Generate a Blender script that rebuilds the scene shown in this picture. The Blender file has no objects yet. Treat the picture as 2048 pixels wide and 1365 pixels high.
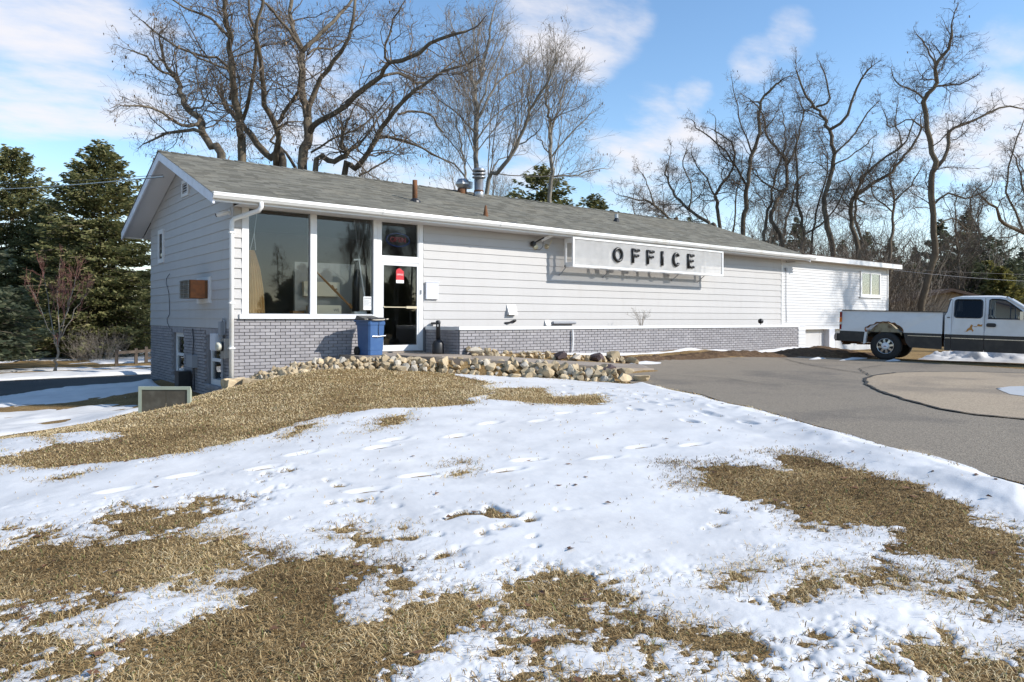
import bpy, math, random
import numpy as np
from mathutils import Matrix, Vector, noise as mnoise
random.seed(11); rng = np.random.default_rng(11)
scene = bpy.context.scene; col = scene.collection
R = math.radians
# ------------------------------------------------------------------ camera, sky, sun, exposure
YAW = 0.657781465; ROLL = 0.00264; CAM = Vector((-4.678, -15.1515, 0.0412))
right0 = Vector((math.cos(YAW), -math.sin(YAW), 0)); up0 = Vector((0, 0, 1)); fwd = Vector((math.sin(YAW), math.cos(YAW), 0))
rv = right0*math.cos(ROLL) + up0*math.sin(ROLL); uv = -right0*math.sin(ROLL) + up0*math.cos(ROLL)
cd = bpy.data.cameras.new('camera'); cam = bpy.data.objects.new('camera', cd); col.objects.link(cam)
m = Matrix.Identity(4)
for i in range(3):
    m[i][0] = rv[i]; m[i][1] = uv[i]; m[i][2] = -fwd[i]; m[i][3] = CAM[i]
cam.matrix_world = m
cd.sensor_width = 36; cd.lens = 1486.77/2048*36; cd.shift_y = -47.18/2048; cd.clip_start = .05; cd.clip_end = 2000
scene.camera = cam
SUN_TO = Vector((.8, -1, .78)).normalized()
sd = bpy.data.lights.new('sun', 'SUN'); sd.energy = 5.0; sd.angle = R(.53); sd.color = (1, .955, .89)
sun = bpy.data.objects.new('sun', sd); col.objects.link(sun)
sun.rotation_euler = SUN_TO.to_track_quat('Z', 'Y').to_euler()
scene.view_settings.view_transform = 'Standard'; scene.view_settings.look = 'None'
scene.view_settings.exposure = 0.17; scene.view_settings.gamma = 1; scene.view_settings.use_curve_mapping = False
scene.cycles.max_bounces = 8; scene.cycles.transparent_max_bounces = 24
CLOUDS = [(0.0777,0.9484,0.3074,0.2,1.0),(0.1442,0.948,0.2837,0.16,0.9),(0.07,0.9641,0.2562,0.14,0.8),(0.3836,0.8965,0.2218,0.2,0.75),(0.2768,0.932,0.2341,0.12,0.6),(0.4738,0.8518,0.2235,0.16,0.7),(0.5752,0.7929,0.201,0.14,0.8),(0.6177,0.6933,0.3711,0.13,0.95),(0.6557,0.657,0.3721,0.09,0.8),(0.5949,0.7341,0.3275,0.09,0.6),(0.743,0.6394,0.1977,0.15,0.85),(0.8047,0.555,0.2108,0.12,0.6),(0.7055,0.6743,0.218,0.1,0.7),(0.7998,0.4971,0.3364,0.055,0.7),(0.784,0.5341,0.3164,0.05,0.7),(0.7504,0.6014,0.2743,0.045,0.8),(0.9183,0.337,0.2076,0.1,0.9),(0.901,0.3878,0.1947,0.1,0.7),(0.9007,0.3162,0.2978,0.06,0.6),(0.8533,0.4166,0.3134,0.05,0.45),(0.8757,0.3879,0.2875,0.05,0.6),(0.0899,0.979,0.1829,0.07,0.6),(0.8549,0.4839,0.187,0.16,0.6),(-0.0679,0.9638,0.258,0.3,0.7),(0.9653,0.1279,0.2275,0.3,0.6)]
W = bpy.data.worlds.new('World'); scene.world = W; W.use_nodes = True
nt = W.node_tree; nt.nodes.clear()
def N(t, typ, **kw):
    n = t.nodes.new(typ)
    for k, v in kw.items():
        if k.startswith('i_'):
            key = k[2:]; n.inputs[int(key) if key.isdigit() else key].default_value = v
        else: setattr(n, k, v)
    return n
def math_(t, op, a, b=None, c=None):
    n = t.nodes.new('ShaderNodeMath'); n.operation = op
    for i, v in enumerate((a, b, c)):
        if v is None: continue
        if isinstance(v, (int, float)): n.inputs[i].default_value = v
        else: t.links.new(v, n.inputs[i])
    return n.outputs[0]
sky = N(nt, 'ShaderNodeTexSky', sky_type='NISHITA', sun_disc=False, sun_elevation=R(31.3), sun_rotation=R(141.3), altitude=300, air_density=1.0, dust_density=.15, ozone_density=1.0)
tc = N(nt, 'ShaderNodeTexCoord')
nrm = N(nt, 'ShaderNodeVectorMath', operation='NORMALIZE'); nt.links.new(tc.outputs['Generated'], nrm.inputs[0])
sep = N(nt, 'ShaderNodeSeparateXYZ'); nt.links.new(nrm.outputs[0], sep.inputs[0])
zz = math_(nt, 'ADD', math_(nt, 'MAXIMUM', sep.outputs[2], 0.0), .18)
cmb = N(nt, 'ShaderNodeCombineXYZ')
nt.links.new(math_(nt, 'DIVIDE', sep.outputs[0], zz), cmb.inputs[0]); nt.links.new(math_(nt, 'DIVIDE', sep.outputs[1], zz), cmb.inputs[1])
mp = N(nt, 'ShaderNodeMapping'); mp.inputs['Rotation'].default_value = (0, 0, R(40)); mp.inputs['Scale'].default_value = (1.0, 1.7, 1)
nt.links.new(cmb.outputs[0], mp.inputs[0])
nz = N(nt, 'ShaderNodeTexNoise', i_Scale=1.5, i_Detail=9.0, i_Roughness=.58); nt.links.new(mp.outputs[0], nz.inputs['Vector'])
tot = None
for (cx, cy, cz, cr, cw) in CLOUDS:
    d = N(nt, 'ShaderNodeVectorMath', operation='DOT_PRODUCT'); nt.links.new(nrm.outputs[0], d.inputs[0]); d.inputs[1].default_value = (cx, cy, cz)
    mr = N(nt, 'ShaderNodeMapRange', interpolation_type='SMOOTHSTEP'); nt.links.new(d.outputs['Value'], mr.inputs[0])
    mr.inputs[1].default_value = math.cos(cr*1.0); mr.inputs[2].default_value = 1.0; mr.inputs[3].default_value = 0; mr.inputs[4].default_value = cw
    tot = mr.outputs[0] if tot is None else math_(nt, 'MAXIMUM', tot, mr.outputs[0])
low = N(nt, 'ShaderNodeMapRange', interpolation_type='SMOOTHSTEP'); nt.links.new(sep.outputs[2], low.inputs[0])
low.inputs[1].default_value = .22; low.inputs[2].default_value = .0; low.inputs[3].default_value = 0; low.inputs[4].default_value = .33
tot = math_(nt, 'MAXIMUM', tot, low.outputs[0]); gain = math_(nt, 'MINIMUM', math_(nt, 'ADD', math_(nt, 'MULTIPLY', tot, 3.6), .15), 2.5)
dens = math_(nt, 'ADD', tot, math_(nt, 'MULTIPLY', math_(nt, 'SUBTRACT', nz.outputs[0], .5), gain))
cm = N(nt, 'ShaderNodeMapRange', interpolation_type='SMOOTHSTEP'); nt.links.new(dens, cm.inputs[0])
cm.inputs[1].default_value = .46; cm.inputs[2].default_value = 1.15; cm.inputs[3].default_value = 0; cm.inputs[4].default_value = .92
hs = N(nt, 'ShaderNodeHueSaturation', i_Saturation=1.14, i_Value=2.0); nt.links.new(sky.outputs[0], hs.inputs['Color'])
mx = N(nt, 'ShaderNodeMix', data_type='RGBA'); hz = N(nt, 'ShaderNodeMapRange', interpolation_type='SMOOTHSTEP'); nt.links.new(sep.outputs[2], hz.inputs[0])
hz.inputs[1].default_value = .20; hz.inputs[2].default_value = .01; hz.inputs[3].default_value = 0; hz.inputs[4].default_value = .5
nt.links.new(math_(nt, 'MAXIMUM', cm.outputs[0], hz.outputs[0]), mx.inputs[0]); nt.links.new(hs.outputs[0], mx.inputs[6])
mx.inputs[7].default_value = (8.6, 8.4, 8.7, 1)
bg = N(nt, 'ShaderNodeBackground', i_Strength=.10); nt.links.new(mx.outputs[2], bg.inputs[0])
wo = N(nt, 'ShaderNodeOutputWorld'); nt.links.new(bg.outputs[0], wo.inputs[0])

# ------------------------------------------------------------------ helpers
ORG = {}
class MB:
    def __init__(s): s.v = []; s.f = []
    def add(s, vs, fs):
        o = len(s.v); s.v += [tuple(p) for p in vs]; s.f += [tuple(i+o for i in f) for f in fs]
    def box(s, x0, x1, y0, y1, z0, z1):
        s.add([(x0,y0,z0),(x1,y0,z0),(x1,y1,z0),(x0,y1,z0),(x0,y0,z1),(x1,y0,z1),(x1,y1,z1),(x0,y1,z1)],
              [(0,3,2,1),(4,5,6,7),(0,1,5,4),(1,2,6,5),(2,3,7,6),(3,0,4,7)]); return s
    def hexa(s, b, t):
        s.add(list(b)+list(t), [(0,3,2,1),(4,5,6,7),(0,1,5,4),(1,2,6,5),(2,3,7,6),(3,0,4,7)]); return s
    def quad(s, a, b, c, d): s.add([a,b,c,d], [(0,1,2,3)]); return s
    def prism(s, poly, ext):
        n = len(poly); e = Vector(ext); a = [Vector(p) for p in poly]; b = [p+e for p in a]
        s.add(a+b, [tuple(range(n))[::-1], tuple(range(n, 2*n))]+[(i,(i+1)%n,(i+1)%n+n,i+n) for i in range(n)]); return s
    def loft(s, rings, closed=True, caps=True):
        n = len(rings[0]); o = len(s.v)
        for r in rings: s.v += [tuple(p) for p in r]
        for k in range(len(rings)-1):
            for i in range(n if closed else n-1):
                j = (i+1) % n; s.f.append((o+k*n+i, o+k*n+j, o+(k+1)*n+j, o+(k+1)*n+i))
        if caps:
            s.f.append(tuple(o+i for i in range(n))[::-1]); s.f.append(tuple(o+(len(rings)-1)*n+i for i in range(n)))
        return s
    def tube(s, pts, r, k=8, caps=True, closed=False):
        pts = [Vector(p) for p in pts]; n = len(pts)
        rr = r if isinstance(r, (list, tuple)) else [r]*n
        rings = []
        prev = None
        for i in range(n):
            if closed: t = pts[(i+1)%n]-pts[i-1]
            else: t = pts[min(i+1,n-1)]-pts[max(i-1,0)]
            t.normalize()
            if prev is None:
                ref = Vector((0,0,1)) if abs(t.z) < .9 else Vector((1,0,0))
                u = t.cross(ref).normalized()
            else:
                u = (prev - t*prev.dot(t)).normalized()
            prev = u; v = t.cross(u)
            rings.append([pts[i]+(u*math.cos(2*math.pi*j/k)+v*math.sin(2*math.pi*j/k))*rr[i] for j in range(k)])
        if closed: rings.append(rings[0]); caps = False
        return s.loft(rings, True, caps)
    def lathe(s, prof, c, k=24, axis='z'):
        rings = []
        for (r, h) in prof:
            ring = []
            for j in range(k):
                a = 2*math.pi*j/k; x, y = r*math.cos(a), r*math.sin(a)
                ring.append((c[0]+x, c[1]+y, c[2]+h) if axis == 'z' else (c[0]+x, c[1]+h, c[2]+y) if axis == 'y' else (c[0]+h, c[1]+x, c[2]+y))
            rings.append(ring)
        return s.loft(rings, True, True)
def link(name, me, mat, parent=None, loc=(0,0,0)):
    o = bpy.data.objects.new(name, me); col.objects.link(o)
    if mat and not me.materials: me.materials.append(mat)
    if parent is not None: o.parent = parent
    o.location = loc; return o
def part(name, mb, mat, parent=None, smooth=False, label=None, kind=None):
    org = ORG.get(parent.name, Vector((0,0,0))) if parent is not None else Vector((0,0,0))
    me = bpy.data.meshes.new(name)
    me.from_pydata([(p[0]-org[0], p[1]-org[1], p[2]-org[2]) for p in mb.v], [], mb.f)
    if smooth: me.polygons.foreach_set('use_smooth', [True]*len(me.polygons))
    me.update()
    o = link(name, me, mat, parent); ORG[o.name] = org
    if label: o['label'] = label
    if kind: o['kind'] = kind
    return o
def tag(o, label, cat=None, group=None, kind=None):
    o['label'] = label
    if cat: o['category'] = cat
    if group: o['group'] = group
    if kind: o['kind'] = kind
    return o
def thing(name, label, cat, loc, group=None):
    o = bpy.data.objects.new(name, None); col.objects.link(o); o.location = loc; o.empty_display_size = .2
    ORG[o.name] = Vector(loc); return tag(o, label, cat, group)
def solo(name, mb, mat, label, cat, base, group=None, smooth=False):
    me = bpy.data.meshes.new(name)
    me.from_pydata([(p[0]-base[0], p[1]-base[1], p[2]-base[2]) for p in mb.v], [], mb.f)
    if smooth: me.polygons.foreach_set('use_smooth', [True]*len(me.polygons))
    me.update(); o = link(name, me, mat, None, base); ORG[o.name] = Vector(base); return tag(o, label, cat, group)
def np_mesh(name, V, F, mat=None, smooth=False, attr=None):
    """V (n,3), F (m,k) all faces with k corners"""
    me = bpy.data.meshes.new(name); V = np.ascontiguousarray(V, np.float32); F = np.ascontiguousarray(F, np.int32)
    me.vertices.add(len(V)); me.vertices.foreach_set('co', V.ravel())
    k = F.shape[1]; me.loops.add(F.size); me.loops.foreach_set('vertex_index', F.ravel())
    me.polygons.add(len(F)); me.polygons.foreach_set('loop_start', np.arange(0, F.size, k, dtype=np.int32))
    if smooth: me.polygons.foreach_set('use_smooth', np.ones(len(F), bool))
    if attr is not None:
        for an, av in attr.items():
            a = me.attributes.new(an, 'FLOAT', 'POINT'); a.data.foreach_set('value', np.ascontiguousarray(av, np.float32))
    me.update(calc_edges=True)
    if mat: me.materials.append(mat)
    return me
# noise on arrays
def _hash(ix, iy, seed):
    h = (ix.astype(np.int64)*374761393 + iy.astype(np.int64)*668265263 + seed*1274126177) & 0xffffffff
    h = ((h ^ (h >> 13))*1274126177) & 0xffffffff
    return ((h ^ (h >> 16)) & 0xffff)/65535.0
def vnoise(x, y, seed=0):
    x0 = np.floor(x); y0 = np.floor(y); fx = x-x0; fy = y-y0; fx = fx*fx*(3-2*fx); fy = fy*fy*(3-2*fy)
    a = _hash(x0,y0,seed); b = _hash(x0+1,y0,seed); c = _hash(x0,y0+1,seed); d = _hash(x0+1,y0+1,seed)
    return (a*(1-fx)+b*fx)*(1-fy)+(c*(1-fx)+d*fx)*fy - .5
def fbm(x, y, sc, octv=4, seed=0, gain=.55):
    out = 0; amp = 1; tot_ = 0
    ca, sa = math.cos(.6), math.sin(.6)
    for i in range(octv):
        out = out + amp*vnoise(x/sc, y/sc, seed+i*17); tot_ += amp; amp *= gain; sc /= 2.03
        x, y = x*ca-y*sa, x*sa+y*ca
    return out/tot_*2
def poly_sd(px, py, poly):
    """signed distance, positive inside"""
    P = np.array(poly, float); Q = np.roll(P, -1, 0); best = np.full(px.shape, 1e9); ins = np.zeros(px.shape, bool)
    for (ax, ay), (bx, by) in zip(P, Q):
        dx, dy = bx-ax, by-ay; L = dx*dx+dy*dy+1e-12
        t = np.clip(((px-ax)*dx+(py-ay)*dy)/L, 0, 1)
        best = np.minimum(best, (px-ax-t*dx)**2+(py-ay-t*dy)**2)
        c = ((ay > py) != (by > py)) & (px < (bx-ax)*(py-ay)/(by-ay+1e-15)+ax); ins ^= c
    d = np.sqrt(best); return np.where(ins, d, -d)
# ------------------------------------------------------------------ materials
def principled(name):
    mt = bpy.data.materials.new(name); mt.use_nodes = True; t = mt.node_tree
    return mt, t, t.nodes['Principled BSDF']
def mat(name, c, rough=.6, var=.12, vscale=3.0, bump=0.0, bscale=40.0, metal=0.0, rand=0.0, spec=.5, c2=None, c2amt=.5, c2scale=1.5, c2thr=(.45,.65), stretch=None):
    mt, t, b = principled(name)
    geo = N(t, 'ShaderNodeNewGeometry'); src = geo.outputs['Position']
    if stretch:
        mp = N(t, 'ShaderNodeMapping'); mp.inputs['Scale'].default_value = stretch; t.links.new(src, mp.inputs[0]); src = mp.outputs[0]
    n = N(t, 'ShaderNodeTexNoise', i_Scale=vscale, i_Detail=5.0); t.links.new(src, n.inputs['Vector'])
    f = math_(t, 'ADD', 1.0-var, math_(t, 'MULTIPLY', n.outputs[0], 2*var))
    if rand:
        oi = N(t, 'ShaderNodeObjectInfo'); r = math_(t, 'FRACT', math_(t, 'ADD', oi.outputs['Random'], geo.outputs['Random Per Island']))
        f = math_(t, 'MULTIPLY', f, math_(t, 'ADD', 1.0-rand, math_(t, 'MULTIPLY', r, 2*rand)))
    base = None
    if c2:
        n2 = N(t, 'ShaderNodeTexNoise', i_Scale=c2scale, i_Detail=6.0, i_Roughness=.6); t.links.new(src, n2.inputs['Vector'])
        mr = N(t, 'ShaderNodeMapRange', interpolation_type='SMOOTHSTEP'); t.links.new(n2.outputs[0], mr.inputs[0])
        mr.inputs[1].default_value = c2thr[0]; mr.inputs[2].default_value = c2thr[1]; mr.inputs[4].default_value = c2amt
        mxx = N(t, 'ShaderNodeMix', data_type='RGBA'); t.links.new(mr.outputs[0], mxx.inputs[0]); mxx.inputs[6].default_value = (*c,1); mxx.inputs[7].default_value = (*c2,1); base = mxx.outputs[2]
    vm = N(t, 'ShaderNodeVectorMath', operation='SCALE')
    if base: t.links.new(base, vm.inputs[0])
    else: vm.inputs[0].default_value = c
    t.links.new(f, vm.inputs['Scale']); t.links.new(vm.outputs[0], b.inputs['Base Color'])
    b.inputs['Roughness'].default_value = rough; b.inputs['Metallic'].default_value = metal; b.inputs['Specular IOR Level'].default_value = spec
    if bump:
        n3 = N(t, 'ShaderNodeTexNoise', i_Scale=bscale, i_Detail=4.0); t.links.new(src, n3.inputs['Vector'])
        bp = N(t, 'ShaderNodeBump', i_Strength=bump, i_Distance=.01); t.links.new(n3.outputs[0], bp.inputs['Height']); t.links.new(bp.outputs[0], b.inputs['Normal'])
    return mt
M = {}
M['siding'] = mat('siding_paint', (.465,.45,.435), .55, .05, 1.2, .15, 30, rand=.03, stretch=(2.2,2.2,.45), c2=(.40,.375,.345), c2amt=.30, c2scale=2.2, c2thr=(.5,.75))
M['vinyl'] = mat('vinyl_siding', (.565,.56,.555), .5, .03, 1.0, c2=(.55,.53,.5), c2amt=.25, c2scale=.8)
M['brick'] = mat('painted_brick', (.315,.30,.308), .7, .09, 9, .35, 90, rand=.11, spec=.3, c2=(.36,.345,.345), c2amt=.5, c2scale=5)
M['mortar'] = mat('painted_mortar', (.215,.207,.21), .85, .1, 12, .2, 120, spec=.2)
M['trim'] = mat('white_trim', (.74,.74,.735), .4, .04, 2.0, c2=(.62,.6,.55), c2amt=.3, c2scale=3.0)
M['soffit'] = mat('soffit_paint', (.66,.65,.64), .6, .06, 1.5)
M['rake'] = mat('rake_paint', (.72,.73,.78), .5, .05, 3, c2=(.5,.5,.52), c2amt=.35, c2scale=6)
M['gutter'] = mat('gutter_white', (.80,.80,.78), .35, .05, 2.0, c2=(.55,.5,.4), c2amt=.55, c2scale=1.1, c2thr=(.52,.68))
M['shingle'] = mat('asphalt_shingle', (.165,.158,.132), .92, .22, 40, .6, 220, rand=.3, spec=.15, c2=(.20,.18,.14), c2amt=.35, c2scale=.7)
M['deck'] = mat('roof_deck', (.07,.065,.06), .9, .1, 10)
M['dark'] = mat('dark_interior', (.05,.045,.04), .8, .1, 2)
M['room'] = mat('room_wall', (.20,.17,.13), .7, .1, 1)
M['cream'] = mat('cream_board', (.80,.72,.54), .6, .06, 2)
M['floor'] = mat('room_floor', (.12,.10,.085), .5, .2, 3)
M['curtain'] = mat('tan_curtain', (.72,.46,.19), .85, .2, 5, .3, 60)
M['wood'] = mat('varnished_wood', (.33,.17,.06), .4, .3, 8, stretch=(1,1,6))
M['black'] = mat('black_plastic', (.018,.018,.02), .45, .1, 6)
M['letter'] = mat('letter_black', (.011,.011,.012), .38, .1, 6)
M['rubber'] = mat('tyre_rubber', (.022,.021,.02), .8, .3, 12, .2, 60)
M['blue'] = mat('blue_bin_plastic', (.035,.10,.25), .45, .08, 6, c2=(.07,.15,.29), c2amt=.4, c2scale=3)
M['metal'] = mat('galvanised_metal', (.42,.42,.42), .38, .2, 6, .1, 30, metal=.8)
M['greypaint'] = mat('grey_box_paint', (.30,.31,.33), .5, .1, 5)
M['lightgrey'] = mat('light_grey_paint', (.60,.61,.65), .5, .06, 5)
M['rust'] = mat('rusty_metal', (.17,.07,.025), .8, .4, 8, .4, 60, c2=(.06,.035,.02), c2amt=.8, c2scale=7)
M['concrete'] = mat('porch_concrete', (.30,.25,.20), .9, .15, 3, .3, 60, c2=(.2,.16,.13), c2amt=.6, c2scale=1.3)
M['stone'] = mat('limestone', (.46,.365,.235), .9, .22, 9, .8, 40, rand=.30, spec=.2, c2=(.30,.21,.11), c2amt=.5, c2scale=4)
M['palestone'] = mat('pale_limestone', (.46,.41,.33), .9, .2, 8, .8, 40, rand=.1, spec=.2)
M['darkstone'] = mat('purple_stone', (.085,.06,.06), .8, .3, 7, .7, 30, rand=.2, spec=.3)
M['mulch'] = mat('mulch', (.10,.063,.038), .95, .55, 14, 1.0, 50, spec=.1, c2=(.17,.11,.06), c2amt=.7, c2scale=11)
M['rail'] = mat('weathered_rail', (.11,.085,.065), .85, .3, 8)
M['bark'] = mat('bark_dark', (.13,.105,.078), .95, .35, 9, 1.0, 22, spec=.1, c2=(.21,.18,.13), c2amt=.7, c2scale=3, stretch=(1,1,.35))
M['barkpale'] = mat('bark_pale', (.25,.225,.185), .9, .3, 6, .6, 30, spec=.1, stretch=(1,1,.4))
M['twig'] = mat('twig_brown', (.15,.12,.093), .9, .3, 3, spec=.1)
M['twigpale'] = mat('twig_pale', (.27,.235,.195), .9, .3, 3, spec=.1)
M['twigred'] = mat('twig_red', (.26,.13,.105), .85, .3, 3, spec=.1)
M['pod'] = mat('dry_pods', (.20,.14,.09), .8, .3, 3, rand=.4)
M['tan'] = mat('tan_siding', (.30,.24,.17), .7, .08, 2)
M['brownroof'] = mat('brown_roof', (.07,.045,.035), .9, .2, 6)
M['sagemetal'] = mat('sage_metal', (.40,.44,.34), .5, .12, 4, .1, 20)
M['board'] = mat('dark_board', (.095,.082,.06), .8, .3, 5, .2, 40, c2=(.15,.14,.11), c2amt=.5, c2scale=5)
M['truckwhite'] = mat('truck_white', (.74,.73,.71), .25, .04, 2, c2=(.55,.53,.5), c2amt=.3, c2scale=2)
M['truckblack'] = mat('truck_black', (.022,.023,.026), .35, .2, 3, c2=(.06,.055,.05), c2amt=.5, c2scale=4)
M['chrome'] = mat('dull_chrome', (.45,.45,.45), .22, .1, 5, metal=1.0)
M['red'] = mat('red_print', (.55,.02,.03), .4, .05, 3)
M['paper'] = mat('paper_white', (.78,.78,.76), .7, .04, 3)
M['ink'] = mat('grey_ink', (.16,.16,.17), .7, .1, 3)
M['orange'] = mat('orange_decal', (.50,.22,.04), .6, .35, 18)
M['amber'] = mat('amber_lens', (.75,.18,.02), .15, .1, 5)
M['redlens'] = mat('red_lens', (.22,.006,.012), .12, .1, 5)
M['clearlens'] = mat('clear_lens', (.62,.6,.5), .15, .1, 5)
M['brass'] = mat('brass', (.60,.52,.36), .4, .2, 8, metal=.6)
M['white'] = mat('white_plastic', (.78,.78,.77), .4, .05, 4)
def needle_mat(name, a, b_, c_):
    mt, t, b = principled(name)
    geo = N(t, 'ShaderNodeNewGeometry'); cr = N(t, 'ShaderNodeValToRGB'); t.links.new(geo.outputs['Random Per Island'], cr.inputs[0])
    cr.color_ramp.elements[0].color = (*a,1); cr.color_ramp.elements[1].color = (*c_,1)
    e = cr.color_ramp.elements.new(.55); e.color = (*b_,1)
    t.links.new(cr.outputs[0], b.inputs['Base Color']); b.inputs['Roughness'].default_value = .6; b.inputs['Specular IOR Level'].default_value = .25
    tl = N(t, 'ShaderNodeBsdfTranslucent'); t.links.new(cr.outputs[0], tl.inputs[0]); ms = N(t, 'ShaderNodeMixShader', i_0=.38); t.links.new(b.outputs[0], ms.inputs[1]); t.links.new(tl.outputs[0], ms.inputs[2]); t.links.new(ms.outputs[0], t.nodes['Material Output'].inputs[0])
    return mt
M['needle'] = needle_mat('spruce_needles', (.095,.11,.045), (.185,.19,.075), (.34,.305,.14))
M['needledark'] = needle_mat('pine_needles', (.065,.085,.05), (.125,.145,.078), (.23,.235,.145))
M['needlegold'] = needle_mat('cedar_needles', (.11,.12,.038), (.22,.205,.06), (.36,.30,.095))
def glass_mat(name, tint=(.9,.93,.92), boost=1.0, extra=.0, rough=0.0):
    mt = bpy.data.materials.new(name); mt.use_nodes = True; t = mt.node_tree; t.nodes.clear()
    fr = N(t, 'ShaderNodeFresnel', i_IOR=1.52); f = math_(t, 'ADD', math_(t, 'MULTIPLY', fr.outputs[0], boost), extra)
    f = math_(t, 'MINIMUM', f, 1.0)
    tr = N(t, 'ShaderNodeBsdfTransparent'); tr.inputs[0].default_value = (*tint,1); gl = N(t, 'ShaderNodeBsdfGlossy', i_Roughness=rough); gl.inputs[0].default_value = (1,1,1,1)
    ms = N(t, 'ShaderNodeMixShader'); t.links.new(f, ms.inputs[0]); t.links.new(tr.outputs[0], ms.inputs[1]); t.links.new(gl.outputs[0], ms.inputs[2])
    o = N(t, 'ShaderNodeOutputMaterial'); t.links.new(ms.outputs[0], o.inputs[0]); return mt
M['glass'] = glass_mat('window_glass', (.92,.93,.92), .85, .0)
M['darkglass'] = glass_mat('tinted_glass', (.08,.08,.085), .8, .0)
M['carglass'] = glass_mat('car_glass', (.74,.80,.78), 1.0, .0)
def panel_mat():
    mt = bpy.data.materials.new('acrylic_panel'); mt.use_nodes = True; t = mt.node_tree; t.nodes.clear()
    geo = N(t, 'ShaderNodeNewGeometry'); n = N(t, 'ShaderNodeTexNoise', i_Scale=5.0, i_Detail=6.0); t.links.new(geo.outputs['Position'], n.inputs['Vector'])
    mr = N(t, 'ShaderNodeMapRange'); t.links.new(n.outputs[0], mr.inputs[0]); mr.inputs[1].default_value=.3; mr.inputs[2].default_value=.7; mr.inputs[3].default_value=.80; mr.inputs[4].default_value=.93
    cc = N(t, 'ShaderNodeCombineColor')
    for i in range(3): t.links.new(mr.outputs[0], cc.inputs[i])
    di = N(t, 'ShaderNodeBsdfDiffuse'); t.links.new(cc.outputs[0], di.inputs[0])
    tl = N(t, 'ShaderNodeBsdfTranslucent'); tl.inputs[0].default_value=(.7,.7,.68,1); tr = N(t, 'ShaderNodeBsdfTransparent'); tr.inputs[0].default_value=(.95,.94,.92,1)
    m1 = N(t, 'ShaderNodeMixShader', i_0=.25); t.links.new(di.outputs[0], m1.inputs[1]); t.links.new(tl.outputs[0], m1.inputs[2])
    m2 = N(t, 'ShaderNodeMixShader', i_0=.62); t.links.new(m1.outputs[0], m2.inputs[1]); t.links.new(tr.outputs[0], m2.inputs[2])
    o = N(t, 'ShaderNodeOutputMaterial'); t.links.new(m2.outputs[0], o.inputs[0]); return mt
M['panel'] = panel_mat()
def ground_mat():
    mt, t, b = principled('dead_lawn'); geo = N(t, 'ShaderNodeNewGeometry'); P = geo.outputs['Position']
    def nz_(s, d=5.0, r=.6):
        n = N(t, 'ShaderNodeTexNoise', i_Scale=s, i_Detail=d, i_Roughness=r); t.links.new(P, n.inputs['Vector']); return n.outputs[0]
    cr = N(t, 'ShaderNodeValToRGB'); t.links.new(nz_(38.0, 6.0, .7), cr.inputs[0])
    e = cr.color_ramp.elements; e[0].position=.32; e[0].color=(.085,.055,.025,1); e[1].position=.68; e[1].color=(.52,.375,.19,1)
    x = e.new(.5); x.color=(.29,.20,.095,1)
    cr2 = N(t, 'ShaderNodeValToRGB'); t.links.new(nz_(1.3, 5.0), cr2.inputs[0]); e = cr2.color_ramp.elements
    e[0].position=.35; e[0].color=(.80,.74,.68,1); e[1].position=.65; e[1].color=(1.2,1.15,1.05,1)
    mu = N(t, 'ShaderNodeMix', data_type='RGBA', blend_type='MULTIPLY'); mu.inputs[0].default_value=1; t.links.new(cr.outputs[0], mu.inputs[6]); t.links.new(cr2.outputs[0], mu.inputs[7])
    t.links.new(mu.outputs[2], b.inputs['Base Color']); b.inputs['Roughness'].default_value=.95; b.inputs['Specular IOR Level'].default_value=.1
    bp = N(t, 'ShaderNodeBump', i_Strength=.9, i_Distance=.03); t.links.new(nz_(55.0, 4.0, .7), bp.inputs['Height']); t.links.new(bp.outputs[0], b.inputs['Normal']); return mt
M['lawn'] = ground_mat()
def snow_mat():
    mt, t, b = principled('old_snow'); geo = N(t, 'ShaderNodeNewGeometry'); P = geo.outputs['Position']
    n = N(t, 'ShaderNodeTexNoise', i_Scale=2.2, i_Detail=6.0); t.links.new(P, n.inputs['Vector'])
    n2 = N(t, 'ShaderNodeTexNoise', i_Scale=60.0, i_Detail=5.0, i_Roughness=.7); t.links.new(P, n2.inputs['Vector'])
    n3 = N(t, 'ShaderNodeTexNoise', i_Scale=14.0, i_Detail=5.0, i_Roughness=.6); t.links.new(P, n3.inputs['Vector'])
    cr = N(t, 'ShaderNodeValToRGB'); t.links.new(n.outputs[0], cr.inputs[0]); e = cr.color_ramp.elements
    e[0].position=.3; e[0].color=(.62,.605,.585,1); e[1].position=.6; e[1].color=(.74,.72,.69,1)
    # thin, dirty spots
    mr = N(t, 'ShaderNodeMapRange'); t.links.new(n2.outputs[0], mr.inputs[0]); mr.inputs[1].default_value=.64; mr.inputs[2].default_value=.76; mr.inputs[4].default_value=.45
    mx = N(t, 'ShaderNodeMix', data_type='RGBA'); t.links.new(mr.outputs[0], mx.inputs[0]); t.links.new(cr.outputs[0], mx.inputs[6]); mx.inputs[7].default_value=(.36,.31,.24,1)
    t.links.new(mx.outputs[2], b.inputs['Base Color']); b.inputs['Roughness'].default_value=.6; b.inputs['Specular IOR Level'].default_value=.2
    h = math_(t, 'ADD', math_(t, 'MULTIPLY', n2.outputs[0], .3), n3.outputs[0])
    bp = N(t, 'ShaderNodeBump', i_Strength=.28, i_Distance=.008); t.links.new(h, bp.inputs['Height']); t.links.new(bp.outputs[0], b.inputs['Normal']); return mt
M['snow'] = snow_mat()
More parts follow.
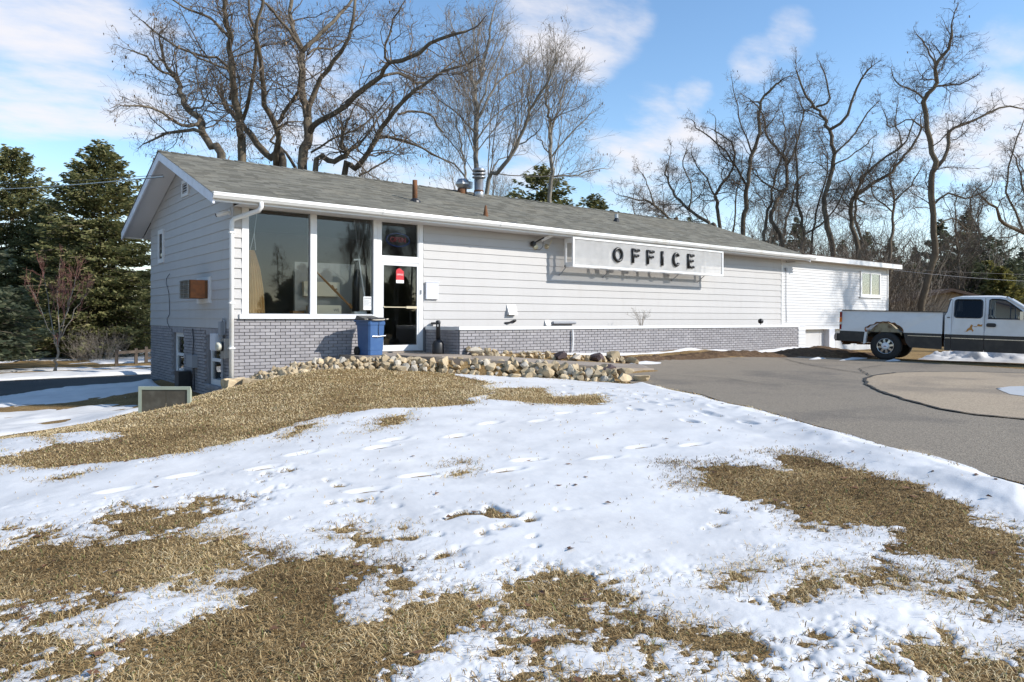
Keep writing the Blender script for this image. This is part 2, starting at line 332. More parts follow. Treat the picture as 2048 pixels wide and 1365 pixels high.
def asphalt_mat(name, a, c, dark, sc=1.0):
    mt, t, b = principled(name); geo = N(t, 'ShaderNodeNewGeometry'); P = geo.outputs['Position']
    vo = N(t, 'ShaderNodeTexVoronoi', i_Scale=70.0*sc); t.links.new(P, vo.inputs['Vector'])
    n = N(t, 'ShaderNodeTexNoise', i_Scale=120.0*sc, i_Detail=3.0, i_Roughness=.7); t.links.new(P, n.inputs['Vector'])
    n2 = N(t, 'ShaderNodeTexNoise', i_Scale=.55, i_Detail=6.0, i_Roughness=.6); t.links.new(P, n2.inputs['Vector'])
    cr = N(t, 'ShaderNodeValToRGB'); t.links.new(n.outputs[0], cr.inputs[0]); e = cr.color_ramp.elements
    e[0].position=.34; e[0].color=(*a,1); e[1].position=.66; e[1].color=(*c,1)
    hs = N(t, 'ShaderNodeMix', data_type='RGBA', blend_type='MIX'); mr = N(t, 'ShaderNodeMapRange', interpolation_type='SMOOTHSTEP'); t.links.new(n2.outputs[0], mr.inputs[0]); mr.inputs[1].default_value=.46; mr.inputs[2].default_value=.68; mr.inputs[4].default_value=.75
    t.links.new(mr.outputs[0], hs.inputs[0]); t.links.new(cr.outputs[0], hs.inputs[6]); hs.inputs[7].default_value=(*dark,1)
    sepc = N(t, 'ShaderNodeSeparateColor'); t.links.new(vo.outputs['Color'], sepc.inputs[0])
    vm = N(t, 'ShaderNodeVectorMath', operation='SCALE'); t.links.new(hs.outputs[2], vm.inputs[0]); t.links.new(math_(t,'ADD',.76,math_(t,'MULTIPLY',sepc.outputs[0],.48)), vm.inputs['Scale'])
    t.links.new(vm.outputs[0], b.inputs['Base Color']); b.inputs['Roughness'].default_value=.9; b.inputs['Specular IOR Level'].default_value=.2
    bp = N(t, 'ShaderNodeBump', i_Strength=.5, i_Distance=.006); t.links.new(vo.outputs[0], bp.inputs['Height']); t.links.new(bp.outputs[0], b.inputs['Normal']); return mt
M['asphalt'] = asphalt_mat('worn_asphalt', (.155,.13,.10), (.34,.285,.215), (.15,.13,.107))
M['patch'] = asphalt_mat('tan_paving', (.32,.25,.175), (.44,.35,.245), (.225,.185,.14))
M['lane'] = asphalt_mat('dark_lane', (.07,.066,.06), (.145,.135,.12), (.085,.08,.07))
M['crack'] = mat('crack_dark', (.03,.027,.022), .95, .4, 20)
M['ice'] = mat('ice_patch', (.55,.54,.52), .35, .1, 3)
def blade_mat():
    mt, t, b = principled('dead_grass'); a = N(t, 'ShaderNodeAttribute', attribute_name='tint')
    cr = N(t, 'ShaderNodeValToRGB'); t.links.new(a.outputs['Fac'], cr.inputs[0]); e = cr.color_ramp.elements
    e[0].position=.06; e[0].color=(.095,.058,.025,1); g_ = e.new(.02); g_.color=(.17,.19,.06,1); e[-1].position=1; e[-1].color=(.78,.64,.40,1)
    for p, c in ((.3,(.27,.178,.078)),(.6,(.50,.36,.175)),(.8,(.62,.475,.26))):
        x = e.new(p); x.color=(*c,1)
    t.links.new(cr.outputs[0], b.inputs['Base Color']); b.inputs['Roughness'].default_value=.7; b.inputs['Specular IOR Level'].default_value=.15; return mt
M['blade'] = blade_mat()

# traced plan outlines (metres) and tree limb skeletons
SNOW_POLYS = [[(3.3, -2.92), (4.13, -3.37), (4.72, -4.2), (5.14, -5.01), (5.29, -5.77), (5.76, -5.82), (5.1, -6.86), (4.75, -7.76), (4.03, -8.75), (3.91, -9.24), (3.48, -9.96), (3.08, -10.59), (2.76, -11.22), (2.4, -11.8), (2.28, -12.21), (2.08, -12.57), (1.87, -12.85), (1.77, -13.09), (1.61, -13.36), (-1.36, -14.21), (-3.17, -12.68), (-3.09, -12.59), (-2.86, -12.5), (-2.68, -12.35), (-2.41, -12.29), (-2.49, -12.14), (-2.71, -11.93), (-2.91, -11.93), (-3.1, -11.93), (-2.97, -11.75), (-2.81, -11.58), (-2.53, -11.63), (-2.51, -11.26), (-2.7, -11.0), (-2.94, -10.96), (-3.11, -10.86), (-3.0, -10.63), (-3.07, -10.3), (-3.23, -10.09), (-3.51, -9.95), (-3.83, -9.78), (-4.08, -9.62), (-4.36, -9.42), (-4.51, -9.29), (-4.42, -5.91), (-4.18, -6.07), (-3.81, -6.72), (-3.41, -6.89), (-2.99, -7.05), (-2.56, -7.03), (-2.14, -6.98), (-1.59, -6.6), (-1.15, -6.31), (-0.64, -6.14), (-0.13, -6.19), (0.5, -6.53), (1.31, -6.67), (1.52, -6.12), (2.29, -5.82), (2.78, -4.74), (3.46, -4.26)], [(-4.16, -11.19), (-3.93, -11.02), (-3.74, -11.03), (-3.53, -11.13), (-3.49, -11.32), (-3.68, -11.46), (-3.89, -11.48), (-4.1, -11.43), (-4.17, -11.29)], [(-4.17, -11.15), (-4.06, -11.12), (-4.07, -11.27), (-4.15, -11.27)], [(-4.47, -10.57), (-4.3, -10.54), (-4.34, -10.74), (-4.48, -10.77)], [(-3.56, -10.95), (-3.14, -10.69), (-3.27, -10.91), (-3.49, -11.08)], [(-4.2, -10.58), (-4.07, -10.61), (-4.06, -10.76), (-4.16, -10.75)], [(-4.46, -11.52), (-4.35, -11.53), (-4.36, -11.67), (-4.45, -11.65)], [(-4.11, -11.52), (-4.04, -11.52), (-4.08, -11.58)], [(-3.64, -4.98), (-3.84, -5.6), (-4.23, -5.31), (-4.06, -1.65), (-3.74, -3.85)], [(-3.98, -10.97), (-3.7, -10.82), (-3.61, -10.75), (-3.73, -10.97), (-3.92, -11.06)], [(-4.04, -10.4), (-3.88, -10.39), (-3.93, -10.55), (-4.04, -10.54)], [(-3.46, -4.29), (-3.11, -4.54), (-2.9, -5.3), (-3.3, -5.49), (-3.58, -4.92)]]
BARE_POLYS = [[(0.55, -10.78), (0.61, -11.0), (0.82, -11.06), (0.9, -11.32), (0.94, -11.56), (1.49, -11.19), (1.63, -11.34), (1.42, -11.93), (1.36, -12.33), (1.24, -12.61), (1.08, -12.8), (0.83, -13.14), (0.53, -13.49), (0.3, -13.73), (-1.01, -14.11), (-0.89, -13.94), (-1.0, -13.81), (-0.9, -13.64), (-0.82, -13.52), (-0.54, -13.45), (-0.4, -13.51), (-0.32, -13.28), (-0.27, -13.12), (-0.06, -12.91), (-0.25, -12.81), (-0.31, -12.65), (-0.24, -12.33), (-0.11, -11.97), (-0.12, -11.67), (0.1, -11.38), (0.38, -11.04)], [(-1.77, -13.6), (-1.43, -13.61), (-1.44, -13.75), (-1.75, -13.93), (-1.98, -13.76)], [(-1.37, -13.92), (-1.14, -14.04), (-1.4, -14.22), (-1.56, -13.99)], [(-2.39, -12.48), (-2.27, -12.66), (-2.01, -12.86), (-2.04, -13.07), (-2.25, -13.06), (-2.42, -12.97), (-2.47, -12.78), (-2.52, -12.6)], [(-2.67, -12.99), (-2.61, -13.06), (-2.65, -13.17), (-2.78, -13.07)], [(-2.57, -13.24), (-2.41, -13.18), (-2.49, -13.31)], [(-0.35, -6.88), (0.22, -6.65), (-0.33, -7.42), (-0.79, -7.46)], [(-1.21, -6.49), (-0.93, -6.48), (-1.61, -7.26), (-1.75, -7.03)], [(2.67, -5.11), (3.58, -5.4), (2.91, -6.55), (3.66, -6.59), (2.97, -7.58), (2.29, -7.45), (1.89, -7.07), (1.78, -6.63), (1.57, -6.36)], [(-1.17, -9.74), (-0.97, -9.71), (-1.02, -9.82), (-1.2, -9.83)], [(-1.06, -9.32), (-0.85, -9.29), (-0.78, -9.4), (-1.04, -9.45)], [(-2.35, -12.09), (-2.12, -12.1), (-2.12, -12.25), (-2.34, -12.27), (-2.45, -12.22)], [(-1.94, -12.36), (-1.77, -12.42), (-1.86, -12.57), (-2.02, -12.55)], [(-2.33, -10.84), (-2.2, -10.77), (-2.31, -10.96)], [(-2.66, -10.46), (-2.43, -10.43), (-2.46, -11.12), (-2.68, -10.95)], [(-2.24, -12.27), (-2.03, -12.27), (-2.22, -12.58), (-2.36, -12.49)], [(-3.9, -7.2), (-3.54, -7.2), (-3.7, -7.44), (-3.96, -7.4)], [(-0.87, -13.12), (-0.7, -13.22), (-0.8, -13.37), (-0.95, -13.24)], [(-1.36, -12.68), (-1.18, -12.74), (-1.28, -12.85), (-1.44, -12.8)], [(-2.76, -12.66), (-2.66, -12.67), (-2.71, -12.78), (-2.81, -12.78)], [(-2.09, -13.2), (-2.01, -13.24), (-2.08, -13.32), (-2.16, -13.28)], [(-1.37, -13.05), (-1.16, -13.14), (-1.23, -13.21), (-1.39, -13.14)]]
DRIVE_POLY = [(7.62, -3.54), (9.95, -2.58), (11.23, -2.67), (13.16, -2.87), (15.6, -2.9), (16.15, -4.14), (16.55, -4.88), (16.11, -6.84), (15.69, -8.63), (13.95, -10.92), (6.73, -13.65), (1.59, -14.33), (1.61, -13.36), (1.87, -13.06), (1.9, -12.83), (2.12, -12.55), (2.32, -12.19), (2.45, -11.78), (2.82, -11.19), (3.15, -10.55), (3.56, -9.91), (4.0, -9.18), (4.13, -8.68), (4.89, -7.65), (5.26, -6.72), (5.83, -5.76), (5.6, -5.5), (6.28, -4.56)]
PATCH_POLY = [(9.56, -7.93), (10.39, -7.66), (11.74, -7.48), (12.71, -7.68), (13.54, -8.38), (14.0, -9.17), (13.03, -10.35), (9.24, -11.99), (6.2, -12.45), (5.5, -11.9), (5.45, -11.44), (5.68, -10.89), (6.43, -10.11), (7.34, -9.3), (8.4, -8.56)]
ICE_POLY = [(9.46, -10.22), (10.09, -10.21), (10.53, -10.38), (9.56, -10.96), (8.37, -11.05), (8.53, -10.74)]
CRACK_LINE = [(14.27, -3.09), (12.09, -5.67), (10.8, -7.3), (10.76, -7.58)]
LANE_POLY = [(-4.26, 6.75), (-3.45, 7.17), (-2.48, 6.39), (-1.46, 5.89), (-0.44, 5.25), (1.45, 14.36), (-0.15, 14.43), (-1.67, 14.27), (-3.07, 14.17), (-4.12, 13.77)]
TREES = [('locust_leaning',26,[(0.16,0.05,[(3.2,11.62,5.26),(2.93,12.06,6.06),(2.75,12.43,6.63),(2.67,12.77,7.22),(2.44,13.18,7.56),(2.3,13.55,8.1),(2.25,13.69,8.43),(2.17,13.93,8.84),(1.98,14.35,9.27),(1.82,14.68,10.25)]),(0.09,0.03,[(2.67,12.03,6.48),(2.55,12.5,6.61),(2.39,13.2,6.72),(1.96,13.99,6.75),(1.69,14.83,6.69),(1.46,15.66,6.56)]),(0.08,0.03,[(2.56,12.12,6.94),(2.17,11.89,6.6),(1.6,11.75,6.71),(0.84,11.29,6.87),(0.04,10.97,6.71)]),(0.06,0.02,[(1.86,12.65,8.45),(1.32,12.4,8.5),(0.82,12.46,8.92),(0.32,12.26,8.93)]),(0.05,0.02,[(2.23,12.36,7.35),(2.49,11.88,7.29),(2.59,11.03,7.62)])]),('locust_straight',27.5,[(0.17,0.06,[(4.24,12.71,5.72),(4.08,12.51,6.79),(3.8,12.08,7.74),(3.55,11.67,8.42),(3.39,11.44,9.38),(3.21,10.94,9.88),(2.97,10.67,10.3),(2.84,10.25,10.9)]),(0.09,0.04,[(4.24,12.71,7.34),(4.24,12.07,7.81),(4.21,11.55,8.52),(4.13,10.96,9.23),(3.92,10.5,9.8),(3.64,10.36,10.48),(3.58,10.02,11.02)]),(0.06,0.03,[(3.87,13.0,9.19),(3.38,13.05,9.52),(2.64,13.33,9.62),(1.75,13.61,9.98),(1.04,13.6,10.46)]),(0.06,0.03,[(3.84,13.02,10.35),(3.15,12.67,10.75),(2.35,12.65,10.9),(1.63,12.6,11.16)])]),('locust_forked',28.5,[(0.18,0.05,[(5.77,12.79,5.77),(5.5,13.47,6.23),(5.09,14.18,7.08),(4.8,14.88,7.83),(4.52,15.68,8.55),(4.43,16.02,9.08),(4.61,16.59,9.59)]),(0.14,0.05,[(5.57,12.94,5.83),(5.34,12.22,6.49),(5.03,11.48,7.1),(4.64,11.41,7.62),(4.32,10.73,8.22),(4.08,10.29,8.63),(3.73,9.78,9.26),(3.72,9.42,9.97),(3.74,9.01,10.71)]),(0.1,0.04,[(5.57,12.95,7.42),(5.61,12.21,7.65),(5.81,11.72,8.2),(5.77,11.14,8.61),(5.51,10.65,9.33)]),(0.07,0.03,[(6.18,12.48,5.71),(6.04,13.15,6.44),(5.74,13.95,7.0),(6.41,14.13,7.86),(7.14,14.41,8.08)]),(0.07,0.03,[(4.16,14.04,8.37),(4.1,13.34,9.01),(3.69,12.89,9.12),(3.02,12.6,9.14),(2.34,12.8,9.53)])]),('locust_big',27,[(0.2,0.07,[(5.82,10.86,5.35),(6.06,11.07,6.45),(6.21,11.52,7.55),(6.32,12.19,8.59),(6.56,12.96,9.86),(6.78,13.36,10.61),(6.81,14.3,11.62),(6.91,14.93,12.53),(7.13,15.31,13.82)]),(0.12,0.05,[(5.96,10.75,7.34),(5.99,10.53,7.9),(6.2,10.21,8.64),(6.42,9.86,9.01),(6.64,9.36,9.39),(6.77,8.85,10.09),(6.8,8.64,11.3)]),(0.13,0.04,[(6.03,10.69,6.8),(5.9,9.78,6.89),(6.35,8.72,7.2),(6.58,7.92,7.63),(7.01,7.08,8.06),(6.9,6.42,8.3),(7.18,5.3,8.27),(7.4,4.47,8.55),(7.53,3.75,8.54),(7.76,3.18,8.55)]),(0.1,0.05,[(5.79,10.88,9.69),(6.27,10.84,10.27),(7.01,10.9,11.08),(7.74,11.18,11.92),(8.19,11.23,12.69)]),(0.06,0.03,[(5.93,10.77,9.57),(6.38,10.93,9.93),(6.95,10.89,10.1),(7.49,10.92,10.52)]),(0.06,0.025,[(8.27,8.97,9.28),(7.99,8.63,9.72),(8.0,8.23,10.37),(7.96,7.45,10.81)]),(0.08,0.03,[(5.74,10.92,9.81),(5.17,11.06,10.56),(4.62,11.02,11.0),(4.22,10.91,11.39)]),(0.07,0.03,[(8.08,9.11,8.79),(8.82,9.23,9.09),(9.65,9.3,8.9),(10.56,9.48,9.32),(11.43,9.52,10.16)])]),('locust_low_limb',27,[(0.12,0.05,[(6.13,10.62,5.26),(6.56,10.0,5.61),(6.96,9.48,5.93),(6.63,9.46,6.06),(6.52,9.08,6.32),(6.49,8.63,6.81)]),(0.06,0.02,[(7.08,9.88,5.99),(7.58,9.69,6.48),(8.12,9.44,7.42),(8.45,9.29,7.81)])]),('locust_right',28,[(0.13,0.04,[(7.42,10.88,5.27),(7.61,10.29,5.6),(7.83,9.65,6.02),(8.01,9.22,6.75),(8.22,8.61,7.26),(8.42,8.01,7.76),(8.67,7.41,8.13),(9.1,6.68,8.49),(9.45,5.97,8.61)]),(0.07,0.03,[(8.46,10.08,6.8),(9.0,9.41,6.7),(9.68,8.73,6.3),(10.27,8.07,5.77)]),(0.06,0.03,[(9.05,9.63,7.68),(9.64,9.66,7.91),(10.33,9.45,7.8),(10.93,9.57,7.34)]),(0.05,0.03,[(6.43,11.65,6.23),(7.1,11.37,6.78),(7.84,10.92,7.12),(8.63,10.55,7.81),(9.14,10.32,8.68)]),(0.05,0.02,[(7.87,10.54,5.36),(8.45,10.34,5.72),(9.18,10.12,6.28)])]),('maple_tall',33,[(0.17,0.05,[(14.23,11.94,5.7),(14.33,12.16,7.75),(14.47,12.24,9.23),(14.52,12.45,10.31),(14.82,12.5,10.96),(15.19,12.51,12.37),(15.51,12.46,14.05)]),(0.09,0.03,[(14.19,11.97,10.13),(14.28,12.62,11.25),(14.26,13.25,12.37),(14.24,14.03,13.72)]),(0.09,0.03,[(14.25,11.93,8.77),(15.03,12.03,10.09),(15.82,12.13,11.0),(16.63,11.96,11.56),(17.69,12.07,12.57)]),(0.07,0.03,[(14.16,11.99,8.27),(13.85,12.88,9.27),(13.67,13.81,9.88),(13.53,14.73,10.67)]),(0.07,0.03,[(14.28,11.91,9.13),(14.64,11.86,10.33),(15.24,11.84,11.61),(15.77,11.81,12.81)]),(0.06,0.03,[(14.14,12.01,7.7),(14.7,11.81,8.61),(15.4,11.55,9.39),(16.24,11.22,9.9)]),(0.06,0.03,[(14.22,11.95,10.13),(14.13,12.27,10.77),(14.29,12.26,12.1),(14.24,12.44,13.44)]),(0.06,0.03,[(14.03,12.1,5.91),(13.42,12.47,6.82),(12.6,13.04,7.24),(11.76,13.57,7.93),(11.05,14.02,7.97)])]),('maple_curved',32,[(0.13,0.04,[(13.96,10.89,5.39),(14.13,10.08,6.25),(14.42,9.35,7.12),(14.5,8.91,7.98),(14.49,8.48,8.56),(14.61,7.81,9.21),(14.62,7.33,9.8),(14.52,6.92,10.31)]),(0.05,0.02,[(15.0,10.09,7.33),(15.2,9.25,7.69),(15.21,8.62,8.04)]),(0.05,0.02,[(15.49,9.71,9.0),(15.52,9.87,10.02),(15.69,9.86,11.03)]),(0.05,0.02,[(14.12,10.76,6.22),(14.59,10.7,6.9),(15.64,10.45,7.2)])]),('maple_right',33,[(0.13,0.04,[(16.83,9.93,5.35),(16.7,9.73,6.94),(16.59,9.61,8.32),(16.25,9.42,8.93),(15.98,9.33,9.56),(16.0,9.14,10.55)]),(0.06,0.02,[(16.86,9.91,7.14),(17.48,9.54,8.09),(18.14,9.2,8.84),(18.62,8.98,9.31)]),(0.06,0.02,[(16.85,9.91,8.28),(17.17,9.85,9.18),(17.48,9.77,10.22),(17.83,9.62,10.9)]),(0.06,0.02,[(16.91,9.87,6.28),(18.0,9.57,6.43),(18.8,9.37,6.72),(19.55,9.09,6.84)]),(0.05,0.02,[(16.84,9.92,7.28),(16.54,10.31,7.88),(16.36,10.66,8.49)])]),('sapling_pale',31,[(0.07,0.02,[(12.71,10.59,5.35),(12.97,11.17,7.03),(13.07,11.7,8.53),(13.56,12.31,9.81)]),(0.04,0.02,[(12.65,10.63,6.56),(12.05,10.64,7.28),(11.29,10.42,7.65)])]),('locust_far_tip',40,[(0.12,0.03,[(26.86,11.03,4.94),(26.62,11.33,5.34),(25.81,12.15,6.31),(25.33,12.76,6.45),(24.79,13.33,6.7)]),(0.06,0.02,[(25.8,11.85,6.16),(25.49,12.01,7.27),(25.0,12.31,8.25)])]),('locust_spreading',41,[(0.15,0.04,[(29.28,10.43,4.61),(29.41,10.95,5.24),(29.16,12.19,6.17),(29.23,13.15,7.01),(29.43,13.79,7.84),(29.57,14.22,8.65),(30.41,14.63,9.94)]),(0.07,0.03,[(28.1,11.34,5.98),(28.18,11.27,7.35),(27.82,11.54,8.49),(27.99,11.4,9.4)])]),('locust_slim',42,[(0.15,0.04,[(30.27,10.92,4.72),(30.19,10.98,6.36),(30.09,11.04,6.94),(30.45,10.75,7.76),(30.81,10.46,8.46),(30.8,10.46,9.86),(30.05,11.03,10.56)]),(0.08,0.03,[(30.15,11.02,6.83),(30.1,11.62,7.96),(29.67,12.17,8.83),(29.76,12.54,9.85)]),(0.08,0.03,[(30.85,10.48,4.73),(30.6,10.17,6.31),(30.58,9.75,7.86),(30.49,9.56,9.08)])]),('locust_upright',42,[(0.19,0.05,[(31.31,10.12,4.49),(31.29,9.91,6.34),(30.97,9.62,7.54),(31.01,9.32,9.11),(31.05,8.89,10.3),(30.9,8.67,11.81),(31.15,8.07,12.62),(31.23,7.62,12.86)]),(0.1,0.03,[(31.47,10.0,7.54),(31.08,10.52,8.74),(30.64,11.33,10.0),(29.99,12.13,10.89),(29.85,12.62,11.56)]),(0.07,0.03,[(31.72,9.81,9.29),(31.16,10.04,10.54),(30.71,10.13,12.11),(30.36,10.16,13.21)]),(0.06,0.03,[(32.04,9.56,10.34),(32.5,8.94,11.34),(32.61,8.62,12.11)]),(0.06,0.03,[(30.93,10.41,8.7),(29.93,10.66,9.31),(29.3,10.47,11.02)])]),('locust_thin',43,[(0.13,0.04,[(33.16,9.95,4.12),(33.82,10.32,5.65),(34.57,10.4,6.95),(34.79,10.55,7.73),(35.76,10.62,9.6),(36.47,10.65,11.23),(36.75,11.12,12.9)]),(0.06,0.03,[(33.58,9.63,7.36),(33.16,10.31,8.25),(32.99,10.75,9.02)])]),('locust_wavy',43,[(0.17,0.05,[(34.06,9.26,3.89),(33.88,9.95,5.86),(34.36,10.13,6.65),(35.45,10.14,7.75),(35.9,10.22,9.31),(35.91,10.72,10.14),(35.79,11.64,11.44),(35.88,11.93,12.8),(35.78,12.83,13.89)]),(0.09,0.03,[(34.19,9.16,8.92),(34.91,8.88,10.65),(35.27,8.83,12.15),(35.25,9.22,13.32)]),(0.08,0.03,[(33.96,9.34,7.36),(33.29,10.25,8.01),(33.13,10.99,9.08)])]),('locust_twin',42,[(0.17,0.04,[(33.95,8.08,3.45),(34.09,8.04,4.74),(33.9,8.25,6.39),(33.84,8.35,8.74),(33.85,8.42,10.52)]),(0.1,0.03,[(34.37,7.76,3.57),(34.65,7.81,5.0),(35.09,7.81,6.45),(35.93,7.79,8.2),(36.48,7.97,9.62),(36.5,8.51,10.82)]),(0.08,0.03,[(34.04,8.01,4.74),(34.44,6.82,5.58),(34.36,5.82,6.94),(33.97,5.05,8.01)])]),('locust_tall',41,[(0.21,0.06,[(34.48,6.41,3.26),(34.14,6.83,5.56),(34.49,6.97,7.1),(35.02,6.79,8.87),(35.05,7.11,10.68),(35.05,7.55,11.59),(34.67,8.22,12.62),(34.34,8.67,14.21)]),(0.12,0.04,[(34.19,6.63,10.4),(34.7,5.79,11.16),(34.9,5.43,12.58),(35.07,4.95,13.39),(35.11,4.63,13.65)]),(0.09,0.03,[(33.64,7.05,11.71),(33.8,6.36,11.92),(33.41,6.38,13.09),(32.91,6.45,13.9)]),(0.08,0.03,[(34.42,6.45,9.08),(35.15,5.79,10.09),(35.79,5.19,11.44),(35.99,4.84,11.85)]),(0.07,0.03,[(34.42,6.45,8.51),(35.8,5.89,9.29),(36.81,5.35,10.26)])]),('locust_bending',41,[(0.18,0.05,[(35.47,5.64,3.26),(35.13,5.82,5.42),(35.04,5.78,6.43),(35.63,5.22,7.22),(36.5,4.4,7.99),(37.14,3.81,9.0),(37.63,3.38,10.01),(37.61,3.27,10.66)]),(0.12,0.04,[(35.22,5.84,6.46),(35.13,5.31,7.51),(35.42,4.55,8.44),(35.87,3.45,9.21),(35.94,2.85,10.52)]),(0.06,0.03,[(37.4,4.15,9.55),(37.24,4.42,11.06),(37.48,4.42,12.25)])]),('locust_tallest',36,[(0.22,0.07,[(33.0,1.23,0.47),(33.04,0.74,2.65),(32.8,0.54,4.3),(32.48,0.55,6.53),(32.4,0.34,7.27),(31.9,0.4,8.47),(31.39,0.33,10.1),(31.52,-0.02,10.8),(31.14,-0.18,11.54),(31.29,-0.72,12.26),(31.18,-0.85,12.94)]),(0.13,0.04,[(33.54,0.82,7.29),(34.22,0.44,8.42),(34.28,0.56,9.16),(35.48,-0.09,9.73),(36.85,-0.96,10.48),(37.9,-1.42,10.46)]),(0.08,0.03,[(33.42,0.9,5.49),(34.0,0.44,6.09),(34.6,-0.07,5.88),(35.38,-0.68,6.18),(35.66,-0.94,6.88)]),(0.07,0.03,[(33.53,0.82,11.3),(34.1,-0.06,11.3),(33.87,-0.86,11.44)]),(0.08,0.03,[(33.18,1.1,10.6),(32.98,1.44,11.05),(32.48,2.0,11.49),(32.48,2.4,12.2)]),(0.07,0.03,[(33.53,0.82,12.3),(33.41,1.25,13.4),(33.22,1.56,13.95)]),(0.06,0.03,[(33.06,1.19,9.29),(32.64,1.68,9.73),(32.03,2.28,9.35),(31.92,2.53,10.19)]),(0.06,0.03,[(33.55,0.81,4.48),(34.3,0.37,4.9),(35.0,-0.01,4.42)])]),('locust_edge',34,[(0.16,0.04,[(35.62,-3.32,2.55),(34.49,-3.18,3.34),(33.38,-2.96,3.84),(32.02,-2.63,4.22),(31.21,-2.51,4.88),(30.13,-2.42,5.23)]),(0.1,0.03,[(35.32,-3.09,3.21),(34.74,-2.61,5.2),(34.54,-2.43,6.62),(34.27,-2.19,7.67)]),(0.08,0.03,[(34.64,-2.57,3.96),(34.11,-2.25,5.18),(33.8,-2.1,6.3),(34.07,-2.41,7.98),(34.29,-2.67,9.09)])]),('locust_mid',40,[(0.13,0.04,[(35.86,4.08,2.19),(36.41,4.23,4.58),(37.09,4.45,6.24),(37.14,4.7,7.89),(37.97,4.64,9.37)]),(0.07,0.03,[(35.98,3.98,5.75),(35.75,4.82,6.73),(35.73,5.38,8.05)]),(0.07,0.03,[(35.98,3.98,6.31),(36.7,3.39,7.2),(37.2,2.97,8.31)])])]
MOTTLE = [(-3.35, -9.41, 0.7, 0.8), (-3.93, -9.32, 0.6, 0.7), (-2.17, -12.42, 0.55, 0.8), (-2.18, -12.8, 0.5, 0.65), (-1.4, -12.84, 0.5, 0.45), (-0.93, -13.43, 0.45, 0.45), (-3.88, -10.28, 0.7, 0.8), (-3.3, -10.82, 0.5, 0.55), (-2.7, -11.86, 0.45, 0.6), (-2.74, -12.7, 0.4, 0.5), (-2.09, -13.25, 0.45, 0.55), (-1.47, -13.34, 0.4, 0.4), (-2.31, -8.77, 0.5, 0.35), (-3.1, -6.39, 0.9, 0.5), (-3.7, -5.59, 0.9, 0.5), (-1.49, -13.88, 0.4, 0.6)]

# ------------------------------------------------------------------ terrain
CTRL = [(-4.7,-15.2,-1.47),(-10,-16,-1.9),(-7,-12,-1.6),(-4,-9,-1.42),(-2.3,-3.05,-1.40),(-3.5,-3.9,-1.46),
 (-0.27,-.5,-1.32),(.6,-.9,-1.12),(1.3,-1.2,-1.0),(2.2,-1.8,-.97),(3,-2.4,-1.02),(4.1,-3.4,-1.1),(5,-4.6,-1.14),(5.68,-5.2,-1.17),
 (0,-6,-1.18),(-1.5,-4.5,-1.3),(2,-6,-1.13),(0,-10,-1.28),(3,-9,-1.17),(-2,-8,-1.32),
 (4,-8.8,-1.15),(2.7,-11.2,-1.16),(1.6,-13.1,-1.2),(8,-9,-1.14),(10,-6,-1.12),(12,-10,-1.15),(16.5,-5,-1.12),(20,-8,-1.2),(8,-15,-1.2),(9,-3.4,-1.08),(3,-17,-1.3),
 (8,-2.9,-1.02),(11.3,-2.6,-1.04),(15.3,-2.4,-1.07),(19.4,-2.4,-1.15),(7,-1.5,-.8),(12,-1.5,-.83),(18,-1.5,-.9),(22,-.5,-1.2),(27,0,-1.22),(30,5,-1.25),
 (5,-2.2,-.85),(6.4,-2.2,-.9),(3,3,-1.2),(10,4,-1.2),
 (-3,-1.5,-1.74),(-1.2,.5,-1.68),(0,1,-1.63),(0,7,-1.67),(-4,3,-1.9),(-3,8,-1.98),(1,9,-1.95),(-1.4,16.5,-2.0),(2,18,-2.0),(-6,0,-1.95),(-10,-8,-1.95),(-10,5,-2.1),
 (0,26,-2.0),(-20,20,-2.1),(10,10,-1.6),(20,12,-1.4),(10,30,-1.8),(30,30,-1.4),(45,10,-1.3),(30,-10,-1.25),(20,-25,-1.3),(0,-30,-1.6),(-20,-30,-2.0),(-30,0,-2.2),
 (-40,40,-2.2),(60,60,-1.5),(0,60,-2.0),(60,-40,-1.5),(60,0,-1.4),(-60,-60,-2.2)]
def _tps():
    P = np.array(CTRL, float); n = len(P)
    d = np.linalg.norm(P[:,None,:2]-P[None,:,:2],axis=2)
    K = np.where(d>0, d*d*np.log(np.maximum(d,1e-9)), 0) + np.eye(n)*.03
    A = np.zeros((n+3,n+3)); A[:n,:n]=K; A[:n,n]=1; A[:n,n+1:]=P[:,:2]; A[n,:n]=1; A[n+1:,:n]=P[:,:2].T
    b = np.zeros(n+3); b[:n]=P[:,2]
    return P, np.linalg.solve(A,b)
_P,_W = _tps()
def terrain(x, y):
    x = np.asarray(x,float); y = np.asarray(y,float); s = x.shape; xf = x.ravel(); yf = y.ravel(); out = np.zeros(xf.shape); n=len(_P)
    for i in range(0, len(xf), 40000):
        a = xf[i:i+40000]; b = yf[i:i+40000]
        r2 = (a[:,None]-_P[None,:,0])**2+(b[:,None]-_P[None,:,1])**2
        z = (.5*r2*np.log(np.maximum(r2,1e-12)))@_W[:n] + _W[n]+_W[n+1]*a+_W[n+2]*b
        w = np.clip((np.hypot(a,b)-48)/20,0,1); w = w*w*(3-2*w)
        out[i:i+40000] = z*(1-w) + (-1.8)*w
    return out.reshape(s)

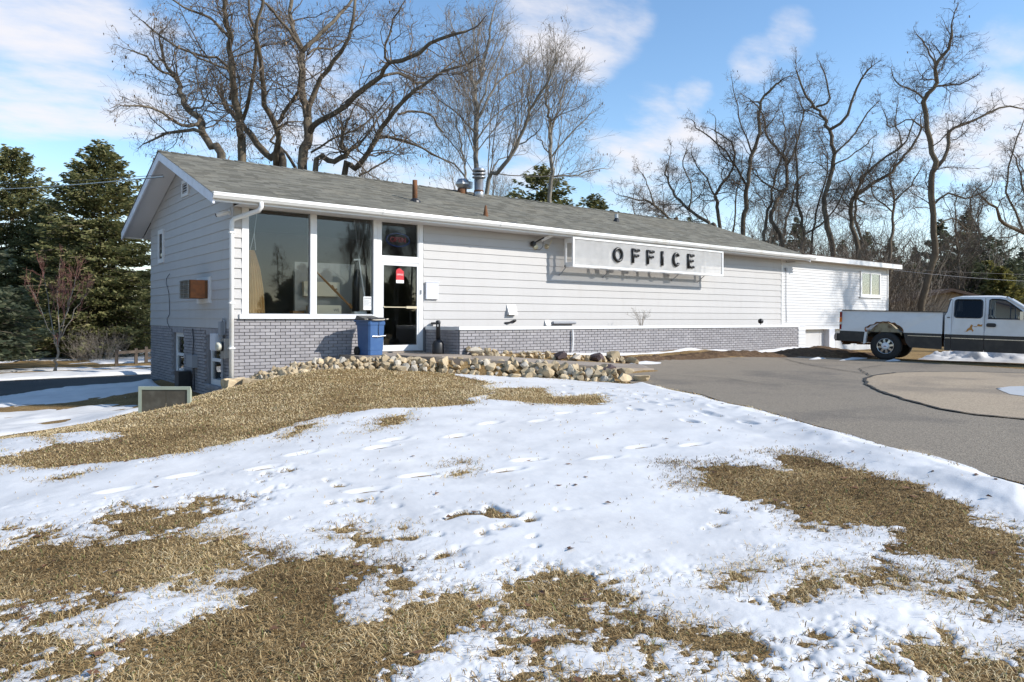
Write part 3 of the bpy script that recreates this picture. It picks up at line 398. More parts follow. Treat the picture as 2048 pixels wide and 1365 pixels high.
PATHP = [(2.9,-1.5),(4.42,-1.5),(5.4,-2.25),(7.0,-2.75),(8.3,-3.3),(7.7,-4.2),(6.2,-4.4),(4.9,-3.7),(4.1,-3.0),(3.3,-2.3)]
PORCHP = [(2.25,0),(2.25,-.98),(3.1,-1.45),(3.7,-1.9),(4.42,-1.95),(4.42,0)]
LANE = [(-60,7.6),(-12,7.6),(-4.26,6.75),(-2.48,6.3),(-.44,5.6),(1.5,7.4),(12,10.5),(12,15.2),(1.45,14.4),(-3.07,14.2),(-12,14.3),(-60,14.3)]
def axis(a, b, step, far):
    c = list(np.arange(a, b+1e-6, step)); s = step; v = b; o = []
    while v < far: s *= 1.22; v += s; o.append(v)
    s = step; v = a; p = []
    while v > -far: s *= 1.22; v -= s; p.append(v)
    return np.array(p[::-1]+c+o)
gx = axis(-12, 30, .25, 900); gy = axis(-19, 24, .25, 900)
GX, GY = np.meshgrid(gx, gy); GZ = terrain(GX, GY)
GZ -= .07*np.clip(poly_sd(GX, GY, DRIVE_POLY)/.3, 0, 1) + .07*np.clip(poly_sd(GX, GY, LANE)/.3, 0, 1)
core = (np.abs(GX-5) < 30) & (np.abs(GY-2) < 28)
pz_ = np.maximum(-.817-.067*(GX-4), GZ)-.035
GZ = np.where((poly_sd(GX, GY, PATHP) > -.12), np.maximum(GZ, pz_), GZ); GZ = np.where(poly_sd(GX, GY, PORCHP) > -.15, np.maximum(GZ, -.86), GZ)
GZ += np.where(core, .02*fbm(GX, GY, 1.1, 3, 5), 0) - .012
inside = (GX > .4) & (GX < 26.8) & (GY > .35) & (GY < 5.8); GZ = np.where(inside, -1.75, GZ)
nx, ny = len(gx), len(gy); idx = np.arange(nx*ny).reshape(ny, nx)
F = np.stack([idx[:-1,:-1], idx[:-1,1:], idx[1:,1:], idx[1:,:-1]], -1).reshape(-1, 4)
o = link('ground', np_mesh('ground', np.stack([GX, GY, GZ], -1).reshape(-1, 3), F, M['lawn'], True), None); o['kind'] = 'structure'
o['label'] = 'dormant tan lawn sloping away from the office building'
def sheet(name, poly, step, zfun, mt, label, edge=.0):
    P = np.array(poly); x0, y0 = P.min(0)-step; x1, y1 = P.max(0)+step
    X, Y = np.meshgrid(np.arange(x0, x1+step, step), np.arange(y0, y1+step, step)); sdv = poly_sd(X, Y, poly)
    # pull the vertices just outside onto the outline by a few gradient steps
    for _ in range(3):
        e = .02; gxx = (poly_sd(X+e, Y, poly)-poly_sd(X-e, Y, poly))/(2*e); gyy = (poly_sd(X, Y+e, poly)-poly_sd(X, Y-e, poly))/(2*e)
        mv = (sdv < 0) & (sdv > -step*1.5); X = np.where(mv, X-gxx*sdv*.95, X); Y = np.where(mv, Y-gyy*sdv*.95, Y); sdv = np.where(mv, poly_sd(X, Y, poly), sdv)
    Z = zfun(X, Y, sdv); n1, n0 = X.shape; idx = np.arange(n0*n1).reshape(n1, n0)
    F = np.stack([idx[:-1,:-1], idx[:-1,1:], idx[1:,1:], idx[1:,:-1]], -1).reshape(-1, 4); ok = (sdv.ravel()[F] > -.05).all(1)
    o = link(name, np_mesh(name, np.stack([X, Y, Z], -1).reshape(-1, 3), F[ok], mt, True), None); o['kind'] = 'structure'; o['label'] = label; return o
sheet('driveway', DRIVE_POLY, .25, lambda x, y, d: terrain(x, y)-.004+.012*fbm(x, y, 2.5, 2, 3), M['asphalt'], 'worn grey asphalt driveway curving past the truck')
sheet('lane', LANE, .4, lambda x, y, d: terrain(x, y)-.004, M['lane'], 'dark paved lane running behind the building at left')
sheet('paving_patch', PATCH_POLY, .2, lambda x, y, d: terrain(x, y)+.004+.012*fbm(x, y, 2.5, 2, 3), M['patch'], 'tan round paved patch set into the asphalt driveway')
sheet('ice_patch', ICE_POLY, .12, lambda x, y, d: terrain(x, y)+.010+.012*fbm(x, y, 2.5, 2, 3), M['ice'], 'pale icy patch on the tan paving')
def strip(name, line, w, dz, mt, label, closed=False, jit=.4):
    pts = []; n = len(line); segs = n if closed else n-1
    for i in range(segs):
        a = np.array(line[i]); b = np.array(line[(i+1) % n]); k = max(2, int(np.linalg.norm(b-a)/.12))
        for j in range(k): pts.append(a+(b-a)*j/k)
    pts = np.array(pts); pts += np.stack([fbm(pts[:,0], pts[:,1], .5, 3, 9), fbm(pts[:,0], pts[:,1], .5, 3, 19)], 1)*.05
    t = np.roll(pts, -1, 0)-np.roll(pts, 1, 0); 
    if not closed: t[0] = pts[1]-pts[0]; t[-1] = pts[-1]-pts[-2]
    t /= np.linalg.norm(t, axis=1)[:, None]+1e-9; nn = np.stack([-t[:,1], t[:,0]], 1)
    ww = w*(1+jit*2*fbm(pts[:,0]*3, pts[:,1]*3, .6, 3, 4))[:, None]
    L = pts+nn*ww/2; Rr = pts-nn*ww/2
    def zz_(q): return terrain(q[:,0], q[:,1])+dz+.012*fbm(q[:,0], q[:,1], 2.5, 2, 3)
    V = np.concatenate([np.c_[L, zz_(L)], np.c_[Rr, zz_(Rr)]]); k = len(pts); i = np.arange(k if closed else k-1); j = (i+1) % k
    o = link(name, np_mesh(name, V, np.stack([i, j, j+k, i+k], 1), mt), None); o['kind'] = 'structure'; o['label'] = label
strip('pavement_crack', PATCH_POLY, .055, .012, M['crack'], 'dark ragged crack around the tan paved patch', True)
strip('pavement_crack', CRACK_LINE, .035, .012, M['crack'], 'thin crack running across the asphalt towards the patch')
MULCH = [(7.6,-2.15),(11.3,-1.95),(15,-1.85),(18.4,-1.75),(21.5,-2.2),(20,-3.6),(17.0,-4.3),(16.2,-4.2),(15.6,-2.95),(13.2,-2.9),(11.2,-2.72),(9.6,-2.8),(8.3,-3.3)]
strip('pavement_crack', [(10.4,-7.6),(12.5,-6.3),(14.2,-6.0),(15.6,-6.4)], .022, .012, M['crack'], 'hairline crack from the paved patch towards the truck')
strip('pavement_crack', [(7.2,-4.6),(7.6,-6.1),(7.1,-7.4),(7.9,-8.4)], .016, .012, M['crack'], 'faint crack across the asphalt near the stone border')
sheet('mulch_bed', MULCH, .07, lambda x, y, d: terrain(x, y)-.03+.10*np.clip(d/.35, 0, 1)+.09*np.clip(d/.3,0,1)*fbm(x, y, .35, 4, 8)+.02*fbm(x, y, .1, 2, 2), M['mulch'], 'strip of lumpy dark mulch below the brick planter')
# ------------------------------------------------------------------ snow
camx, camy = CAM.x, CAM.y
def snow_field(x, y):
    d = poly_sd(x, y, SNOW_POLYS[0])
    for p in BARE_POLYS: d = np.minimum(d, -poly_sd(x, y, p))
    for p in SNOW_POLYS[1:]: d = np.maximum(d, poly_sd(x, y, p))
    dist = np.hypot(x-camx, y-camy); near = np.clip((7.2-dist)/2.6, 0, 1)
    dd = poly_sd(x, y, DRIVE_POLY)
    edge = np.clip((.9+dd)/.7, 0, 1)*(dd > -1.6)             # crisp bank along the drive
    n1 = fbm(x, y, .55, 4, 31); n2 = fbm(x*1.0, y*1.0, .16, 4, 47, .65)
    n4 = fbm(x, y, .08, 3, 53, .75); n5 = vnoise(x/.026, y/.026, 91)
    smooth_ = np.clip(d, -.7, .7) + (n1*(.12+.10*near) + n2*(.10+.10*near))*(1-.85*edge)
    eff = np.clip(d, -.7, .7) + (n1*(.12+.10*near) + n2*(.10+.10*near) + n4*(.07+.13*near) + n5*(.05+.12*near))*(1-.85*edge) + .05
    # melted specks in the thin snow close to the viewer
    sp = fbm(x, y, .23, 3, 71, .6); zone = near*np.clip((fbm(x, y, 1.1, 2, 88)+.30)*2.2, 0, 1)
    eff = np.minimum(eff, np.where(zone > .02, (.44+.40*(1-zone)-sp)*.8, 9))
    mz_ = np.zeros_like(x)
    for (mx0, my0, mr0, ma0) in MOTTLE: mz_ = np.maximum(mz_, ma0*np.clip(1.3-np.hypot(x-mx0, y-my0)/mr0, 0, 1))
    eff = np.where(mz_ > .01, np.minimum(eff, .34-.52*mz_+.30*fbm(x, y, .30, 3, 75)+.22*n4+.13*n5), eff)
    th = np.clip(eff/.30, -1, 1); ts = np.clip(smooth_/.45, 0, 1); h = np.where(th > 0, .003+.004*np.clip(th*2.5, 0, 1)+.013*ts*np.clip(th*1.5, 0, 1), .06*th)
    h = h + np.where(th > 0, .008*fbm(x, y, .8, 2, 12)*np.clip(th*2,0,1) + .0018*fbm(x, y, .09, 2, 13), 0)
    h = h + .07*np.clip((.9+dd)/.6, 0, 1)*np.clip(d/.25, 0, 1)*(.7+.6*fbm(x, y, .4, 3, 23))*(dd > -1.4)
    return h
PRINTS = []
def trail(a, b, n, side=.12):
    a = np.array(a); b = np.array(b); t = (b-a)/np.linalg.norm(b-a); nn = np.array([-t[1], t[0]])
    for i in range(n):
        p = a+(b-a)*(i+.3*random.random())/n+nn*side*(1 if i % 2 else -1)+np.array([random.uniform(-.06,.06), random.uniform(-.06,.06)])
        PRINTS.append((p[0], p[1], t[0], t[1], random.uniform(.018,.03)))
trail((-3.6,-8.3),(2.6,-8.2),11); trail((1.2,-6.2),(3.9,-8.6),7); trail((-2.0,-9.6),(1.8,-10.4),7); trail((4.2,-5.6),(2.9,-9.9),9,.2); trail((3.6,-6.2),(2.2,-10.6),8,.25)
def prints(x, y, h):
    for (px, py, tx, ty, dep) in PRINTS:
        mk = (np.abs(x-px) < .4) & (np.abs(y-py) < .4)
        if not mk.any(): continue
        u = ((x[mk]-px)*tx+(y[mk]-py)*ty)/.15; v = (-(x[mk]-px)*ty+(y[mk]-py)*tx)/.06; q = u*u+v*v
        h[mk] += np.where(h[mk] > 0, -dep*np.exp(-q*q) + .006*np.exp(-(np.sqrt(q)-1.4)**2*6), 0)
    return h
na, nr = 760, 560
az = YAW + np.linspace(R(-47), R(47), na); rad = 2.1*np.exp(np.linspace(0, math.log(22/2.1), nr))
A, RR = np.meshgrid(az, rad); SX = camx+RR*np.sin(A); SY = camy+RR*np.cos(A)
keep = (SY < 0) & (SX < 12); H = np.full(SX.shape, -.08); H[keep] = snow_field(SX[keep], SY[keep]); H = prints(SX, SY, H)
SZ = terrain(SX, SY)+.02*fbm(SX, SY, 1.1, 3, 5)*1.0-.012+H
idx = np.arange(na*nr).reshape(nr, na); F = np.stack([idx[:-1,:-1], idx[1:,:-1], idx[1:,1:], idx[:-1,1:]], -1).reshape(-1, 4)
ok = (H.ravel()[F] > -.012).any(1)&(H.ravel()[F] > -.05).all(1); F = F[ok]; used = np.unique(F); rem = np.full(na*nr, -1); rem[used] = np.arange(len(used))
o = link('snow_cover', np_mesh('snow_cover', np.stack([SX, SY, SZ], -1).reshape(-1, 3)[used], rem[F], M['snow'], True), None); o['kind'] = 'stuff'; o['label'] = 'patchy melting snow lying over the front lawn'
# snow further back: side yard at left, beyond the lane, along the planter foot and behind the truck
def far_snow(name, x0, x1, y0, y1, step, hf, label):
    X, Y = np.meshgrid(np.arange(x0, x1, step), np.arange(y0, y1, step)); Hh = hf(X, Y); Z = terrain(X, Y)-.012+Hh
    n1, n0 = X.shape; idx = np.arange(n0*n1).reshape(n1, n0); F = np.stack([idx[:-1,:-1], idx[:-1,1:], idx[1:,1:], idx[1:,:-1]], -1).reshape(-1, 4)
    F = F[(Hh.ravel()[F] > -.015).any(1)]; used = np.unique(F); rem = np.full(X.size, -1); rem[used] = np.arange(len(used))
    o = link(name, np_mesh(name, np.stack([X, Y, Z], -1).reshape(-1, 3)[used], rem[F], M['snow'], True), None); o['kind'] = 'stuff'; o['label'] = label
def side_h(x, y):
    ld = poly_sd(x, y, LANE); n = fbm(x, y, 1.2, 4, 61)+.5*fbm(x*.5, y*1.8, .5, 3, 66)
    s = .10 - .25*np.clip((x+1.6)/1.0, 0, 1)*(y < 5) - 3*np.clip((-.6-y)/1.5, 0, 1)+ .35*n
    s = np.where((y > 4.2) & (y < 7), .22+.25*n, s)                                   # bank on the near side of the lane
    s = np.where(y > 14, np.where(y < 16.6, .3+.25*n, np.where(y < 17.6, -.1+.3*n, np.where(y < 18.7, .1+.3*n, np.where(y < 24.5, -.22+.3*n, .05+.4*n)))), s)
    s = np.where((y > 21) & (x > .8), .25+.3*n, s)
    s = np.where(ld > -.05, -.3, s); s = np.where((x > -.35) & (y < 8.4), -.3, s)
    bank = np.clip(1-np.abs(ld+.35)/.35, 0, 1)*(ld < 0)*.12
    return np.clip(s*.25, -.06, .05)+bank*(.5+n)*(s > 0)+np.where(s > 0, .02*fbm(x, y, .3, 3, 7), 0)
far_snow('side_yard_snow', -16, 14, -2.5, 46, .13, side_h, 'crusted snow over the side yard and lane verges at left')
def base_h(x, y):
    s = .16-np.abs(y+1.62-.05*fbm(x,y,1.5,2,4))*1.4+.2*fbm(x, y, .8, 3, 3)-.12*np.clip((9-x)/2, 0, 3)-.4*np.clip(x-18.2, 0, 1); return np.clip(s*.3, -.06, .05)
far_snow('planter_snow', 6.5, 18.6, -2.05, -1.46, .06, base_h, 'thin strip of snow along the foot of the brick planter')
def bank_h(x, y):
    # heap ploughed up behind the truck
    ax, ay, bx, by = 20.0, -5.6, 22.8, -16; dx, dy = bx-ax, by-ay; L = dx*dx+dy*dy; t = np.clip(((x-ax)*dx+(y-ay)*dy)/L, 0, 1)
    d = np.hypot(x-ax-t*dx, y-ay-t*dy); n = fbm(x, y, .9, 4, 91); n2 = fbm(x, y, .25, 3, 95)
    return np.clip((.42+.4*n)*np.clip(1-d/1.15, -.15, 1)+.28*n2*np.clip(1.2-d, 0, 1), -.06, 1)
far_snow('ploughed_snow', 16.5, 28, -18, -3.5, .08, bank_h, 'lumpy bank of ploughed snow on the far side of the truck')
for (px, py, rx, ry) in ((16.0,-4.45,.55,.14),(16.55,-5.5,.35,.10),(15.4,-3.75,.4,.09),(9.2,-2.55,.4,.13),(7.45,-2.1,.25,.12)):
    pass
# ------------------------------------------------------------------ dead grass blades
def grass(name, n, area, length, width, label, hmin=-.005):
    x = rng.uniform(area[0], area[1], n); y = rng.uniform(area[2], area[3], n)
    dist = np.hypot(x-camx, y-camy); ang = np.arctan2(x-camx, y-camy)-YAW
    k = (np.abs(ang) < R(46)) & (dist > 2.2) & (rng.random(n) < np.clip((4.6/np.maximum(dist, .1))**1.5, 0, 1)) & (y < -.7-.0*x)
    x, y, dist = x[k], y[k], dist[k]
    h = snow_field(x, y); dd = poly_sd(x, y, DRIVE_POLY); rk = poly_sd(x, y, ROCKZONE)
    pk = (dd < -.02) & (rk < 0) & ((h < .004) | (rng.random(len(x)) < np.where(h < .007, .42, np.where(h < .012, .12, .008))))
    x, y, dist, h = x[pk], y[pk], dist[pk], h[pk]; n = len(x)
    z = terrain(x, y)-.012+.02*fbm(x, y, 1.1, 3, 5)
    clump = fbm(x, y, .12, 2, 33); a = rng.uniform(0, 2*math.pi, n)+clump*2; L = length*rng.uniform(.5, 1.35, n)*(1+.25*clump); w = width*rng.uniform(.7, 1.4, n)*np.clip(dist/4.5, 1, 4)
    tilt = rng.uniform(.15, .95, n); dx, dy = np.cos(a), np.sin(a); up = L*np.where(rng.random(n) < .22, .5, .22)*tilt+.008+np.maximum(h,0)
    mx_, my_ = x+dx*L*.5, y+dy*L*.5; ex, ey = x+dx*L, y+dy*L
    px, py = -dy*w, dx*w
    V = np.stack([np.c_[x-px, y-py, z], np.c_[x+px, y+py, z], np.c_[mx_+px, my_+py, z+up], np.c_[mx_-px, my_-py, z+up], np.c_[ex, ey, z+up*rng.uniform(.2, 1.15, n)]], 1).reshape(-1, 3)
    b = np.arange(n)*5; F = np.concatenate([np.stack([b, b+1, b+2], 1), np.stack([b, b+2, b+3], 1), np.stack([b+3, b+2, b+4], 1)])
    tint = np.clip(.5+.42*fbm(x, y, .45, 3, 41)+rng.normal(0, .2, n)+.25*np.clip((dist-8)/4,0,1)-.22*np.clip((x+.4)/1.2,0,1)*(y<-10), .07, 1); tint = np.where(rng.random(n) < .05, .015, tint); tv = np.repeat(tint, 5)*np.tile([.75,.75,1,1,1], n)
    o = link(name, np_mesh(name, V, F, M['blade'], False, {'tint': tv}), None); o['kind'] = 'stuff'; o['label'] = label
ROCKZONE = [(-.4,-.3),(-.35,-.75),(.6,-1.0),(1.3,-1.3),(2.2,-1.9),(3,-2.5),(4.1,-3.5),(5,-4.7),(5.8,-5.35),(6.6,-4.6),(9.5,-2.4),(8,-1.6),(4.4,-1.4),(4.4,0),(-.4,0)]
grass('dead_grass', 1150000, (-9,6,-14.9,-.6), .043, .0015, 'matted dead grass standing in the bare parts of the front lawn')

def leaves(n):
    x = rng.uniform(-8, 5.5, n); y = rng.uniform(-14.5, -1, n); k = (poly_sd(x, y, DRIVE_POLY) < -.05) & (poly_sd(x, y, ROCKZONE) < 0); x, y = x[k], y[k]; h = snow_field(x, y); k = (h < .002) | (rng.random(len(x)) < .16); x, y, h = x[k], y[k], h[k]; n = len(x)
    z = terrain(x, y)-.012+.02*fbm(x, y, 1.1, 3, 5)+np.maximum(h, .012)+.006; a = rng.uniform(0, 6.28, n); L = rng.uniform(.015, .035, n); w = L*rng.uniform(.4, .7, n); t1 = rng.uniform(-.012, .02, n)
    c, s_ = np.cos(a), np.sin(a); V = np.stack([np.c_[x-c*L, y-s_*L, z], np.c_[x+s_*w, y-c*w, z+t1], np.c_[x+c*L, y+s_*L, z+.004], np.c_[x-s_*w, y+c*w, z+t1*.6]], 1).reshape(-1, 3)
    b = np.arange(n)*4; o = link('fallen_leaves', np_mesh('fallen_leaves', V, np.concatenate([np.stack([b, b+1, b+2], 1), np.stack([b, b+2, b+3], 1)]), mat('dead_leaf', (.16,.075,.035), .8, .3, 4, rand=.5)), None); o['kind'] = 'stuff'; o['label'] = 'scattered small dead leaves on the lawn and snow'
leaves(1500)

# ------------------------------------------------------------------ the office building
SH = .006                                   # the long roof sags slightly towards the far end
def zf(x, y): return 2.40+.352*(y+.53)-SH*x
YR = 3.81
def zr(x): return zf(x, YR)
def zb(x, y): return zr(x)-.338*(y-YR)
XL, XR, YF, YB = -.57, 20.15, -.53, 8.25
office = thing('office_building', 'long low grey-white clapboard office with a gabled shingle roof and brick base', 'building', (0, 0, -1.3))
def P(name, mb, mt, parent=office, **k): return part(name, mb, M[mt], parent, **k)
w = MB()
w.box(4.36,19.18,.006,.16,-1.7,2.33); w.box(.02,.155,.006,.16,-.0,2.33); w.box(.02,4.36,.006,.16,2.255,2.33)
w.box(.02,3.235,.022,.16,-1.9,-.002); w.box(3.235,4.36,.03,.16,-1.7,-.745)
for a, b in ((.16,.9),(1.815,3.865),(4.83,7.26)): w.box(.022 if True else 0,.16,a,b,-1.9,-.21)
for a, b in ((.9,1.815),(3.865,4.83)): w.box(.022,.16,a,b,-1.9,-1.435); w.box(.022,.16,a,b,-.355,-.21)
w.box(.006,.16,.16,7.26,-.21,2.3)
w.prism([(.006,0,2.3),(.006,7.26,2.3),(.006,7.26,2.62),(.006,3.81,3.80),(.006,0,2.46)], (.15,0,0))
w.box(.16,19.18,7.1,7.26,-1.9,2.5); w.box(19.02,19.18,.16,7.1,-1.7,2.3)
w.prism([(19.02,0,2.3),(19.02,7.26,2.3),(19.02,7.26,2.5),(19.02,3.81,3.68),(19.02,0,2.34)], (.15,0,0))
P('wall', w, 'mortar')
r = MB(); r.box(.17,19.0,.17,7.08,-.80,-.745); P('floor', r, 'floor')
r = MB(); r.box(.17,19.0,.17,7.08,2.262,2.30); P('ceiling', r, 'room')
r = MB(); r.box(.17,7.6,4.3,4.4,-.74,2.26); r.box(7.6,7.7,.17,4.4,-.74,2.26); r.box(.165,.2,.17,4.3,-.74,2.26); P('inner_wall', r, 'room')
r = MB(); r.box(.17,7,3,3.05,-1.75,-.81); P('basement_wall', r, 'dark')
# clapboards
def clap(name, x0, x1, k, mt='siding', ex=.2032, z00=0.0, lip=.024, parent=office):
    z0 = z00+k*ex; m_ = MB(); m_.prism([(x0,.004,z0),(x0,-lip,z0),(x0,-lip+.002,z0+.012),(x0,-.005,z0+ex+.012),(x0,.004,z0+ex+.012)], (x1-x0,0,0)); return part(name, m_, M[mt], parent)
for k in range(-1, 11): clap('siding_plank', 4.375, 19.165, k)
for k in range(0, 11): clap('siding_plank', .0, .15, k, lip=.034)
for k in range(-1, 19):
    z0 = k*.2032; z1 = z0+.2152
    def yr(z): return (max(0.0, (z-2.36)/.352-.53) if z > 2.4 else 0.0), min(7.26, 3.81+(3.97-z)/.338)
    a0, b0 = yr(z0); a1, b1 = yr(z1)
    if b1-a1 < .15: break
    m_ = MB(); m_.hexa([(-.022,a0,z0),(.003,a0,z0),(.003,b0,z0),(-.022,b0,z0)], [(-.005,a1,z1),(.003,a1,z1),(.003,b1,z1),(-.005,b1,z1)]); P('siding_plank', m_, 'siding')
t = MB(); t.box(19.165,19.2,-.03,.02,-.2,2.3); P('corner_board', t, 'trim')
# bricks: one shared mesh, each brick an object
def brick_mesh(nm, L, Dp, Hh, b=.004):
    m_ = MB(); x, y, z = L/2, Dp, Hh/2
    m_.add([(-x,0,-z),(x,0,-z),(x,0,z),(-x,0,z),(-x,-y+b,-z),(x,-y+b,-z),(x,-y+b,z),(-x,-y+b,z),(-x+b,-y,-z+b),(x-b,-y,-z+b),(x-b,-y,z-b),(-x+b,-y,z-b)],
           [(0,1,5,4),(1,2,6,5),(2,3,7,6),(3,0,4,7),(4,5,9,8),(5,6,10,9),(6,7,11,10),(7,4,8,11),(8,9,10,11)])
    me = bpy.data.meshes.new(nm); me.from_pydata(m_.v, [], m_.f); me.update(); me.materials.append(M['brick']); return me
BL, BC = .2115, .0677
BR_ = brick_mesh('brick', BL-.010, .03, BC-.0095); BRH = brick_mesh('brick_half', BL/2-.010, .03, BC-.0095)
def lay(parent, org, u, nrm, L, ztop, courses, maxparts, order=None, skip=None, crackfn=None):
    """bricks on a vertical face from org along u, face normal nrm"""
    items = []
    for c in range(courses):
        off = (c % 2)*BL/2; s = -off
        while s < L-.01:
            a, b = max(0, s), min(L, s+BL)
            if b-a > .05 and not (skip and skip(a, b, ztop-(c+.5)*BC)): items.append((a, b, ztop-(c+.5)*BC))
            s += BL
    if order: items.sort(key=order)
    rot = math.atan2(nrm[1], nrm[0])+math.pi/2; rest = MB(); O = ORG[parent.name]
    for i, (a, b, z) in enumerate(items):
        cx = org[0]+u[0]*(a+b)/2; cy = org[1]+u[1]*(a+b)/2; jx = random.uniform(-.0022,.0022)
        full = abs((b-a)-BL) < .004; half = abs((b-a)-BL/2) < .004
        if i < maxparts:
            o = bpy.data.objects.new('brick', BR_ if (full or not half) else BRH); col.objects.link(o); o.parent = parent
            o.location = (cx-O.x-nrm[0]*jx, cy-O.y-nrm[1]*jx, z-O.z); o.rotation_euler = (0, random.uniform(-.006,.006), rot)
            if not full and not half: o.scale = ((b-a-.010)/(BL-.010), 1, 1)
        else:
            h2 = (b-a-.01)/2; d = .03; e = .003
            def pt(s_, n_, zz_): return (cx+u[0]*s_+nrm[0]*n_, cy+u[1]*s_+nrm[1]*n_, z+zz_)
            hz = (BC-.0095)/2
            rest.add([pt(-h2,0,-hz),pt(h2,0,-hz),pt(h2,0,hz),pt(-h2,0,hz),pt(-h2+e,d+jx,-hz+e),pt(h2-e,d+jx,-hz+e),pt(h2-e,d+jx,hz-e),pt(-h2+e,d+jx,hz-e)],
                     [(0,1,5,4),(1,2,6,5),(2,3,7,6),(3,0,4,7),(4,5,6,7)])
    if rest.f: part('brick_rows', rest, M['brick'], parent, kind='stuff')
lay(office, (.0,.022), (1,0), (0,-1), 3.235, -.004, 20, 300)
def sk(a, b, z):
    return any(b > p and a < q and -1.44 < z < -.30 for p, q in ((.9,1.815),(3.865,4.83)))
lay(office, (.022,0.0), (0,1), (-1,0), 7.26, -.205, 24, 0, skip=sk)
sol = MB()
for (p, q) in ((.86,1.86),(3.82,4.87)):
    s = p
    while s < q-.05: sol.box(-.008,.022,s,s+.06,-.352,-.215); sol.box(-.03,.022,s,s+.06,-1.50,-1.44); s += .0677
P('soldier_course', sol, 'brick', kind='stuff')
# sill, jambs and header of the shopfront
fr = MB(); fr.box(.10,3.24,-.065,.12,.0,.095); P('sill_board', fr, 'trim')
fr = MB(); fr.box(.155,.288,-.03,.12,.095,2.255); fr.box(1.59,1.732,-.03,.12,.095,2.235); fr.box(3.072,3.16,-.03,.12,.095,2.235); fr.box(.288,3.16,-.03,.12,2.235,2.275); 
win = P('shop_window', fr, 'trim')
fr = MB()
for a, b in ((.288,1.59),(1.732,3.072)):
    fr.box(a,a+.012,.0,.05,.095,2.235); fr.box(b-.012,b,.0,.05,.095,2.235); fr.box(a+.012,b-.012,.0,.05,.095,.107)
P('glazing_bead', fr, 'greypaint', win)
for a, b in ((.30,1.578),(1.744,3.06)):
    g = MB(); g.box(a,b,.022,.028,.107,2.234); P('pane', g, 'glass', win)
# door and transom
fr = MB(); fr.box(3.165,3.255,-.025,.12,-.74,2.262); fr.box(4.255,4.36,-.025,.12,-.74,2.262); fr.box(3.255,4.255,-.025,.12,1.30,1.42); fr.box(3.255,4.255,-.025,.12,2.235,2.262); P('door_frame', fr, 'trim')
tw = MB(); tw.box(3.255,3.285,-.01,.05,1.42,2.235); tw.box(4.225,4.255,-.01,.05,1.42,2.235); tw.box(3.285,4.225,-.01,.05,1.42,1.445); tw.box(3.285,4.225,-.01,.05,2.205,2.235)
tr = P('transom_window', tw, 'trim'); g = MB(); g.box(3.285,4.225,.018,.024,1.445,2.205); P('pane', g, 'glass', tr)
dw = MB(); dw.box(3.258,3.33,-.015,.03,-.735,1.297); dw.box(4.205,4.252,-.015,.03,-.735,1.297); dw.box(3.33,4.205,-.015,.03,-.735,-.60); dw.box(3.33,4.205,-.015,.03,1.225,1.297)
door = P('door', dw, 'trim'); g = MB(); g.box(3.33,4.205,.005,.011,-.60,1.225); P('pane', g, 'glass', door)
pb = MB(); pb.box(3.33,4.15,-.045,-.03,.26,.28); pb.box(3.90,4.18,-.055,-.028,.24,.295); pb.box(3.335,3.36,-.03,.0,.25,.29); P('push_bar', pb, 'brass', door)
lk = MB(); lk.box(4.285,4.32,-.045,-.024,.58,.68); P('lock', lk, 'greypaint', door)
# neon sign hanging inside the transom: blue oval outline with red lettering inside
ov = MB(); ov.tube([(3.76+.30*math.cos(a*2*math.pi/40), .10, 1.83+.15*math.sin(a*2*math.pi/40)) for a in range(40)], .011, 6, closed=True)
neon = solo('neon_sign', ov, mat('blue_neon_off', (.02,.07,.30), .4), 'unlit oval window sign with blue outline hanging behind the transom glass', 'sign', (3.76,.10,1.83))
def text(name, body, size, loc, rot, mt, parent=None, extrude=.002, align='CENTER'):
    c = bpy.data.curves.new(name, 'FONT'); c.body = body; c.size = size; c.extrude = extrude; c.align_x = align; c.align_y = 'CENTER'; c.materials.append(mt)
    tmp = bpy.data.objects.new(name, c); col.objects.link(tmp); dg = bpy.context.evaluated_depsgraph_get(); me = bpy.data.meshes.new_from_object(tmp.evaluated_get(dg))
    bpy.data.objects.remove(tmp); o = bpy.data.objects.new(name, me); col.objects.link(o)
    if not me.materials: me.materials.append(mt)
    if parent is not None: o.parent = parent; o.location = Vector(loc)-ORG[parent.name]
    else: o.location = loc
    o.rotation_euler = rot; return o
text('lettering', 'OPEN', .16, (3.76,.10,1.83), (R(90),0,0), M['red'], neon, .006)
# gable vent, slit window, basement windows
v = MB(); v.box(-.05,-.006,3.27,3.36,2.90,3.29); v.box(-.05,-.006,3.78,3.87,2.90,3.29); v.box(-.05,-.006,3.36,3.78,2.90,2.97); v.box(-.05,-.006,3.36,3.78,3.21,3.29)
gv = P('gable_vent', v, 'trim')
bk = MB(); bk.box(-.02,-.004,3.36,3.78,2.97,3.21); P('vent_back', bk, 'black', gv)
for i in range(4):
    l = MB(); zz_ = 2.98+i*.06; l.hexa([(-.05,3.36,zz_),(-.022,3.36,zz_+.03),(-.022,3.78,zz_+.03),(-.05,3.78,zz_)], [(-.05,3.36,zz_+.008),(-.022,3.36,zz_+.038),(-.022,3.78,zz_+.038),(-.05,3.78,zz_+.008)]); P('louvre', l, 'trim', gv)
v = MB(); Y0, Y1, Z0, Z1 = 5.69,6.24,1.45,2.32
v.box(-.055,-.006,Y0,Y0+.09,Z0,Z1); v.box(-.055,-.006,Y1-.09,Y1,Z0,Z1); v.box(-.055,-.006,Y0+.09,Y1-.09,Z0,Z0+.11); v.box(-.055,-.006,Y0+.09,Y1-.09,Z1-.11,Z1)
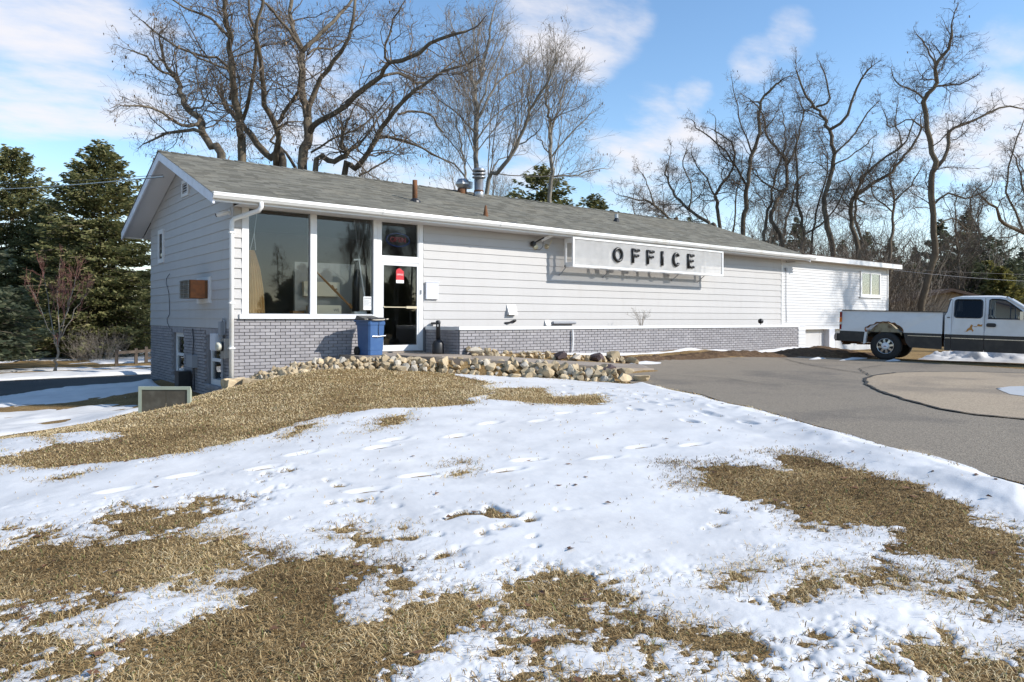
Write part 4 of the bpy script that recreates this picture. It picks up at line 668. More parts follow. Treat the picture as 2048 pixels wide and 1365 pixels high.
sw = P('slit_window', v, 'trim'); g = MB(); g.box(-.03,-.026,Y0+.09,Y1-.09,Z0+.11,Z1-.11); P('pane', g, 'darkglass', sw); g = MB(); g.box(-.024,-.02,Y0+.09,Y1-.09,Z0+.11,Z1-.11); P('backing', g, 'dark', sw)
for (a, b) in ((.9,1.815),(3.865,4.83)):
    v = MB(); z0, z1 = -1.435,-.355; x0, x1 = .075,.14
    v.box(x0,x1,a,a+.07,z0,z1); v.box(x0,x1,b-.07,b,z0,z1); v.box(x0,x1,a+.07,b-.07,z0,z0+.12); v.box(x0,x1,a+.07,b-.07,z1-.10,z1); v.box(x0+.01,x1,a+.07,b-.07,-.93,-.86)
    bw = P('basement_window', v, 'trim')
    for (q0, q1) in ((z0+.12,-.93),(-.86,z1-.10)):
        g = MB(); g.box(.105,.109,a+.07,b-.07,q0,q1); P('pane', g, 'glass', bw)
    g = MB(); g.box(.122,.126,a+.07,a+.3,z0+.12,z1-.1); P('curtain', g, 'room', bw)
    g = MB(); g.box(.22,.24,a-.2,b+.2,z0-.2,z1+.1); P('shade_backing', g, 'dark', bw)  # near-black sheet: the unlit basement's shade put into its colour
# roof: deck, soffit, rakes, ridge, gutters
d = MB()
d.hexa([(XL+.02,YF,zf(XL,YF)-.05),(XR-.02,YF,zf(XR,YF)-.05),(XR-.02,YR,zr(XR)-.05),(XL+.02,YR,zr(XL)-.05)], [(XL+.02,YF,zf(XL,YF)),(XR-.02,YF,zf(XR,YF)),(XR-.02,YR,zr(XR)),(XL+.02,YR,zr(XL))])
d.hexa([(XL+.02,YR+.001,zr(XL)-.05),(XR-.02,YR+.001,zr(XR)-.05),(XR-.02,YB,zb(XR,YB)-.05),(XL+.02,YB,zb(XL,YB)-.05)], [(XL+.02,YR+.001,zr(XL)),(XR-.02,YR+.001,zr(XR)),(XR-.02,YB,zb(XR,YB)),(XL+.02,YB,zb(XL,YB))])
roof = P('roof', d, 'deck')
def slab(m_, x0, x1, ya, yb, fz, lo, hi):
    m_.hexa([(x0,ya,fz(x0,ya)+lo),(x1,ya,fz(x1,ya)+lo),(x1,yb,fz(x1,yb)+lo),(x0,yb,fz(x0,yb)+lo)], [(x0,ya,fz(x0,ya)+hi),(x1,ya,fz(x1,ya)+hi),(x1,yb,fz(x1,yb)+hi),(x0,yb,fz(x0,yb)+hi)])
s = MB(); slab(s, XL+.03, -.03, YF, YR, zf, -.14, -.11); slab(s, XL+.03, -.03, YR, YB, zb, -.14, -.11); slab(s, 19.2, XR-.03, YF, YR, zf, -.14, -.11)
s.hexa([(-.0,YF,zf(0,YF)-.16),(19.2,YF,zf(19.2,YF)-.16),(19.2,.02,zf(19.2,YF)-.16),(0,.02,zf(0,YF)-.16)], [(-.0,YF,zf(0,YF)-.145),(19.2,YF,zf(19.2,YF)-.145),(19.2,.02,zf(19.2,YF)-.145),(0,.02,zf(0,YF)-.145)])
slab(s, 0, 19.2, 7.2, YB, zb, -.16, -.13); P('soffit', s, 'soffit')
for xa, xb in ((XL-.0,XL+.04),(XR-.04,XR)):
    k_ = MB(); slab(k_, xa, xb, YF-.03, YR, zf, -.205, -.012); slab(k_, xa, xb, YR+.002, YB+.03, zb, -.215, -.012); P('rake_board', k_, 'rake')
f_ = MB(); slab(f_, XL+.04, XR-.04, YF-.02, YF+.005, lambda x, y: zf(x, YF), -.17, -.01); slab(f_, XL+.04, XR-.04, YB-.005, YB+.02, lambda x, y: zb(x, YB), -.17, -.01); P('fascia_board', f_, 'trim')
# K-style gutter in lengths, with a seam lip at each joint
prof = [(-.025,-.02),(-.145,-.015),(-.150,-.03),(-.138,-.045),(-.138,-.075),(-.125,-.09),(-.10,-.125),(-.085,-.135),(-.025,-.135),(-.025,-.125),(-.09,-.122),(-.125,-.075),(-.130,-.028),(-.025,-.028)]
cuts = [XL-.01,3.0,6.2,9.3,12.4,15.6,18.2,XR+.25]
for i in range(len(cuts)-1):
    x0, x1 = cuts[i], cuts[i+1]; gm = MB(); rings = []
    for x in (x0, x1-.004):
        dz = random.uniform(-.006,.006) if 0 < i < len(cuts)-2 else 0
        rings.append([(x, YF+py, zf(x, YF)+pz+.01+dz) for py, pz in prof])
    gm.loft(rings); P('gutter', gm, 'gutter')
    if i:
        b = MB(); b.loft([[(x, YF+py*1.04-.002, zf(x, YF)+pz*1.03+.011) for py, pz in prof[:9]] for x in (x0-.03, x0+.03)], True); P('gutter_seam', b, 'gutter')
for xx in (4.9,6.6,8.1,9.9,12.9):
    b = MB(); z_ = zf(xx, YF); b.tube([(xx,YF+.03,z_+.03),(xx+.03,YF-.08,z_+.02),(xx+.05,YF-.15,z_-.005)], .008, 5); P('gutter_hanger', b, 'metal')
ds = MB(); zt = zf(.3, YF)
ds.tube([(.34,YF-.075,zt-.12),(.34,YF-.075,zt-.20),(.31,YF-.02,zt-.27),(-.02,-.10,zt-.41),(-.055,-.07,zt-.47),(-.06,-.065,zt-.6),(-.06,-.065,-1.38)], .046, 10); P('downspout', ds, 'gutter', smooth=True)
for zz_ in (1.7,.3,-.6):
    b = MB(); b.box(-.115,-.0,-.12,-.008,zz_,zz_+.03); P('downspout_strap', b, 'gutter')
# shingles: the tabs that show largest are objects, the rest one joined part
def tab(x0, x1, s0, fz, ya):
    sc = math.hypot(1, .352); y0 = ya+s0/sc; y1 = y0+.155/sc; jz = random.uniform(.010,.017)
    return x0, x1, y0, min(y1, YR-.0), jz
items = []
nrow = int((YR-YF+.03)*math.hypot(1, .352)/.14)
for c in range(nrow):
    x = XL-.015-random.random()*.3
    while x < XR+.01:
        wd = random.choice((.16,.24,.31,.31,.31)); a, b = max(XL-.015, x+.003), min(XR+.015, x+wd)
        if b-a > .03: items.append(tab(a, b, c*.14-.035, zf, YF))
        x += wd
items.sort(key=lambda q: (q[0]+q[1])/2*.9+q[2]*1.3)
for i, (x0, x1, y0, y1, j) in enumerate(items):
    if i == 0: rest = MB()
    m_ = MB() if i < 300 else rest
    vs = [(x0,y0,zf(x0,y0)+.001),(x1,y0,zf(x1,y0)+.001),(x0,y0,zf(x0,y0)+j),(x1,y0,zf(x1,y0)+j),(x1,y1,zf(x1,y1)+.003),(x0,y1,zf(x0,y1)+.003)]
    m_.add(vs, [(0,1,3,2),(2,3,4,5),(0,2,5),(1,4,3)])
    if i < 300: part('shingle', m_, M['shingle'], roof)
part('shingle_rows', rest, M['shingle'], roof, kind='stuff')
b = MB()
for i in range(70):
    x0 = XL-.02+i*(XR-XL)/70; x1 = x0+(XR-XL)/70+.05; h0, h1 = .028, .012
    b.add([(x0,YR-.14,zf(x0,YR-.14)+h0),(x0,YR,zr(x0)+h0+.012),(x0,YR+.14,zb(x0,YR+.14)+h0),(x1,YR-.14,zf(x1,YR-.14)+h1),(x1,YR,zr(x1)+h1+.012),(x1,YR+.14,zb(x1,YR+.14)+h1)], [(0,3,4,1),(1,4,5,2),(0,1,2)])
part('ridge_cap', b, M['shingle'], roof)
b = MB(); slab(b, XL-.015, XR+.015, YR+.01, YB+.03, zb, .001, .014); part('back_slope', b, M['shingle'], roof)
# ---- things on the roof
def onroof(x, y): return zf(x, y)
x, y = 4.80,1.12; z = onroof(x, y); p = MB(); p.lathe([(.066,-.1),(.064,.30),(.06,.53),(.045,.53),(.045,.3)], (x,y,z), 14)
st = solo('vent_pipe', p, M['rust'], 'rusty brown vent pipe standing alone on the front roof slope', 'vent pipe', (x,y,z), smooth=True); fl = MB(); fl.lathe([(.15,-.05),(.14,.0),(.075,.05),(.067,.06)], (x,y,z+.01), 14); part('flashing', fl, M['black'], st)
x, y = 8.26,3.25; z = onroof(x, y); ch = thing('chimney_flue', 'tall round metal chimney flue with a louvred cap near the ridge', 'chimney', (x,y,z))
p = MB(); p.lathe([(.17,-.15),(.16,.12),(.155,.14),(.135,.15),(.135,.55)], (x,y,z), 20); part('flue_pipe', p, M['metal'], ch, True)
p = MB(); p.lathe([(.15,.15),(.15,.19),(.136,.20)], (x,y,z), 20); part('storm_collar', p, M['rust'], ch, True)
for hh in (.56,.66,.76):
    p = MB(); p.lathe([(.13,hh),(.20,hh+.012),(.21,hh+.035),(.19,hh+.05),(.13,hh+.055)], (x,y,z), 20); part('cap_ring', p, M['metal'], ch, True)
p = MB(); p.lathe([(.20,.80),(.19,.83),(.10,.87),(.0,.88)], (x,y,z), 20); part('cap_top', p, M['metal'], ch, True)
p = MB(); p.lathe([(.10,.5),(.10,.82)], (x,y,z), 12); part('inner_pipe', p, M['black'], ch)
x, y = 8.12,3.62; z = onroof(x, y); tv = thing('roof_ventilator', 'squat angular metal roof ventilator left of the tall flue', 'roof vent', (x-.22,y,z)); x -= .22
p = MB(); p.lathe([(.15,-.15),(.14,.13)], (x,y,z), 16); part('vent_neck', p, M['rust'], tv, True)
p = MB(); p.lathe([(.11,.12),(.22,.25),(.22,.30),(.13,.42),(.0,.44)], (x,y,z), 6); part('vent_head', p, M['metal'], tv)
p = MB(); p.hexa([(x+.05,y-.14,z+.16),(x+.32,y-.10,z+.16),(x+.32,y+.10,z+.16),(x+.05,y+.14,z+.16)], [(x+.05,y-.14,z+.36),(x+.32,y-.10,z+.36),(x+.32,y+.10,z+.36),(x+.05,y+.14,z+.36)]); part('vent_hood', p, M['metal'], tv)
x, y = 6.30,.16; z = onroof(x, y); p = MB(); p.lathe([(.075,-.03),(.055,.08),(.028,.24),(.022,.27),(.0,.275)], (x,y,z), 10)
solo('roof_jack', p, M['rust'], 'short tapered roof jack close above the gutter', 'roof vent', (x,y,z))
x, y = 12.65,1.78; z = onroof(x, y); p = MB(); p.lathe([(.10,-.05),(.09,.06),(.06,.10),(.06,.24),(.045,.24),(.045,.1)], (x,y,z), 12)
so = solo('plumbing_vent', p, M['black'], 'small black-footed plumbing vent above the office sign', 'vent pipe', (x,y,z)); p = MB(); p.lathe([(.062,.12),(.062,.245)], (x,y,z), 12); part('vent_sleeve', p, M['metal'], so)
# ---- things fixed to the walls
e = MB(); e.box(4.42,4.76,-.075,-.0,.47,.87); eb = solo('electrical_box', e, M['lightgrey'], 'flat grey-white electrical box on the clapboards right of the door', 'utility box', (4.59,0,.67)); e = MB(); e.box(4.40,4.78,-.085,-.072,.86,.88); part('box_cover', e, M['lightgrey'], eb)
def hood(x, z, w_, h, d_, label):
    e = MB(); e.prism([(x-w_/2,-.004,z),(x-w_/2,-d_,z),(x-w_/2,-.02,z+h),(x-w_/2,-.004,z+h)], (w_,0,0)); return solo('vent_hood', e, M['white'], label, 'vent hood', (x,0,z))
hood(6.98,.11,.27,.26,.13,'larger white wedge-shaped vent hood low on the clapboards'); hood(8.2,-.17,.17,.14,.09,'smaller white vent hood just above the planter')
e = MB(); e.tube([(6.78,-.02,-.10),(6.9,-.07,-.09),(7.0,-.09,-.04),(7.08,-.08,-.03)], .022, 8); e.tube([(7.05,-.02,-.08),(7.08,-.09,-.03)], .03, 8); solo('hose_bib', e, M['black'], 'dark hose tap on the wall below the larger vent hood', 'tap', (6.9,0,-.1))
e = MB(); e.tube([(8.32,-.02,-.15),(8.34,-.10,-.10),(9.12,-.10,-.10),(9.14,-.10,-.11)], .042, 8); solo('drain_pipe', e, M['greypaint'], 'short grey pipe lying along the foot of the clapboards', 'pipe', (8.3,0,-.13))
e = MB(); e.lathe([(.0,-.03),(.07,-.03),(.09,.0),(.08,.02),(.0,.025)], (4.62,-.12,-.10), 12); solo('dish', e, M['black'], 'small dark dish on the planter ledge beside the door', 'dish', (4.62,-.12,-.13))
# floodlight and second bare bracket
fl = thing('floodlight', 'floodlight on a rusty bracket under the eave beside the sign', 'lamp', (7.67,0,1.95))
e = MB(); e.lathe([(.0,.0),(.075,.0),(.075,-.05),(.0,-.06)], (7.78,-.004,1.90), 12, 'y'); part('mounting_plate', e, M['brass'], fl)
e = MB(); e.lathe([(.06,.0),(.075,-.05),(.05,-.12),(.0,-.13)], (7.66,-.03,1.97), 12, 'y'); part('socket', e, M['black'], fl)
e = MB(); e.tube([(7.68,-.13,2.0),(7.85,-.30,2.13)], .02, 6); part('arm', e, M['black'], fl)
e = MB(); e.hexa([(7.80,-.25,2.05),(8.02,-.45,2.19),(8.12,-.36,2.17),(7.90,-.16,2.03)], [(7.80,-.26,2.10),(8.02,-.46,2.24),(8.12,-.37,2.22),(7.90,-.17,2.08)]); part('lamp_head', e, M['trim'], fl)
e = MB(); e.tube([(7.9,-.2,2.05),(7.93,-.15,1.9),(7.86,-.1,1.82),(7.76,-.05,1.84)], .008, 5); part('cable', e, M['black'], fl)
e = MB(); e.lathe([(.0,.0),(.075,.0),(.06,-.05),(.03,-.10),(.0,-.11)], (8.17,-.004,1.93), 10, 'y'); b2 = solo('lamp_bracket', e, M['brass'], 'bare brass lamp bracket right of the floodlight', 'lamp', (8.17,0,1.93)); e = MB(); e.tube([(8.17,-.1,1.93),(8.22,-.13,2.02),(8.26,-.12,2.10)], .010, 6); part('stem', e, M['brass'], b2)
# air conditioner in the left wall
ac = thing('air_conditioner', 'rusty orange window air conditioner sticking out of the left wall', 'air conditioner', (0,2.1,.4))
e = MB(); e.box(-.05,-.006,1.49,2.5,.335,.435); e.box(-.05,-.006,1.49,2.5,.835,.905); e.box(-.05,-.006,1.49,1.62,.435,.835); e.box(-.05,-.006,2.38,2.5,.435,.835); part('surround', e, M['trim'], ac)
e = MB(); e.box(-.42,-.0,1.64,2.36,.44,.83); part('case', e, M['rust'], ac)
mt_ = mat('orange_case', (.36,.12,.035), .6, .3, 5, c2=(.2,.08,.03), c2amt=.7, c2scale=6); e = MB(); e.box(-.40,-.11,1.632,1.64,.445,.825); part('side_panel', e, mt_, ac)
e = MB(); e.box(-.432,-.42,1.64,2.36,.44,.83); part('coil_back', e, M['board'], ac)
for q in range(5):
    e = MB(); zz_ = .45+q*.09; e.box(-.445,-.432,1.63,2.37,zz_,zz_+.007); part('guard_bar', e, M['metal'], ac)
for q in range(3):
    e = MB(); yy = 1.63+q*.36; e.box(-.450,-.445,yy,yy+.008,.44,.83); part('guard_bar', e, M['metal'], ac)
# security camera, meter, boxes and cables on the left wall
cm_ = thing('security_camera', 'small white security camera on the corner below the gutter', 'camera', (0,.22,2.13))
e = MB(); e.lathe([(.0,0),(.06,0),(.06,-.03),(.0,-.03)], (.0,.22,2.15), 12, 'x'); part('mount', e, M['white'], cm_); e = MB(); e.tube([(-.03,.20,2.15),(-.12,.24,2.12),(-.22,.34,2.09)], [.03,.048,.048], 10); part('camera_body', e, M['white'], cm_); e = MB(); e.tube([(-.218,.338,2.091),(-.24,.358,2.085)], .036, 10); part('lens', e, M['black'], cm_)
mtr = thing('electric_meter', 'round glass electric meter in a grey box at the wall corner', 'electric meter', (0,.3,-.6))
e = MB(); e.box(-.13,-.01,.16,.42,-.80,-.40); part('meter_box', e, M['metal'], mtr); e = MB(); e.lathe([(.0,-.25),(.075,-.25),(.09,-.22),(.09,-.13),(.0,-.13)], (0,.30,-.56), 16, 'x'); part('meter_glass', e, M['clearlens'], mtr); e = MB(); e.lathe([(.098,-.165),(.098,-.13),(.0,-.13)], (0,.30,-.56), 16, 'x'); part('meter_ring', e, M['black'], mtr)
bx = thing('disconnect_box', 'pale grey disconnect box beside the electric meter', 'utility box', (0,.8,-.6)); e = MB(); e.box(-.17,-.01,.62,1.0,-.66,-.31); part('box_body', e, M['lightgrey'], bx); e = MB(); e.box(-.18,-.17,.63,.99,-.65,-.32); part('box_door', e, M['lightgrey'], bx)
e = MB(); e.box(-.12,-.008,.46,.62,-.34,-.06); e.tube([(-.06,.54,-.06),(-.06,.5,.0),(-.05,.42,-.04),(-.05,.40,-.3)], .012, 6); e.tube([(-.07,.54,-.34),(-.07,.54,-.44)], .035, 8); e.tube([(-.06,.54,-.44),(-.06,.5,-1.5)], .028, 8); solo('conduit', e, M['greypaint'], 'grey conduit with junction head between the two meter boxes', 'conduit', (0,.54,-.8))
jb = thing('junction_box', 'dull grey cable box low on the brick between the basement windows', 'utility box', (0,2.9,-1)); e = MB(); e.box(-.13,-.008,2.55,3.05,-1.12,-.84); part('box_body', e, M['greypaint'], jb); e = MB(); e.tube([(-.05,2.8,-.84),(-.03,2.82,-.5),(-.03,2.9,-.24)], .012, 6); e.tube([(-.06,2.7,-1.12),(-.05,2.66,-1.4),(-.1,2.5,-1.62)], .018, 6); part('cable', e, M['black'], jb)
e = MB(); e.tube([(-.03,5.08,1.12),(-.05,5.28,1.02),(-.04,5.36,.9),(-.035,5.1,.62),(-.035,5.05,.33),(-.035,5.04,.1),(-.035,5.3,-.02),(-.035,5.26,-.12),(-.035,5.04,-.24)], .0075, 6); solo('loose_cable', e, M['black'], 'thin dark cable hanging down the left clapboard wall', 'cable', (0,5.1,.4))
pp = thing('heat_pump', 'small dark unit with pale pipes at the foot of the left brick wall', 'utility box', (-.2,3.3,-1.6)); e = MB(); e.box(-.32,-.05,2.95,3.3,-1.68,-1.22); part('unit_case', e, M['black'], pp)
for yy in (3.38,3.56): 
    e = MB(); e.tube([(-.12,yy,-1.65),(-.12,yy,-1.18)], .035, 8); part('pipe', e, M['white'], pp)
# roof-side service wires
def wire(name, a, b, sag, r, mt, label):
    a = Vector(a); b = Vector(b); m_ = MB(); m_.tube([a.lerp(b, i/14)-Vector((0,0,sag*4*(i/14)*(1-i/14))) for i in range(15)], r, 5); return solo(name, m_, M[mt], label, 'wire', a)
wire('service_wire', (-.58,3.3,3.30), (-6.9,27.0,5.75), .14, .007, 'black', 'uppermost thin service wire running from the gable to the left')
wire('service_wire', (-.58,3.26,3.26), (-7.4,27.0,5.55), .24, .012, 'metal', 'thick pale service cable sagging from the gable to the left')
wire('service_wire', (-.58,3.22,3.24), (-6.8,28.0,5.72), .2, .009, 'black', 'dark service wire just above the thick pale cable')
wire('utility_wire', (27.2,.3,2.2), (39.2,-6.1,2.0), .10, .008, 'black', 'thin wire running right from the annex corner')
wire('utility_wire', (27.2,.2,2.15), (40.2,-6.4,1.75), .25, .006, 'greypaint', 'pale slack wire just below the thin wire at right')
# ---- sign
SX0, SX1, SZ0, SZ1 = 8.62,15.07,1.395,2.185; SY1, SY0 = -.57,-.28
sg = thing('office_sign', 'long white box sign with black OFFICE lettering hung under the eave', 'sign', (8.62,-.3,1.4))
SLOPE = -.0045
def sx(x): return SLOPE*(x-SX0)
def bar(m_, x0, x1, y0, y1, z0, z1): m_.hexa([(x0,y0,z0+sx(x0)),(x1,y0,z0+sx(x1)),(x1,y1,z0+sx(x1)),(x0,y1,z0+sx(x0))], [(x0,y0,z1+sx(x0)),(x1,y0,z1+sx(x1)),(x1,y1,z1+sx(x1)),(x0,y1,z1+sx(x0))])
e = MB(); bar(e,SX0,SX1,SY1,SY1+.05,SZ0,SZ0+.055); bar(e,SX0,SX1,SY1,SY1+.05,SZ1-.05,SZ1); bar(e,SX0,SX0+.06,SY1,SY1+.05,SZ0+.055,SZ1-.05); bar(e,SX1-.06,SX1,SY1,SY1+.05,SZ0+.055,SZ1-.05)
bar(e,SX0,SX0+.05,SY0,SY0+.05,SZ0,SZ1-.03); bar(e,SX0,SX1-.5,SY0,SY0+.05,SZ0,SZ0+.05); bar(e,SX0,SX0+.05,SY1+.05,SY0,SZ1-.15,SZ1-.03); bar(e,SX0,SX0+.05,SY1+.05,SY0,SZ0,SZ0+.12)
bar(e,SX1-.55,SX1-.5,SY0,SY0+.05,SZ0+.05,SZ1-.03); part('sign_frame', e, M['trim'], sg)
e = MB(); bar(e,SX0+.06,SX1-.06,SY1+.018,SY1+.026,SZ0+.055,SZ1-.05); part('sign_panel', e, M['panel'], sg)
for xx in (10.25,13.2):
    e = MB(); bar(e,xx,xx+.07,SY0,SY0+.04,SZ0+.05,SZ1-.05); part('upright', e, M['trim'], sg)
for xx in (SX0+.03,10.3,13.25,14.5):
    e = MB(); e.tube([(xx,SY0+.02,SZ0-.005+sx(xx)),(xx-.02,.0,1.17)], .012, 6); part('brace', e, M['greypaint'], sg)
def letter(ch, cx, w_, zt, zb_, r=.044):
    y = SY1-.005; m_ = MB(); h = (zt-zb_)/2; zc = (zt+zb_)/2; a = cx-w_/2+r; b = cx+w_/2-r*.6; t_ = zt-r; bt = zb_+r
    if ch == 'O': m_.tube([(cx+(w_/2-r)*math.cos(q*2*math.pi/28), y, zc+(h-r)*math.sin(q*2*math.pi/28)) for q in range(28)], r, 8, closed=True)
    if ch == 'C': m_.tube([(cx+(w_/2-r)*math.cos(q), y, zc+(h-r)*math.sin(q)) for q in np.linspace(R(38), R(322), 22)], r, 8)
    if ch in 'FE':
        m_.tube([(a,y,zb_),(a,y,zt)], r, 8); m_.tube([(a,y,t_),(b,y,t_)], r*.92, 8); m_.tube([(a,y,zc+.01),(b-.03,y,zc+.01)], r*.9, 8)
    if ch == 'E': m_.tube([(a,y,bt),(b,y,bt)], r*.92, 8)
    if ch == 'I': m_.tube([(cx,y,zb_),(cx,y,zt)], r*1.05, 8)
    o = part('letter', m_, M['letter'], sg); o.data.polygons.foreach_set('use_smooth', [True]*len(o.data.polygons)); o['label'] = 'glossy black tubular letter '+ch; return o
for ch, cx, w_, zt, zb_ in (('O',10.31,.40,2.005,1.575),('F',11.03,.33,2.005,1.59),('F',11.65,.33,2.0,1.585),('I',12.15,.1,1.995,1.575),('C',12.78,.34,2.0,1.56),('E',13.46,.32,1.985,1.545)): letter(ch, cx, w_, zt, zb_)

# ------------------------------------------------------------------ seen through the shopfront
e = MB(); n = 26
def cx_(i): return .33+.40*i/n
for (z_, sp) in ((.11,1.0),(.6,.95),(1.15,.75),(1.36,.42),(1.40,.34)): pass
rings = []
for (z_, sp) in ((.115,1.0),(.6,.9),(1.0,.72),(1.3,.45),(1.40,.33)):
    rings.append([(.32+.36*sp*i/n, .10+.035*math.sin(i*1.5), z_) for i in range(n+1)])
e.loft(rings, False, False); cur_ = solo('curtain', e, M['curtain'], 'tan gathered curtain hanging inside the left shop window', 'curtain', (.5,.1,.1), smooth=True)
e = MB()
for q in (.36,.47): e.tube([(q,.10,1.40),(.44,.10,1.75),(.50,.10,2.2)], .005, 4)
part('cord', e, M['paper'], cur_)
e = MB(); e.tube([(1.80,.16,1.02),(2.25,.20,.62),(2.80,.24,.13)], [.02,.028,.02], 8); e.tube([(2.18,.19,.74),(2.24,.2,.64),(2.30,.21,.66)], .018, 6); e.tube([(2.60,.22,.33),(2.66,.23,.24)], .036, 8); solo('wooden_pole', e, M['wood'], 'varnished wooden pole leaning diagonally inside the right shop window', 'pole', (2.3,.2,.1))
e = MB(); e.box(1.5,3.2,.62,.70,.10,1.25); solo('partition', e, mat('grey_partition', (.42,.41,.37), .7, .06, 2), 'grey half-height partition inside the right window', 'partition', (2.3,.66,.1))
e = MB(); e.box(1.66,2.50,.50,.61,.50,.82); solo('cream_box', e, M['cream'], 'upper cream cardboard box behind the wooden pole', 'box', (2.1,.55,.5))
e = MB(); e.box(1.70,2.45,.30,.48,-.1,.30); cb = solo('carton', e, M['cream'], 'lower cream carton at the bottom of the right window', 'box', (2.1,.4,-.1)); text('lettering', 'WE', .09, (2.33,.298,.19), (R(90),0,0), M['ink'], cb)
e = MB(); e.box(.12,3.2,.13,.60,-.14,-.10); solo('window_shelf', e, M['wood'], 'wooden display shelf inside the shop windows', 'shelf', (1.6,.4,-.1))
e = MB(); e.box(1.30,1.55,.2,.4,.11,.17); solo('small_box', e, M['wood'], 'little wooden block at the lower corner of the left window', 'box', (1.4,.3,.11))
um = thing('folded_umbrella', 'black folded umbrella with pale ties standing inside the right window', 'umbrella', (2.78,.2,.15)); e = MB(); e.tube([(2.75,.20,.16),(2.75,.20,.8),(2.79,.2,1.30)], [.085,.08,.055], 10); part('canopy', e, M['black'], um, True); e = MB(); e.tube([(2.80,.16,1.33),(2.86,.15,.95),(2.93,.13,.50)], .016, 6); part('tie', e, M['paper'], um); e = MB(); e.tube([(2.70,.2,1.32),(2.85,.2,1.34)], .02, 6); part('end_cap', e, M['paper'], um); e = MB(); e.box(2.68,2.98,.12,.28,.11,.165); part('foot', e, M['paper'], um)
e = MB()
for (q, zq) in ((2.66,2.2),(2.78,2.2),(2.96,2.2)): e.tube([(q,.1,zq),(2.80,.15,1.34)], .003, 3)
solo('hanging_cord', e, M['paper'], 'fine pale cords from the ceiling to the black umbrella', 'cord', (2.8,.1,1.34))
pn = MB(); pn.box(2.845,3.045,.014,.018,.20,.50); nt_ = solo('paper_notice', pn, M['paper'], 'white printed notice taped inside the window by the door', 'notice', (2.95,.016,.2))
e = MB()
e.box(2.86,3.03,.0125,.0135,.455,.475)
for q in range(7): e.box(2.872,3.018-.02*(q % 3),.0125,.0135,.425-q*.021,.433-q*.021)
e.box(2.862,2.867,.0125,.0135,.27,.45); e.box(3.024,3.029,.0125,.0135,.27,.45); part('print', e, M['ink'], nt_)
rs = MB(); rs.prism([(3.66,-.001,.90),(3.86,-.001,.90),(3.86,-.001,1.10),(3.76,-.001,1.165),(3.72,-.001,1.165),(3.66,-.001,1.12)], (0,.003,0)); rsn = solo('door_sign', rs, M['red'], 'small red house-shaped sign stuck to the glass door', 'sign', (3.76,0,.82)); e = MB(); e.box(3.66,3.86,-.001,.002,.825,.898); part('white_strip', e, M['paper'], rsn); text('lettering', 'OFFICE', .052, (3.76,-.0035,1.02), (R(90),0,0), M['paper'], rsn, .0005)
rk = thing('coat_stand', 'black coat stand with splayed feet behind the glass door', 'coat stand', (3.62,.9,-.74)); e = MB(); e.tube([(3.62,.9,-.7),(3.62,.9,.22)], .02, 8); part('pole', e, M['black'], rk)
for q in range(5):
    a = q*2*math.pi/5; e = MB(); e.tube([(3.62,.9,-.42),(3.62+.16*math.cos(a),.9+.16*math.sin(a),-.55),(3.62+.27*math.cos(a),.9+.27*math.sin(a),-.72)], .022, 6); part('foot', e, M['black'], rk)
e = MB(); e.tube([(3.5,.9,.26),(3.62,.9,.22),(3.74,.9,.26)], .02, 6); part('hook', e, M['black'], rk)
ct = thing('counter', 'dark service counter deep inside the shop', 'counter', (1.2,2.6,-.74)); e = MB(); e.box(.6,1.15,2.4,3.1,-.74,.4); e.box(.62,1.05,2.7,3.1,.4,.95); part('cabinet', e, M['room'], ct); e = MB(); e.box(.55,1.3,2.35,3.15,.4,.44); part('top', e, M['wood'], ct)
# ------------------------------------------------------------------ porch and path
e = MB(); e.prism([(x,y,-1.2) for x,y in PORCHP][::-1], (0,0,.425)); e.box(3.25,4.36,-.10,.0,-.775,-.745); o = part('porch_slab', e, M['concrete']); o['kind'] = 'structure'; o['label'] = 'worn concrete porch slab before the glass door'
sheet('garden_path', PATHP, .12, lambda x, y, d: np.maximum(-.817-.067*(x-4), terrain(x, y)+.02)+.01*fbm(x, y, .8, 3, 4), M['concrete'], 'tan concrete path between the two stone borders')
sk_ = MB(); n_ = len(PATHP)
for i in range(n_):
    a, b = np.array(PATHP[i]), np.array(PATHP[(i+1) % n_]); k_ = max(2, int(np.linalg.norm(b-a)/.12))
    for j in range(k_):
        p, q = a+(b-a)*j/k_, a+(b-a)*(j+1)/k_; zz = [float(np.maximum(-.817-.067*(r_[0]-4), terrain(r_[0], r_[1])+.02)+.01*fbm(np.array([r_[0]]), np.array([r_[1]]), .8, 3, 4)[0]) for r_ in (p, q)]
        sk_.quad((p[0],p[1],zz[0]-.25),(q[0],q[1],zz[1]-.25),(q[0],q[1],zz[1]-.001),(p[0],p[1],zz[0]-.001))
o = part('path_edge', sk_, M['concrete']); o['kind'] = 'structure'; o['label'] = 'rough edge of the tan concrete path'
# ------------------------------------------------------------------ brick planter wall
pl = thing('brick_planter', 'long low grey brick planter wall with a white cap along the office front', 'planter', (4.43,-1.45,-.9))
PX0, PX1, PY = 4.45, 17.93, -1.43
def capz(x): return -.165-.0012*(x-4.4)
e = MB(); e.box(PX0+.016,PX1,PY+.016,PY+.14,-1.3,-.25); e.box(PX0+.016,PX0+.15,PY+.14,-.03,-1.3,-.25); e.box(PX1-.1,PX1,PY+.14,-.03,-1.3,-.25); part('wall_core', e, M['mortar'], pl)
e = MB(); e.box(PX0+.15,PX1-.1,PY+.14,-.03,-1.2,-.30); part('soil', e, M['mulch'], pl)
def crack(a, b, z): return abs(a-.75-( -.25-z)*1.1) < .1 and z > -.55 or (11 < 0)
lay(pl, (PX0,PY+.016), (1,0), (0,-1), PX1-PX0, -.250, 12, 300, order=lambda q: q[0]-(0 if q[2] > -.80 else -100) if q[2] > -.84 else q[0]+200, skip=lambda a, b, z: z < -.98)
